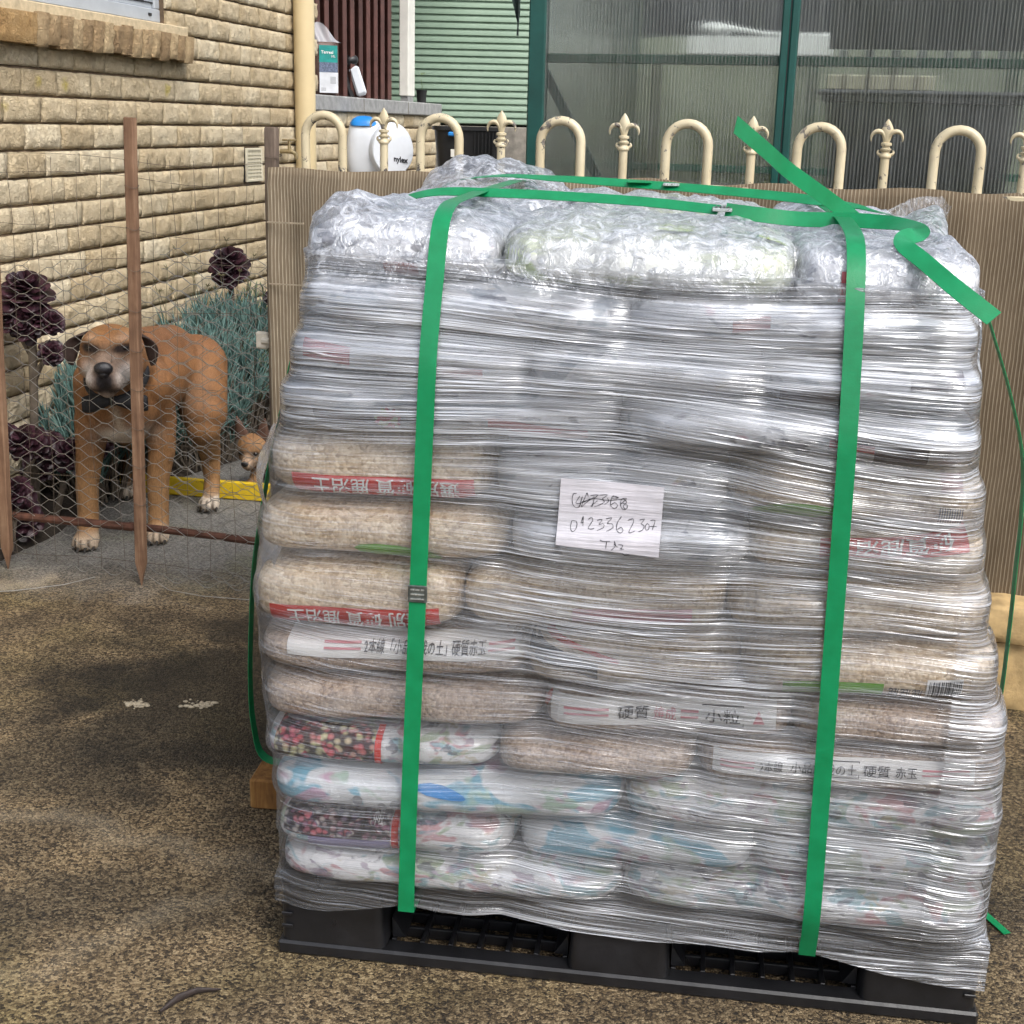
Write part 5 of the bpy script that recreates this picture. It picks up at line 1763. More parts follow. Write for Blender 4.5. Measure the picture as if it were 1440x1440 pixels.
def tie_strap(name_label, a_bot, a_top, seal_z, side_word):
    P2 = []
    for r_ in range(0, NR, 3):
        z = zmap[10, r_]; a = a_bot + (a_top - a_bot) * (z - .1)
        c = max(0, min(NF - 1, int(round((a - .10) / .90 * NF))))
        q = film_pt(c, r_); P2.append((q.y, q.z))
    for k in range(34):
        b_ = .04 + 1.0 * k / 33
        zc = max(cap_z(a_top + da_, b_, 1.0) for da_ in (-.011, 0, .011))
        if b_ > .85: zc = min(zc, 1.19)
        P2.append((b_, min(zc + .004, 1.205)))
    bk = [(1.125, .13), (1.13, .5), (1.12, .9), (1.08, 1.10)]
    P2 += bk
    front0 = (P2[0][0], .128)
    P2.append(front0)
    H_ = hull2(P2)
    i0 = min(range(len(H_)), key=lambda i: (H_[i][0] - front0[0]) ** 2 + (H_[i][1] - front0[1]) ** 2)
    order = [H_[(i0 - k) % len(H_)] for k in range(len(H_))]       # clockwise: up the front, over, down the back
    out = []
    for (b_, z) in order:
        out.append((b_, z))
        if len(out) > 3 and z < .14: break
    pts = []
    for i in range(len(out) - 1):
        (b0, z0), (b1, z1) = out[i], out[i + 1]
        n = max(1, int(math.hypot(b1 - b0, z1 - z0) / .02))
        for k in range(n): pts.append((b0 + (b1 - b0) * k / n, z0 + (z1 - z0) * k / n))
    pts.append(out[-1])
    arr = np.array(pts); 
    for _ in range(2): arr[1:-1] = (arr[:-2] + 2 * arr[1:-1] + arr[2:]) / 4
    V = []
    for i, (b_, z) in enumerate(arr):
        t = arr[min(len(arr) - 1, i + 1)] - arr[max(0, i - 1)]; t = t / (np.linalg.norm(t) + 1e-9)
        nb, nz = -t[1], t[0]
        # outward normal: for the front it points to -b
        V.append(Vector((a_bot + (a_top - a_bot) * min(1, max(0, (z - .1))), b_ + nb * .0055, z + nz * .0055)))
    tuck = [Vector((a_bot, .30, .1135)), Vector((a_bot, .10, .1140)), Vector((a_bot, .015, .1160)), Vector((a_bot, -.010, .121))]
    V = tuck + V + [Vector((a_bot, 1.09, .115)), Vector((a_bot, .98, .1140)), Vector((a_bot, .80, .1135))]
    th_ = thing('green_strap', name_label, 'strap', pp_(a_bot, 0, .0), 'green plastic straps round the stack')
    m = ribbon(V, (1, 0, 0)); o = m.build('band', MATS['strap'], th_); auto_smooth(o, 50)
    if seal_z:
        q = min((v for v in V if v.y < .2), key=lambda v: abs(v.z - seal_z))
        m = MB(); m.box(pp_(q.x, q.y - .0015, q.z), (SW + .003, .004, .026), PAX, .001); so_ = m.build('seal', MATS['steel_seal'], th_)
        for dz in (-.007, .0, .007):
            m = MB(); m.box(pp_(q.x, q.y - .0040, q.z + dz), (SW * .8, .001, .002), PAX); m.build('crimp', MATS['foil_seal'], so_)
    return V
S1 = tie_strap('taut green strap up the dog-side half with a dark seal', .218, .249, .655, 'l')
S2 = tie_strap('taut green strap up the half away from the dogs', .838, .818, None, 'r')
# strap across the top with a loose curling end
th_ = thing('green_strap', 'green strap across the top, slack on the dog side, end curled in an S', 'strap', pp_(.5, .35, 0), 'green plastic straps round the stack')
near = [(.05, .45, .112), (-.10, .45, .105), (-.172, .45, .115), (-.191, .45, .18), (-.195, .45, .269), (-.19, .45, .386), (-.181, .45, .501), (-.168, .45, .585), (-.152, .45, .668), (-.136, .45, .749), (-.114, .45, .829), (-.096, .45, .907), (-.055, .44, 1.00), (.0, .43, 1.09), (.07, .41, 1.165), (.16, .39, 1.200), (.28, .375, 1.204), (.40, .355, 1.203), (.52, .325, 1.200), (.635, .295, 1.193)]
o = ribbon(resample(near), lambda t: (0, .86, .5 * smooth01(.6, .8, t))).build('band', MATS['strap'], th_); auto_smooth(o, 50)
curl = [(.645, .29, 1.193), (.70, .285, 1.188), (.76, .28, 1.184), (.83, .262, 1.186), (.885, .225, 1.186), (.915, .16, 1.184), (.908, .105, 1.180), (.886, .075, 1.176), (.882, .045, 1.168), (.905, .01, 1.150), (.940, -.04, 1.122), (.984, -.075, 1.090)]
def curl_side(t):
    return Vector((0, .55, .85)).lerp(Vector((-.1, -.35, .95)), 0).normalized() if t < .3 else Vector((.1 * t, .55 - .25 * t, .85)).normalized()
o = ribbon(resample(curl, .006), ('face', (.0, -.85, .52))).build('loose_end', MATS['strap'], th_); auto_smooth(o, 50)
m = MB(); m.box(pp_(.640, .293, 1.1945), (.030, SW + .004, .005), (EX, (EY + Vector((0, 0, .05))).normalized(), (Vector((0, 0, 1)) - EY * .05).normalized()), .001)
so_ = m.build('seal', MATS['foil_seal'], th_)
for dx in (-.009, -.003, .003, .009):
    m = MB(); m.box(pp_(.640 + dx, .293, 1.198), (.003, SW, .002), PAX); m.build('crimp', MATS['steel_seal'], so_)
th_ = thing('green_strap', 'green strap across the rear top with a stiff end sticking up past a finial', 'strap', pp_(.6, .7, 0), 'green plastic straps round the stack')
far = [(-.03, .82, .30), (-.04, .82, .6), (-.03, .82, .9), (.03, .82, 1.10), (.10, .82, 1.19), (.20, .81, 1.215), (.32, .79, 1.215), (.45, .75, 1.212), (.60, .69, 1.208), (.75, .61, 1.202), (.84, .53, 1.196), (.885, .48, 1.19), (.96, .45, 1.17), (1.03, .42, 1.11), (1.059, .40, 1.067), (1.091, .4, .994), (1.127, .4, .903), (1.156, .4, .809), (1.167, .4, .712), (1.17, .4, .612), (1.173, .4, .51), (1.173, .4, .365), (1.16, .4, .20), (1.12, .4, .115), (1.0, .4, .112)]
o = ribbon(resample(far), lambda t: (0, .86, .5 * smooth01(.3, .42, t) * (1 - smooth01(.52, .6, t)))).build('band', MATS['strap'], th_); auto_smooth(o, 50)
stick = [(.86, .42, 1.172), (.845, .40, 1.185), (.80, .36, 1.214), (.737, .30, 1.254), (.70, .24, 1.282), (.649, .15, 1.319)]
o = ribbon(resample(stick), ('face', (-.05, -.95, .30))).build('loose_end', MATS['strap'], th_); auto_smooth(o, 50)
m = MB(); m.box(pp_(.55, .715, 1.213), (.030, SW + .004, .005), PAX, .001); m.build('seal', MATS['foil_seal'], th_)
m = MB(); m.box(pp_(.49, .735, 1.215), (.045, SW + .002, .003), PAX, .001); m.build('overlap', MATS['strap'], th_)

# ------------------------------------------------------------------ handwritten paper slip on the film
def paper_mat():
    g = G('paper')
    P = g.pos()
    c = g.ramp(g.noise(P, 25, 4, .6), [(.3, (.46, .45, .49)), (.7, (.57, .55, .60))])
    p = g.bsdf(Base_Color=c, Roughness=.5); g.set(p, 'Coat Weight', .35); g.set(p, 'Coat Roughness', .22)
    g.set(p, 'Normal', g.bump(g.noise(g.mapping(P, (6, 6, 70)), 1.0, 3, .6), .6, .006))
    return g.done(p)
MATS['paper'] = paper_mat()
LTL, LTR, LBL, LBR = (.437, .838), (.581, .833), (.433, .742), (.579, .733)
def lab(u, v, off):
    a = (LTL[0] * (1 - u) + LTR[0] * u) * (1 - v) + (LBL[0] * (1 - u) + LBR[0] * u) * v
    z = (LTL[1] * (1 - u) + LTR[1] * u) * (1 - v) + (LBL[1] * (1 - u) + LBR[1] * u) * v
    c = (a - .10) / .90 * NF; c0 = int(c); fc = c - c0
    def yy(cc):
        return float(np.interp(z, zmap[cc], [-.2 - 0 - film[cc, r_] for r_ in range(NR)]))
    y = yy(c0) * (1 - fc) + yy(c0 + 1) * fc
    return (a, y - off, z)
NLU, NLV = 30, 22
LG = [[lab(i / NLU, j / NLV, 0) for i in range(NLU + 1)] for j in range(NLV + 1)]
Ly = np.array([[q[1] for q in row] for row in LG])
for _ in range(3):
    Ly[1:-1] = (Ly[:-2] + 2 * Ly[1:-1] + Ly[2:]) / 4
    Ly[:, 1:-1] = (Ly[:, :-2] + 2 * Ly[:, 1:-1] + Ly[:, 2:]) / 4
def lab_pt(u, v, off):
    q = lab(u, v, 0)
    fu, fv = min(NLU - 1e-3, max(0, u * NLU)), min(NLV - 1e-3, max(0, v * NLV))
    i, j = int(fu), int(fv); x, y = fu - i, fv - j
    yy = (Ly[j, i] * (1 - x) + Ly[j, i + 1] * x) * (1 - y) + (Ly[j + 1, i] * (1 - x) + Ly[j + 1, i + 1] * x) * y
    return pp_(q[0], yy - .0035 - off, q[2])
paper = MB()
paper.grid([[lab_pt(i / NLU, 1 - j / NLV, .0006) for i in range(NLU + 1)] for j in range(NLV + 1)])
paper.grid([[lab_pt(1 - i / NLU, 1 - j / NLV, 0) for i in range(NLU + 1)] for j in range(NLV + 1)])
po = paper.build('paper_slip', MATS['paper'])
po.data.polygons.foreach_set('use_smooth', [True] * len(po.data.polygons))
tagp(po, 'white paper slip with handwritten numbers stuck on the wrapped stack', 'paper slip')
def st(x, y): return ((x - 225 + (y - 150) * .07) / 1030, ((y - 150) - (x - 225) * .087) / 655)
STROKES = [
 # crossed-out first line
 [(352, 300), (338, 350), (345, 410), (375, 440), (410, 430), (425, 395)], [(352, 300), (385, 300)],
 [(415, 325), (375, 395), (440, 390), (520, 350)], [(440, 330), (405, 440)], [(485, 292), (430, 430), (470, 395), (560, 330)], [(485, 292), (500, 330)],
 [(520, 320), (600, 312), (560, 345), (540, 425), (525, 420), (590, 370)], [(610, 315), (690, 312), (640, 350), (660, 380), (600, 415), (560, 425)], [(430, 385), (560, 350), (690, 365), (850, 350)],
 [(690, 345), (700, 375), (660, 405)], [(770, 325), (735, 330), (720, 410), (760, 445), (790, 415), (760, 385), (725, 410)], [(740, 320), (795, 335), (730, 345)], [(800, 335), (775, 345)],
 [(880, 345), (830, 350), (822, 420), (850, 455), (885, 435), (880, 400), (840, 395)], [(850, 350), (880, 380), (845, 420), (870, 450)], [(820, 400), (880, 350)],
 # the number
 [(335, 570), (325, 630), (340, 668), (372, 655), (390, 605), (375, 570), (335, 570)],
 [(450, 525), (432, 575), (428, 590), (455, 580)], [(450, 525), (448, 615)],
 [(500, 555), (530, 535), (545, 560), (500, 640), (560, 638)],
 [(590, 560), (640, 553), (605, 600), (650, 590), (655, 625), (590, 655)],
 [(680, 545), (735, 535), (690, 590), (735, 590), (748, 625), (685, 660)],
 [(830, 520), (790, 580), (785, 645), (820, 672), (848, 650), (830, 622), (792, 640)],
 [(895, 555), (940, 540), (950, 570), (905, 665), (965, 650)],
 [(1010, 550), (1060, 540), (1025, 585), (1055, 600), (1040, 640), (1000, 655)],
 [(1085, 580), (1065, 610), (1075, 640), (1100, 630), (1105, 595), (1085, 580)],
 [(1115, 555), (1162, 550), (1135, 640)], [(1112, 605), (1180, 605)],
 # initials
 [(622, 740), (650, 752), (720, 750)], [(688, 750), (680, 820)], [(765, 745), (775, 790), (735, 832)], [(760, 770), (800, 800)], [(805, 775), (850, 778), (830, 815)], [(820, 812), (862, 818)], [(842, 855), (870, 878), (912, 868)],
]
ink = MB()
for s_ in STROKES:
    pts = [Vector((*st(*p), 0)) for p in s_]
    if len(pts) > 2: pts = resample(pts, .02)
    else: pts = [pts[0].lerp(pts[1], k / 4) for k in range(5)]
    W_ = .0042
    row0, row1 = [], []
    for i, p in enumerate(pts):
        t = (pts[min(len(pts) - 1, i + 1)] - pts[max(0, i - 1)])
        t = Vector((t.x * 1.5, t.y, 0)); t.normalize()
        n = Vector((-t.y / 1.5, t.x, 0))
        w1 = W_ * (1.0 + .25 * math.sin(i * 1.3))
        row0.append(lab_pt(p.x + n.x * w1, p.y + n.y * w1, .0014)); row1.append(lab_pt(p.x - n.x * w1, p.y - n.y * w1, .0014))
    ink.grid([row0, row1])
ink.build('handwriting', MATS['ink_black'], po)

# ------------------------------------------------------------------ timber offcut, stone blocks
MATS['orange_timber'] = wood_mat('orange_timber', (.07, .03, .012), (.24, .115, .035), (.42, .24, .08))
off_ = thing('timber_offcut', 'short orange timber offcut on the ground beside the pallet', 'timber', (-.42, 2.41, 0))
b = MB(); b.box((-.405, 2.405, .033), (.19, .085, .064), ((.99, -.10, 0), (.10, .99, 0), (0, 0, 1)), .004); b.build('block', MATS['orange_timber'], off_)
simple('sandstone', (.46, .32, .15), .85, .25, 22, bump=.5, bscale=50)
for (cx, cy, cz, sx, sy, sz, lab_) in ((1.36, 3.0, .085, .46, .20, .17, 'lower rough sandstone block by the shade cloth'), (1.30, 2.98, .218, .34, .17, .092, 'upper rough sandstone slab resting on the lower sandstone block')):
    m = MB(); N_ = 8
    bm = bmesh.new(); bmesh.ops.create_cube(bm, size=1); bmesh.ops.subdivide_edges(bm, edges=bm.edges, cuts=7, use_grid_fill=True)
    for v in bm.verts:
        p = Vector((v.co.x * sx, v.co.y * sy, v.co.z * sz))
        q = Vector((spow(v.co.x * 2, .9) / 2, v.co.y, v.co.z))
        d = .012 * noise.noise(p * 14 + Vector((cz * 9, 0, 0))) + .006 * noise.noise(p * 40)
        k = 1 - .06 * (abs(v.co.x * 2) ** 6 * abs(v.co.z * 2) ** 6 + abs(v.co.y * 2) ** 6 * abs(v.co.z * 2) ** 6)
        p = p * k + p.normalized() * d
        if v.co.z <= -.499: p.z = -sz / 2
        v.co = FD * p.x + FN * p.y + Vector((0, 0, p.z))
    me2 = bpy.data.meshes.new('stone_block'); bm.to_mesh(me2); bm.free()
    me2.materials.append(MATS['sandstone'])
    so2 = bpy.data.objects.new('stone_block', me2); COL.objects.link(so2); so2.location = (cx, cy, cz + .001)
    auto_smooth(so2, 50)
    tagp(so2, lab_, 'stone block')
# ------------------------------------------------------------------ dogs
def capsule(mb, p0, r0, p1, r1, seg=18, flat=1.0, upv=None):
    p0, p1 = Vector(p0), Vector(p1)
    t = (p1 - p0); L = t.length; t.normalize()
    pts, rd = [], []
    for k in range(6):
        a = math.pi / 2 * (1 - k / 5.0)
        pts.append(p0 - t * (r0 * math.sin(a))); rd.append(max(.0005, r0 * math.cos(a)))
    for k in range(1, 5):
        pts.append(p0.lerp(p1, k / 5)); rd.append(r0 + (r1 - r0) * k / 5)
    for k in range(6):
        a = math.pi / 2 * (k / 5.0)
        pts.append(p1 + t * (r1 * math.sin(a))); rd.append(max(.0005, r1 * math.cos(a)))
    mb.tube(pts, rd, seg, flat=flat, upv=upv)
def chain(mb, pts, rds, seg=18):
    for i in range(len(pts) - 1): capsule(mb, pts[i], rds[i], pts[i + 1], rds[i + 1], seg)
def fuse(mb, voxel, it, fac=.5):
    """one continuous skin from overlapping volumes"""
    me = bpy.data.meshes.new('tmp'); me.from_pydata(mb.v, [], mb.f)
    bm = bmesh.new(); bm.from_mesh(me); bmesh.ops.remove_doubles(bm, verts=bm.verts, dist=1e-6); bmesh.ops.recalc_face_normals(bm, faces=bm.faces); bm.to_mesh(me); bm.free()
    o = bpy.data.objects.new('tmp', me); COL.objects.link(o)
    r_ = o.modifiers.new('r', 'REMESH'); r_.mode = 'VOXEL'; r_.voxel_size = voxel
    s_ = o.modifiers.new('s', 'SMOOTH'); s_.factor = fac; s_.iterations = it
    dg = bpy.context.evaluated_depsgraph_get(); dg.update()
    out = bpy.data.meshes.new_from_object(o.evaluated_get(dg))
    bpy.data.objects.remove(o); bpy.data.meshes.remove(me)
    out.polygons.foreach_set('use_smooth', [True] * len(out.polygons))
    return out
def fur_mat(name):
    g = G(name)
    P = g.pos()
    at_ = g.n('Attribute', {'attribute_name': 'coat'}).outputs['Color']
    n1 = g.noise(g.mapping(P, (1, 1, .35)), 260, 3, .7, .5); n2 = g.noise(P, 18, 4, .6)
    k = g.math('ADD', g.math('MULTIPLY', n1, .5), g.math('MULTIPLY', n2, .35))
    c = g.mix(1.0, at_, g.ramp(k, [(.28, (.50, .47, .44)), (.58, (1.22, 1.20, 1.16))]), 'MULTIPLY')
    p = g.bsdf(Base_Color=c, Roughness=.62); p.inputs['Specular IOR Level'].default_value = .3
    g.set(p, 'Normal', g.bump(n1, .7, .004))
    return g.done(p)
MATS['fur'] = fur_mat('short_fur')
simple('dog_nose', (.012, .011, .013), .32, .3, 120, bump=.4, bscale=300)
simple('dog_eye', (.010, .007, .005), .22, .1, 30)
simple('dog_nail', (.03, .026, .022), .4, .2, 60)
simple('dog_ear', (.030, .016, .012), .75, .3, 60)
simple('black_fabric', (.008, .008, .010), .75, .3, 60, bump=.2)
def mixc(a, b, t): return tuple(a[i] + (b[i] - a[i]) * t for i in range(3))
def paint(me, fn):
    at_ = me.color_attributes.new('coat', 'FLOAT_COLOR', 'POINT')
    for v in me.vertices:
        c = fn(v.co); at_.data[v.index].color = (*c, 1)
def g3(p, c, r_):
    return math.exp(-(((p[0] - c[0]) / r_[0]) ** 2 + ((p[1] - c[1]) / r_[1]) ** 2 + ((p[2] - c[2]) / r_[2]) ** 2))

HC = Vector((-1.168, 3.830, .652))              # skull centre
FDIR = Vector((.13, -.985, -.05)).normalized()     # where the face points
FRT = Vector((.99, .13, 0)).normalized()           # dog's left / picture right
FUP = FRT.cross(FDIR) * -1
FUP = FDIR.cross(FRT); FUP = FUP if FUP.z > 0 else -FUP
def hd(x, y, z): return HC + FRT * x + FDIR * y + FUP * z
d = MB()
# trunk
d.ball((-1.205, 4.10, .495), (.125, .17, .158), 24, 16)
d.ball((-1.205, 4.02, .455), (.108, .085, .115), 24, 16)
d.ball((-1.185, 4.28, .505), (.122, .19, .135), 24, 16)
d.ball((-1.165, 4.45, .510), (.118, .15, .125), 24, 16)
chain(d, [(-1.205, 4.10, .575), (-1.185, 4.28, .575), (-1.165, 4.46, .560)], [.085, .088, .085])
# neck
chain(d, [(-1.205, 4.06, .545), (-1.19, 3.95, .595), (-1.175, 3.885, .628)], [.118, .096, .082])
chain(d, [(-1.20, 3.985, .45), (-1.185, 3.90, .555)], [.095, .075])
# shoulders and front legs
for (sx, px_, py_, ex_) in ((-1, -1.334, 4.010, -1.318), (1, -1.134, 4.095, -1.115)):
    capsule(d, (-1.205 + sx * .075, 4.06, .52), .082, (ex_ - sx * .012, 4.075 if sx < 0 else 4.12, .40), .060)
    chain(d, [(ex_ - sx * .006, 4.07 if sx < 0 else 4.12, .40), (ex_, py_ + .03, .30), (px_ + .002, py_ + .025, .20), (px_, py_ + .022, .105), (px_, py_ + .012, .055)], [.058, .043, .036, .033, .034])
    d.ball((px_, py_ - .012, .030), (.042, .055, .030), 18, 10)
    for q, (tx, ty) in enumerate(((-.030, -.030), (-.011, -.048), (.011, -.048), (.030, -.030))):
        capsule(d, (px_ + tx * .85, py_ + ty * .5, .028), .0145, (px_ + tx, py_ + ty, .016), .0135, 12)
# hind legs
for (sx, px_, py_) in ((1, -1.052, 4.475), (-1, -1.375, 4.610)):
    hx = -1.165 + sx * .078
    kx = -1.165 + sx * (.118 if sx > 0 else .150)
    chain(d, [(hx, 4.50, .50), (kx - .0, 4.42, .36), (kx + .0 * sx, 4.40, .31)], [.108, .080, .060])
    hkx = px_ - sx * .003
    chain(d, [(kx, 4.40, .31), (hkx, 4.52 if sx > 0 else 4.66, .185), (px_, py_ + .045, .09), (px_, py_ + .018, .045)], [.056, .036, .028, .030])
    d.ball((px_, py_ - .012, .027), (.038, .055, .027), 18, 10)
    for (tx, ty) in ((-.027, -.030), (-.010, -.050), (.010, -.050), (.027, -.030)):
        capsule(d, (px_ + tx * .85, py_ + ty * .5, .026), .0135, (px_ + tx, py_ + ty, .0150), .0125, 12)
# tail
chain(d, [(-1.165, 4.60, .56), (-1.15, 4.68, .50), (-1.13, 4.72, .40), (-1.12, 4.74, .30)], [.032, .026, .019, .010])
# head
d.ball(hd(0, 0, .012), (.088, .085, .072), 26, 18, (FRT, FDIR, FUP))
d.ball(hd(0, .03, .036), (.066, .060, .044), 22, 14, (FRT, FDIR, FUP))
for sx in (-1, 1):
    d.ball(hd(sx * .056, .005, -.030), (.042, .060, .048), 18, 12, (FRT, FDIR, FUP))      # cheeks
    capsule(d, hd(sx * .022, .060, -.046), .040, hd(sx * .024, .120, -.052), .0335)        # flews
    capsule(d, hd(sx * .022, .066, .052), .016, hd(sx * .054, .052, .046), .014)            # brows
capsule(d, hd(0, .05, -.018), .044, hd(0, .128, -.028), .030)
capsule(d, hd(0, .04, -.075), .036, hd(0, .108, -.084), .024)                              # jaw
dm = fuse(d, .0068, 7, .5)
TOPZ = lambda x: x
def coat(p):
    base = (.27, .130, .054)
    x, y, z = p
    q = Vector(p) - HC
    hx, hy, hz = q.dot(FRT), q.dot(FDIR), q.dot(FUP)
    c = base
    c = mixc(c, (.20, .088, .038), smooth01(.50, .64, z) * smooth01(3.95, 4.1, y) * .8)            # redder back
    c = mixc(c, (.35, .195, .088), smooth01(.40, .16, z))                                        # paler legs
    c = mixc(c, (.20, .13, .085), .75 * g3(p, (-1.10, 4.40, .40), (.06, .09, .09)))
    # chest blaze
    k = g3(p, (-1.185, 3.93, .365), (.070, .12, .036)) ; c = mixc(c, (.70, .64, .57), min(1, 2.2 * k))
    k = g3(p, (-1.178, 3.91, .450), (.013, .09, .075)); c = mixc(c, (.58, .47, .36), min(1, 1.1 * k))
    # white toes
    if z < .075:
        c = mixc(c, (.60, .49, .38), smooth01(.072, .03, z))
    if z < .05 and y > 4.3: c = mixc(c, (.64, .57, .49), .8)
    if z < .045:
        for (qx, qy) in ((-1.334, 4.010), (-1.134, 4.095), (-1.052, 4.475), (-1.375, 4.610)):
            if abs(x - qx) < .05 and y < qy - .012:
                gap = min(abs(x - qx - e_) for e_ in (-.0205, 0, .0205))
                c = mixc(c, (.05, .03, .02), .85 * smooth01(.0055, .001, gap) * smooth01(qy - .012, qy - .03, y))  # crease shade between the toes, painted into the coat
    if y < 3.99 and z > .5:
        c = mixc(c, (.34, .165, .062), smooth01(-.02, .05, hz))
        # brow ticks, dark mid-line
        for sx in (-1, 1): c = mixc(c, (.55, .36, .24), .75 * g3((hx, hy, hz), (sx * .046, .07, .058), (.020, .06, .011)))
        c = mixc(c, (.27, .115, .045), .6 * g3((hx, hy, hz), (0, .06, .065), (.012, .08, .035)))
        # grey-white muzzle sides, grey bridge
        c = mixc(c, (.33, .25, .20), .95 * g3((hx, hy, hz), (0, .09, .002), (.045, .08, .034)))
        for sx in (-1, 1):
            c = mixc(c, (.44, .39, .36), min(1, 1.6 * g3((hx, hy, hz), (sx * .050, .10, -.045), (.028, .09, .034))))
            c = mixc(c, (.030, .020, .018), min(1, 1.15 * g3((hx, hy, hz), (sx * .046, .070, .028), (.026, .09, .0125)) * 1.9))   # eye surround
        c = mixc(c, (.46, .40, .35), .85 * g3((hx, hy, hz), (0, .10, -.098), (.040, .07, .022)))
        # black mask under the nose
        c = mixc(c, (.018, .015, .017), min(1, 1.5 * g3((hx, hy, hz), (0, .14, -.050), (.030, .08, .040))))
        c = mixc(c, (.035, .026, .024), min(1, 1.2 * g3((hx, hy, hz), (0, .11, -.079), (.050, .06, .0075))))
    return c
paint(dm, coat)
dogo = thing('dog', 'stocky tan dog with grey muzzle and black bow tie standing behind the netting', 'dog', (-1.2, 4.2, 0))
dm.transform(Matrix.Translation((1.2, -4.2, 0)))
bo = bpy.data.objects.new('body', dm); COL.objects.link(bo); bo.parent = dogo; dm.materials.append(MATS['fur'])
for sx in (-1, 1):
    b = MB(); b.ball(hd(sx * .045, .064, .029), (.0125, .009, .0070), 14, 10, (FRT, FDIR, FUP)); b.build('eye', MATS['dog_eye'], dogo, True)
b = MB()
b.ball(hd(0, .150, -.012), (.027, .017, .019), 18, 12, (FRT, FDIR, FUP)); b.ball(hd(0, .150, -.026), (.016, .014, .012), 14, 10, (FRT, FDIR, FUP))
b.build('nose', MATS['dog_nose'], dogo, True)
for sx in (-1, 1):       # folded ears: root high on the skull, tip hanging
    rows = []
    for j in range(9):
        t = j / 8
        c0 = hd(sx * (.070 + .040 * math.sin(min(1, t * 1.6) * 1.5) + .004 * t), -.012 + .012 * t, .055 + .012 * math.sin(t * 3.1) - .092 * t ** 1.25)
        w_ = .034 * (1 - t ** 2.2) ** .5 * (.75 + .5 * math.sin(t * 2.4)) + .002
        ring = []
        for k in range(11):
            a = 2 * math.pi * k / 10
            ring.append(c0 + (FDIR * .55 + FRT * (sx * .62) + FUP * -.2) * (w_ * math.cos(a)) + (FRT * (sx * .0055) - FDIR * .004) * math.sin(a))
        rows.append(ring)
    b = MB(); b.grid(rows); b.f.append(tuple(range(10))); o = b.build('ear', MATS['dog_ear'], dogo, True)
m = MB()
for (px_, py_, ty0) in ((-1.334, 4.010, 0), (-1.134, 4.095, 0), (-1.052, 4.475, .002), (-1.375, 4.610, .002)):
    for (tx, ty) in ((-.030, -.030), (-.011, -.048), (.011, -.048), (.030, -.030)):
        m.tube([(px_ + tx, py_ + ty - .009, .016), (px_ + tx * 1.05, py_ + ty - .019, .011), (px_ + tx * 1.05, py_ + ty - .023, .004)], [.0055, .0042, .0012], 8)
no = m.build('claws', MATS['dog_nail'], dogo); auto_smooth(no)
# collar and bow tie
b = MB(); ring = []
cc_ = Vector((-1.183, 3.915, .568)); ca = Vector((1, 0, 0)); cb = Vector((0, .80, .60)).normalized()
b.tube([cc_ + ca * (.084 * math.cos(t)) + cb * (.090 * math.sin(t)) for t in [i * math.pi / 16 for i in range(32)]], .013, 8, closed=True)
auto_smooth(b.build('collar', MATS['black_fabric'], dogo), 60)
bt = MB()
bc = Vector((-1.168, 3.815, .512))
for sx in (-1, 1):
    rows = []
    for j in range(9):
        t = j / 8
        hh = .010 + .017 * math.sin(min(1, t * 1.25) * 1.57) * (1 if t < .8 else 1 - (t - .8) * 1.5)
        cx = bc + Vector((sx * (.008 + .088 * t), .018 * t, -.006 * t if sx > 0 else -.016 * t))
        row = []
        for k in range(9):
            a = 2 * math.pi * k / 8
            row.append(cx + Vector((0, .012 * math.cos(a) * (1 - .5 * t), hh * math.sin(a))))
        rows.append(row)
    bt.grid(rows); 
bt.ball(bc, (.014, .014, .014), 12, 8)
o = bt.build('bow_tie', MATS['black_fabric'], dogo, True)
b = MB(); b.tube([bc + Vector((.0, -.014, .016)), bc + Vector((0, -.0155, -.002)), bc + Vector((0, -.014, -.016))], .0022, 6); b.build('bow_knot', MATS['steel_seal'], dogo)

# small prick-eared dog lying behind the fence post
S0 = Vector((-.953, 4.75, .148)); SF = Vector((-.18, -.95, -.18)).normalized(); SR = Vector((.98, -.19, 0)).normalized(); SU = SF.cross(SR); SU = SU if SU.z > 0 else -SU
def sh(x, y, z): return S0 + SR * x + SF * y + SU * z
s_ = MB()
s_.ball(sh(0, 0, .014), (.056, .054, .050), 22, 14, (SR, SF, SU))
s_.ball(sh(0, .012, -.012), (.050, .046, .038), 18, 12, (SR, SF, SU))
capsule(s_, sh(0, .03, -.016), .031, sh(0, .066, -.026), .021)
capsule(s_, sh(0, .02, -.032), .026, sh(0, .055, -.042), .016)
chain(s_, [sh(0, -.02, -.01), (-.925, 4.83, .11), (-.87, 4.91, .105), (-.77, 5.01, .10)], [.042, .052, .078, .078])
for sx in (-1, 1):
    chain(s_, [(-.90 + sx * .045, 4.85, .07), (-.915 + sx * .045, 4.79, .022), (-.925 + sx * .05, 4.71, .017)], [.030, .020, .016])
    s_.ball((-.925 + sx * .05, 4.702, .014), (.018, .024, .014), 14, 8)
    s_.ball((-.77 + sx * .06, 5.04, .06), (.045, .075, .058), 16, 10)
chain(s_, [(-.73, 5.09, .08), (-.69, 5.15, .05), (-.67, 5.21, .03)], [.03, .022, .012])
sm = fuse(s_, .0052, 6, .5)
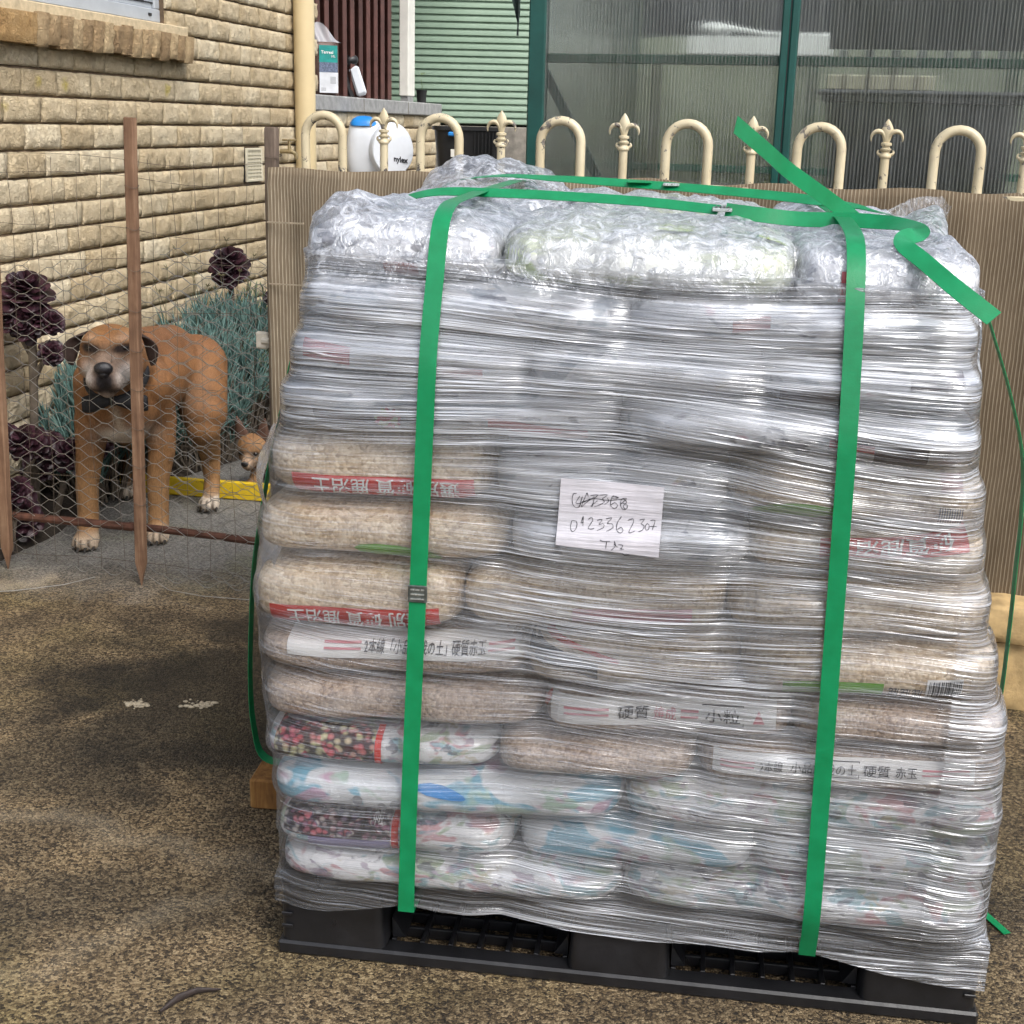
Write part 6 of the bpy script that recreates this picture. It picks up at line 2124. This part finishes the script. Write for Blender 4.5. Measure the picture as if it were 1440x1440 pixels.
def coat2(p):
    q = Vector(p) - S0; hx, hy, hz = q.dot(SR), q.dot(SF), q.dot(SU)
    c = (.34, .195, .095)
    c = mixc(c, (.25, .12, .05), .8 * g3((hx, hy, hz), (0, .02, .05), (.03, .06, .03)))
    c = mixc(c, (.60, .50, .42), .85 * g3((hx, hy, hz), (.02, .07, -.04), (.025, .05, .022)))
    c = mixc(c, (.48, .36, .28), .8 * g3((hx, hy, hz), (0, .05, -.02), (.03, .05, .03)))
    for sx in (-1, 1): c = mixc(c, (.02, .014, .012), min(1, 1.2 * g3((hx, hy, hz), (sx * .028, .045, .006), (.016, .05, .010))))
    c = mixc(c, (.03, .02, .02), .9 * g3((hx, hy, hz), (0, .09, -.045), (.022, .03, .005)))
    if q.y > .08: c = mixc(c, (.28, .15, .08), .6)
    return c
paint(sm, coat2)
dog2 = thing('dog', 'small tan dog with pointed ears peering past the wrapped pallet', 'dog', (-.88, 4.9, 0))
sm.transform(Matrix.Translation((.88, -4.9, 0)))
o = bpy.data.objects.new('body', sm); COL.objects.link(o); o.parent = dog2; sm.materials.append(MATS['fur'])
for sx in (-1, 1):
    b = MB(); b.ball(sh(sx * .028, .042, .006), .0080, 12, 8); b.build('eye', MATS['dog_eye'], dog2, True)
    rows = []
    simple('small_ear%d' % sx, (.12, .062, .042), .8, .3, 50)
    for j in range(8):
        t = j / 7
        c0 = sh(sx * (.034 + .020 * t), -.012, .036 + .090 * t)
        w_ = .034 * (1 - t) ** .8 + .0012
        rows.append([c0 + SR * (w_ * math.cos(a)) + SF * (.006 * math.sin(a)) for a in [2 * math.pi * k / 10 for k in range(11)]])
    b = MB(); b.grid(rows); b.build('ear', MATS['small_ear%d' % sx], dog2, True)
b = MB(); b.ball(sh(0, .085, -.018), (.014, .009, .011), 14, 10, (SR, SF, SU)); b.build('nose', MATS['dog_nose'], dog2, True)

# yellow plank on the ground
MATS['yellow_paint'] = None
gy_ = G('yellow_painted_board')
P = gy_.pos()
c = gy_.mix(gy_.ramp(gy_.noise(P, 24, 5, .7), [(.58, 0.0), (.68, .8)]), gy_.ramp(gy_.noise(P, 7, 3, .6), [(.3, (.62, .40, .010)), (.7, (.74, .52, .02))]), (.20, .14, .06))
MATS['yellow_paint'] = gy_.done(gy_.bsdf(Base_Color=c, Roughness=.5))
yb = MB()
ya, yb2 = Vector((-1.50, 4.70, 0)), Vector((-.85, 4.585, 0))
yd = (yb2 - ya).normalized()
yb.box((ya + yb2) / 2 + Vector((0, 0, .034)), ((yb2 - ya).length, .022, .064), (yd, Vector((-yd.y, yd.x, 0)), Vector((0, 0, 1))), .003)
yo = yb.build('yellow_plank', MATS['yellow_paint'])
tagp(yo, 'yellow painted plank lying on edge behind the tan dog', 'plank')
# ------------------------------------------------------------------ garden bed and plants
simple('soil', (.030, .022, .016), .95, .4, 60, bump=.8, bscale=80)
bed = MB(); rows = []
for j in range(15):
    row = []
    for i in range(41):
        s_ = -.8 + 3.6 * i / 40
        wdt = .10 + .05 * noise.noise(Vector((s_ * 2, 0, 0))) if s_ < .2 else .16
        wdt = lerp_tab([(-.8, .20), (-.2, .22), (.15, .18), (.3, .16), (.62, .30), (1.0, .42), (2.8, .50)], s_) + .02 * noise.noise(Vector((s_ * 6, 0, 0)))
        n_ = -.005 + wdt * j / 14
        z_ = .055 * (1 - (j / 14) ** 2) + .012 * noise.noise(Vector((s_ * 9, n_ * 9, 0))) + .006
        if j == 14: z_ = -.006
        row.append(wp(s_, n_, z_))
    rows.append(row)
bed.grid(rows)
bo_ = bed.build('garden_bed', MATS['soil']); auto_smooth(bo_, 80)
tagp(bo_, 'dark soil garden bed along the brick wall', None, None, 'structure')
def leaf_mat(name, lo, hi, rough=.5, tl=.2, rim=None):
    g = G(name)
    P = g.pos()
    ri = g.n('NewGeometry').outputs['Random Per Island']
    f = g.math('ADD', g.math('MULTIPLY', ri, .6), g.math('MULTIPLY', g.noise(P, 9, 3, .6), .4))
    c = g.ramp(f, [(.15, lo), (.8, hi)])
    p = g.bsdf(Base_Color=c, Roughness=rough); p.inputs['Specular IOR Level'].default_value = .35
    t = g.n('BsdfTranslucent', Color=c)
    mx = g.n('MixShader', Fac=tl); g.set(mx, '1', p); g.set(mx, '2', t)
    return g.done(mx)
MATS['leaf_blue'] = leaf_mat('blue_green_leaf', (.055, .125, .115), (.20, .33, .30), .6)
MATS['leaf_green'] = leaf_mat('sage_leaf', (.07, .115, .055), (.27, .34, .20), .6)
MATS['leaf_purple'] = leaf_mat('dark_aeonium_leaf', (.010, .005, .007), (.062, .022, .034), .38, .06)
MATS['leaf_straw'] = leaf_mat('dry_stalk', (.12, .11, .06), (.26, .23, .13), .7)
simple('stem_grey', (.13, .105, .08), .85, .3, 50, bump=.6)
pr_ = random.Random(31)
def blade(mb, p, d_, L, w_, curve=.2, seg=3):
    """thin fleshy finger leaf: triangular section, tapered"""
    d_ = Vector(d_).normalized()
    sd_ = d_.orthogonal().normalized()
    ang = pr_.random() * 6.28
    sd_ = Matrix.Rotation(ang, 3, d_) @ sd_
    up_ = d_.cross(sd_)
    vs = []
    for k in range(seg + 1):
        t = k / seg
        c = Vector(p) + d_ * (L * t) + up_ * (curve * L * t * t)
        ww = w_ * (1 - t ** 2.2) * (.75 + .5 * t) + .0004
        vs += [c + sd_ * ww, c - sd_ * ww * .6 + up_ * ww * .8, c - sd_ * ww * .6 - up_ * ww * .8]
    fs = []
    for k in range(seg):
        for q in range(3):
            fs.append((k * 3 + q, k * 3 + (q + 1) % 3, k * 3 + 3 + (q + 1) % 3, k * 3 + 3 + q))
    fs.append((seg * 3, seg * 3 + 1, seg * 3 + 2))
    mb.add(vs, fs)
def tuft_shrub(name, label, cat, base, shoots, mat, L=(.035, .06), w_=.0030, per=16, spread=.5, group=None, stems='stem_grey'):
    root = thing(name, label, cat, base, group)
    fol, stm = MB(), MB()
    for (p0, p1) in shoots:
        p0, p1 = Vector(p0), Vector(p1)
        mid = p0.lerp(p1, .5) + Vector((pr_.uniform(-.02, .02), pr_.uniform(-.02, .02), 0))
        stm.tube([p0, mid, p1], [.004, .003, .002], 5, caps=False)
        ax = (p1 - mid).normalized()
        for k in range(per):
            t = pr_.random() ** .6
            c = mid.lerp(p1, t)
            az = pr_.random() * 6.283
            out = Vector((math.cos(az), math.sin(az), 0))
            dd = (ax * (1.0) + out * (spread * (1.25 - .8 * t) + pr_.random() * .25))
            blade(fol, c, dd, pr_.uniform(*L) * (.75 + .35 * t), w_ * pr_.uniform(.8, 1.25), pr_.uniform(-.1, .3))
    f_ = fol.build('foliage', MATS[mat], root); f_['kind'] = 'stuff'
    f_.data.polygons.foreach_set('use_smooth', [True] * len(f_.data.polygons))
    st_ = stm.build('stems', MATS[stems], root); st_['kind'] = 'stuff'
    return root
def region(n, s0, s1, n0, n1, ztop, zlow=.0, jit=.05):
    """shoots filling a mounded region in wall coordinates"""
    out = []
    for _ in range(n):
        s_ = pr_.uniform(s0, s1); m_ = pr_.uniform(n0, n1)
        u = (s_ - (s0 + s1) / 2) / ((s1 - s0) / 2); v = (m_ - (n0 + n1) / 2) / ((n1 - n0) / 2)
        top = ztop(s_) * math.sqrt(max(.05, 1 - .55 * u * u * .6 - .35 * v * v))
        h = top * pr_.uniform(.42, 1.0) if pr_.random() < .75 else top
        q = wp(s_, m_, 0)
        lean = Vector((u * .04 + pr_.uniform(-jit, jit), pr_.uniform(-jit, jit), 0)) + WN * v * .05
        b0 = wp(s_ * .9 + .1 * (s0 + s1) / 2, (m_ * .8 + .2 * (n0 + n1) / 2), .02)
        out.append((b0, q + lean + Vector((0, 0, h))))
    return out
# tall blue-green mass behind the tan dog's back
tuft_shrub('finger_leaf_shrub', 'blue-green finger-leaved shrub against the wall behind the tan dog', 'shrub', wp(1.0, .22, 0), region(330, .55, 1.42, .05, .42, lambda s_: lerp_tab([(.5, .42), (.8, .52), (1.1, .60), (1.5, .62)], s_)), 'leaf_blue', (.05, .085), .0036, 17, .42)
tuft_shrub('finger_leaf_shrub', 'grey-green bushy shrub beside the netting fence end post', 'shrub', wp(1.7, .3, 0), region(300, 1.05, 1.9, .10, .50, lambda s_: lerp_tab([(1.0, .50), (1.4, .60), (1.9, .70)], s_), jit=.06), 'leaf_green', (.025, .045), .0034, 20, .75)
tuft_shrub('finger_leaf_shrub', 'low blue finger-leaved tuft in front of the forked dark aeonium', 'shrub', wp(.25, .15, 0), region(150, .05, .55, .04, .26, lambda s_: lerp_tab([(0, .42), (.2, .48), (.5, .44)], s_), jit=.05), 'leaf_blue', (.055, .095), .0040, 16, .40)
# dry flower stalks above the blue mass
sk_ = thing('dry_flower_stalks', 'thin dry flower stalks rising above the blue-green shrub', 'stalks', wp(1.2, .15, .4))
m = MB()
for k in range(18):
    s_ = pr_.uniform(.85, 1.5); q = wp(s_, pr_.uniform(.05, .3), .48)
    t_ = q + Vector((pr_.uniform(-.06, .06), pr_.uniform(-.06, .06), pr_.uniform(.14, .34)))
    m.tube([q, q.lerp(t_, .5) + Vector((pr_.uniform(-.012, .012), 0, 0)), t_], [.0016, .0013, .001], 5)
    for j in range(7):
        blade(m, t_, Vector((pr_.uniform(-1, 1), pr_.uniform(-1, 1), pr_.uniform(.1, 1))), pr_.uniform(.012, .028), .0018)
o = m.build('stalks', MATS['leaf_straw'], sk_); o['kind'] = 'stuff'

def aeo_rosette(mb, c, axis, r_, n=46, seed=0):
    rr_ = random.Random(seed)
    axis = Vector(axis).normalized(); a0 = axis.orthogonal().normalized(); b0 = axis.cross(a0)
    for k in range(n):
        t = k / n                       # outer -> inner
        az = k * 2.39996 + rr_.uniform(-.1, .1)
        el = -.25 + 1.45 * t ** 1.1 + rr_.uniform(-.08, .08)
        out = a0 * math.cos(az) + b0 * math.sin(az)
        dd = out * math.cos(el) + axis * math.sin(el)
        L = r_ * (1.0 - .55 * t) * rr_.uniform(.88, 1.1)
        sd_ = axis.cross(out).normalized()
        nn = dd.cross(sd_).normalized()
        rows = []
        base = Vector(c) + axis * (r_ * .30 * t)
        for (u, w_) in ((0, .10), (.35, .16), (.65, .27), (.85, .30), (.96, .20), (1.0, .05)):
            cc_ = base + dd * (L * u) - nn * (.10 * L * math.sin(u * 2.2)) 
            ww = r_ * w_ * (1 - .35 * t)
            rows.append([cc_ - sd_ * ww - nn * (-.10 * ww), cc_ + nn * (.12 * ww), cc_ + sd_ * ww - nn * (-.10 * ww), cc_ - nn * (.22 * ww), cc_ - sd_ * ww - nn * (-.10 * ww)])
        mb.grid(rows)
def aeonium(label, base, trunk, roses, group='dark purple aeoniums'):
    root = thing('aeonium', label, 'succulent', base, group)
    for pts, rd in trunk:
        m = MB(); m.tube(resample([Vector(p) for p in pts], .03), rd if not isinstance(rd, tuple) else rd[0], 9)
        auto_smooth(m.build('stem', MATS['stem_grey'], root), 70)
    for i, (c, ax, r_) in enumerate(roses):
        m = MB(); aeo_rosette(m, c, ax, r_, 44, i + int(r_ * 1000)); o = m.build('rosette', MATS['leaf_purple'], root)
        o.data.polygons.foreach_set('use_smooth', [True] * len(o.data.polygons))
    return root
aeonium('tall forked dark purple aeonium on a bare stem against the brick wall', (-1.575, 4.25, 0),
        [([(-1.575, 4.25, .03), (-1.565, 4.24, .25), (-1.545, 4.22, .45), (-1.53, 4.2, .62), (-1.525, 4.2, .74)], .014), ([(-1.545, 4.22, .47), (-1.51, 4.2, .54), (-1.475, 4.19, .575)], .008), ([(-1.535, 4.2, .60), (-1.50, 4.19, .66), (-1.475, 4.19, .68)], .008), ([(-1.54, 4.2, .58), (-1.575, 4.19, .66)], .008)],
        [((-1.535, 4.20, .77), (.1, -.45, .9), .098), ((-1.575, 4.185, .70), (-.25, -.7, .6), .070), ((-1.500, 4.18, .70), (.2, -.7, .6), .062), ((-1.535, 4.175, .675), (0, -.9, .3), .066), ((-1.455, 4.18, .685), (.5, -.6, .45), .048), ((-1.462, 4.18, .588), (.4, -.8, .3), .046)])
aeonium('single round dark aeonium rosette above the grey-green bush', (-1.19, 5.58, 0),
        [([(-1.19, 5.6, .05), (-1.19, 5.59, .4), (-1.188, 5.58, .70)], .012)],
        [((-1.188, 5.57, .735), (0, -.55, .83), .098), ((-1.19, 5.55, .70), (0, -.9, .35), .075)])
aeonium('small dark aeonium sprig by the fence end post', (-.99, 5.5, 0),
        [([(-.99, 5.5, .05), (-.985, 5.5, .45), (-.975, 5.48, .70)], .008)],
        [((-.972, 5.47, .735), (0, -.6, .8), .052), ((-.99, 5.46, .62), (.1, -.8, .4), .045)])
low = []
for k in range(15):
    s_ = pr_.uniform(-.55, .02); n_ = pr_.uniform(.06, .30); 
    low.append((wp(s_, n_, pr_.uniform(.10, .36) * (1.0 if n_ < .22 else .7)), (pr_.uniform(-.3, .4), -.7, .6), pr_.uniform(.05, .085)))
aeonium('low sprawling dark purple aeonium clump at the foot of the wall', wp(-.25, .15, 0), [([wp(-.3, .15, .02), wp(-.28, .16, .2), wp(-.2, .18, .3)], .010), ([wp(-.1, .15, .02), wp(-.12, .2, .15)], .010), ([wp(-.45, .2, .02), wp(-.42, .22, .2)], .010)], low)
# shrubs beyond the greenhouse, seen through the glazing
tuft = []
for k in range(150):
    s_ = pr_.uniform(.35, 1.5); n_ = pr_.uniform(2.05, 2.7); h = pr_.uniform(.5, 1.38)
    tuft.append((gp(s_, n_, .02), gp(s_ + pr_.uniform(-.1, .1), n_ + pr_.uniform(-.1, .1), h)))
MATS['leaf_lime'] = leaf_mat('lime_leaf', (.06, .10, .02), (.24, .30, .09), .6, .3)
tuft_shrub('garden_shrub', 'yellow-green shrub showing through the greenhouse glazing', 'shrub', gp(.9, 2.4, 0), tuft, 'leaf_lime', (.06, .11), .012, 18, .9)
# ------------------------------------------------------------------ things by the porch
simple('white_poly', (.66, .69, .74), .38, .06, 8)
simple('blue_poly', (.02, .22, .62), .35, .1, 10)
# trestle that carries tub and reel (standing behind the cloth)
tr_ = thing('garden_table', 'low timber table behind the shade cloth under the black tub', 'table', (-.35, 7.45, 0))
b = MB(); b.box((-.50, 7.55, 1.012), (1.15, .65, .03), bev=.004); b.build('top', MATS['grey_timber'], tr_)
for x in (-1.0, 0.0):
    for y in (7.28, 7.82):
        b = MB(); b.box((x, y, .498), (.06, .06, .996), bev=.004); b.build('leg', MATS['grey_timber'], tr_)
# hose reel: rounded case, blue carry handle, black backplate
RC = Vector((-.800, 7.60, 1.028))
reel = thing('hose_reel', 'white round hose reel case with blue handle in front of the porch bricks', 'hose reel', RC)
def se_ring(hw, hd_, n=40, p=.6):
    out = []
    for k in range(n + 1):
        t = 2 * math.pi * k / n
        out.append((spow(math.cos(t), p) * hw, spow(math.sin(t), p) * hd_))
    return out
b = MB(); rows = []
for (z, hw, hd_) in ((0, .06, .05), (.0, .085, .07), (.05, .100, .085), (.12, .105, .09), (.20, .098, .088), (.26, .085, .08), (.295, .062, .06), (.305, .03, .03), (.306, .001, .001)):
    rows.append([RC + Vector((-.055 + x, y, z)) for x, y in se_ring(hw, hd_)])
b.grid(rows); auto_smooth(b.build('case', MATS['white_poly'], reel), 60)
# side drum (disc facing the camera, turned a little)
dn = Vector((.50, -.86, .05)).normalized(); da = Vector((.86, .50, 0)).normalized(); db = Vector((0, 0, 1)) - dn * dn.z; db.normalize()
dc = RC + Vector((.095, -.05, .135))
b = MB()
def egg(sc, n=44): return [(math.cos(t) * .125 * sc * (1.0 if math.sin(t) < 0 else 1.0), math.sin(t) * (.150 if math.sin(t) > 0 else .135) * sc) for t in [2 * math.pi * k / n for k in range(n + 1)]]
rows = []
for (sc, off_n) in ((.86, -.09), (.97, -.06), (1.0, -.02), (1.0, .004), (.985, .014), (.95, .020), (.5, .026), (.01, .028)):
    rows.append([dc + da * x + db * y + dn * off_n for x, y in egg(sc)])
b.grid(rows); auto_smooth(b.build('drum', MATS['white_poly'], reel), 45)
b = MB(); rows = []
for (sc, off_n) in ((.9, -.14), (1.06, -.12), (1.07, -.10), (1.0, -.09)):
    rows.append([dc + da * (x + .035) + db * y + dn * off_n for x, y in egg(sc)])
b.grid(rows); auto_smooth(b.build('backplate', MATS['black_plastic'], reel), 45)
vs, fs = text_mesh('nylex', 1.0, .03)
xs_ = [v[0] for v in vs]; W_ = max(xs_) - min(xs_)
k = .085 / W_
b = MB(); b.add([dc + da * (-.002 + (x - min(xs_)) * k) + db * (-.055 + y * k * 1.05 - .010 * (x - min(xs_)) / W_) + dn * .0285 for x, y in vs], fs); b.build('lettering', MATS['ink_black'], reel)
b = MB(); rows = []
for (z, hw, hd_) in ((.262, .072, .078), (.275, .075, .076), (.298, .060, .060), (.312, .035, .04), (.316, .001, .001)):
    rows.append([RC + Vector((-.060 + x, -.012 + y, z)) for x, y in se_ring(hw, hd_)])
b.grid(rows); auto_smooth(b.build('handle', MATS['blue_poly'], reel), 60)
# black tub with blue clip
TC = Vector((-.285, 7.45, 1.0285))
tub = thing('black_tub', 'black open plastic tub with a blue clip handle on the timber table', 'tub', TC)
b = MB(); rows = []
for (z, hw, hd_) in ((0, .150, .125), (.002, .155, .130), (.12, .165, .14), (.25, .178, .15), (.252, .190, .162), (.272, .190, .162), (.272, .176, .150), (.25, .170, .145), (.02, .150, .125), (.018, .001, .001)):
    rows.append([TC + Vector((x, y, z)) for x, y in se_ring(hw, hd_, 48, .35)])
b.grid(rows); auto_smooth(b.build('body', MATS['black_plastic'], tub), 40)
for k in range(7):
    b = MB(); b.box(TC + Vector((.04 + k * .019, -.147 - .006, .13)), (.006, .010, .235), bev=.002); b.build('rib', MATS['black_plastic'], tub)
b = MB(); b.box(TC + Vector((-.075, -.162, .232)), (.05, .022, .022), bev=.005); b.build('clip', MATS['blue_poly'], tub)
b = MB(); b.box(TC + Vector((-.068, -.1515, .135)), (.036, .004, .04), bev=.001); b.build('sticker', MATS['white_trim'], tub)
# potting mix bag on the ledge
mix_ = thing('potting_mix_bag', 'clear potting mix bag with teal label standing on the porch ledge', 'bag', wp(3.06, -.07, 1.442))
simple('bag_soil', (.085, .045, .035), .5, .35, 60, bump=.4)
def facing(p):  # local frame looking towards the camera side
    return None
bx = Vector((.93, .36, 0)).normalized(); by = Vector((.36, -.93, 0)).normalized()   # width, front normal
bc_ = wp(3.13, -.035, 1.442)
def bagp(x, y, z): return bc_ + bx * x + by * y + Vector((0, 0, z))
b = MB(); rows = []
for (z, hw, hd_) in ((0, .050, .035), (.004, .062, .045), (.06, .070, .055), (.15, .070, .055), (.22, .068, .050), (.258, .064, .040), (.268, .060, .030)):
    rows.append([bagp(x + .004 * math.sin(z * 40), y, z) for x, y in se_ring(hw, hd_, 36, .5)])
b.grid(rows); auto_smooth(b.build('soil_body', MATS['bag_soil'], mix_), 60)
simple('clear_sheet', (.55, .55, .58), .3, .15, 30)
gq = G('clear_bag_film'); trn = gq.n('BsdfTransparent', Color=(.9, .9, .92)); pq = gq.bsdf(Base_Color=(.6, .6, .64), Roughness=.25); mq = gq.n('MixShader', Fac=.55); gq.set(mq, '1', trn); gq.set(mq, '2', pq); MATS['clear_film'] = gq.done(mq)
b = MB(); rows = []
for j in range(9):
    t = j / 8
    row = []
    for i in range(19):
        u = i / 18
        hgt = .268 + t * (.085 - .055 * u + .03 * math.sin(u * 5)) 
        row.append(bagp((-.062 + .124 * u) * (1 + .25 * t * u) + .02 * t * u, .03 * math.sin(u * 3.14) * (1 - t) + .010 * math.sin(u * 9 + t * 3), hgt))
    rows.append(row)
b.grid(rows); auto_smooth(b.build('loose_top', MATS['clear_film'], mix_), 80)
simple('teal_print', (.02, .27, .25), .35, .2, 30); simple('label_white', (.66, .68, .72), .35, .08, 30); simple('picture_print', (.13, .16, .24), .4, .5, 120)
def bpanel(x0, x1, z0, z1, mat, off=.0565, name='label'):
    b = MB(); b.grid([[bagp(x0 + (x1 - x0) * i / 8, off + .0 - .05 * max(0, abs(x0 + (x1 - x0) * i / 8) - .045), z0 + (z1 - z0) * j / 4) for i in range(9)] for j in range(5)])
    return b.build(name, MATS[mat], mix_)
bpanel(-.040, .058, .165, .250, 'teal_print'); bpanel(-.040, .058, .115, .1648, 'picture_print'); bpanel(-.040, .060, .012, .1148, 'label_white')
def bagtext(body, x, z, h, mat):
    vs, fs = text_mesh(body, 1.0, .02); xs_ = [v[0] for v in vs]; ys_ = [v[1] for v in vs]; k = h / (max(ys_) - min(ys_))
    b = MB(); b.add([bagp(x + (px - min(xs_)) * k, .0572, z + (py - min(ys_)) * k) for px, py in vs], fs); b.build('lettering', MATS[mat], mix_)
bagtext('Terreal', -.030, .208, .016, 'ink_white'); bagtext('10L', .025, .190, .012, 'ink_white')
b = MB()
for k in range(9): b.grid([[bagp(-.030 + k * .0028, .0570, z) for z in (.020, .038)], [bagp(-.0288 + k * .0028, .0570, z) for z in (.020, .038)]])
for k in range(6): b.grid([[bagp(.018 + .030 * i, .0570, .060 + k * .006) for i in (0, 1)], [bagp(.018 + .030 * i, .0570, .063 + k * .006) for i in (0, 1)]])
b.build('barcode', MATS['ink_grey'], mix_)
# hand sprayer lying against the slats: white tank, black pump head and handle
sp_ = thing('pressure_sprayer', 'white bottle sprayer with black pump handle tipped on the ledge', 'sprayer', wp(3.75, -.03, 1.442))
sc0 = wp(3.78, -.045, 1.442)
sd_ = Vector((-.32, .10, .94)).normalized(); sa = Vector((.94, .10, .32)).normalized()
sb = sd_.cross(sa)
b = MB(); b.box(sc0 + sd_ * .095 + sa * .012, (.060, .060, .165), (sa, sb, sd_), .012); b.build('tank', MATS['white_poly'], sp_)
b = MB(); b.box(sc0 + sd_ * .105 - sa * .048, (.030, .034, .20), (sa, sb, sd_), .008); b.build('pump_tube', MATS['black_plastic'], sp_)
b = MB(); b.ball(sc0 + sd_ * .215 + sa * .004, (.050, .040, .036), 16, 10, (sa, sb, sd_)); b.tube([sc0 + sd_ * .215 - sa * .02, sc0 + sd_ * .215 - sa * .085], [.024, .020], 10); auto_smooth(b.build('pump_head', MATS['black_plastic'], sp_), 50)
b = MB(); b.tube([sc0 + sd_ * .21 - sa * .085, sc0 + sd_ * .12 - sa * .10, sc0 - sa * .12 + sd_ * .004], [.014, .012, .012], 8); auto_smooth(b.build('wand', MATS['black_plastic'], sp_), 50)
b = MB(); b.tube([sc0 - sa * .09 - sb * .05 + Vector((0, 0, .02)), sc0 - sa * .16 - sb * .05 + Vector((0, 0, .025)), sc0 - sa * .22 - sb * .04 + Vector((0, 0, .018))], .010, 8); b.build('nozzle', MATS['black_plastic'], sp_)
# seedling pot at the ledge end
pc = wp(5.13, -.06, 1.442)
pot = thing('seedling_pot', 'small black pot with a seedling at the ledge end', 'plant pot', pc)
b = MB(); b.lathe([(.028, 0), (.030, .002), (.036, .078), (.038, .080), (.038, .084), (.033, .084), (.031, .074), (.001, .074)], pc, 18); auto_smooth(b.build('pot', MATS['black_plastic'], pot), 40)
b = MB(); b.tube([pc + Vector((0, 0, .07)), pc + Vector((.004, 0, .11)), pc + Vector((-.004, 0, .155))], .0025, 6); b.build('stem', MATS['leaf_green'], pot)
for k, (az, zz) in enumerate(((0, .095), (3.0, .10), (.4, .15), (2.7, .152), (1.5, .16))):
    b = MB(); dd = Vector((math.cos(az), math.sin(az) * .5, .25)).normalized(); sd2 = Vector((-math.sin(az), math.cos(az), 0))
    p0 = pc + Vector((0, 0, zz + .02)); rows = []
    for (u, w_) in ((0, .003), (.4, .016), (.75, .017), (1, .002)):
        c0 = p0 + dd * (.085 * u) - Vector((0, 0, .02 * u * u)); rows.append([c0 - sd2 * w_, c0 + Vector((0, 0, -.001)), c0 + sd2 * w_])
    b.grid(rows); b.build('leaf', MATS['leaf_green'], pot)

# ------------------------------------------------------------------ litter on the concrete
simple('dry_dropping', (.33, .28, .20), .9, .2, 80, bump=.6)
for i, (x, y, lab_) in enumerate(((-.861, 2.844, 'pale crumbled dropping on the dark damp patch'), (-.715, 2.852, 'paler smeared dropping closer to the pallet on the damp patch'))):
    m = MB(); q = random.Random(i + 3)
    for k in range(46):
        rr0 = q.uniform(.0015, .006)
        m.ball((x + q.gauss(0, .014), y + q.gauss(0, .010), rr0 * .4), (rr0 * q.uniform(.8, 1.8), rr0, rr0 * .6), 7, 5)
    o = m.build('dropping', MATS['dry_dropping']); auto_smooth(o, 80); tagp(o, lab_, 'dropping')
simple('dark_bark', (.022, .014, .012), .7, .4, 60, bump=.5)
m = MB()
m.tube([(-.515, 1.735, .006), (-.495, 1.765, .009), (-.47, 1.785, .009), (-.435, 1.793, .006)], [.003, .0075, .006, .0015], 8, flat=.5)
o = m.build('bark_strip', MATS['dark_bark']); auto_smooth(o, 70); tagp(o, 'curled strip of dark bark on the concrete', 'bark')
m = MB(); rngp = random.Random(8)
for k in range(26):
    blade(m, (.80 + rngp.gauss(0, .012), 2.10 + rngp.gauss(0, .03), 0), (rngp.uniform(-.6, .6), rngp.uniform(-.6, .6), 1), rngp.uniform(.02, .05), .0018)
MATS['weed'] = leaf_mat('weed_leaf', (.05, .12, .02), (.14, .28, .05), .5)
o = m.build('weed', MATS['weed']); tagp(o, 'small green weed sprouting from the concrete beside the pallet', 'weed')
# loose strap tail on the ground beside the pallet
tl = MB(); tl.box((.852, 2.04, .004), (.014, .08, .0015), ((.95, .3, 0), (-.3, .95, 0), (0, 0, 1))); o = tl.build('strap_scrap', MATS['strap']); tagp(o, 'short green strap scrap on the ground beside the pallet', 'strap scrap')
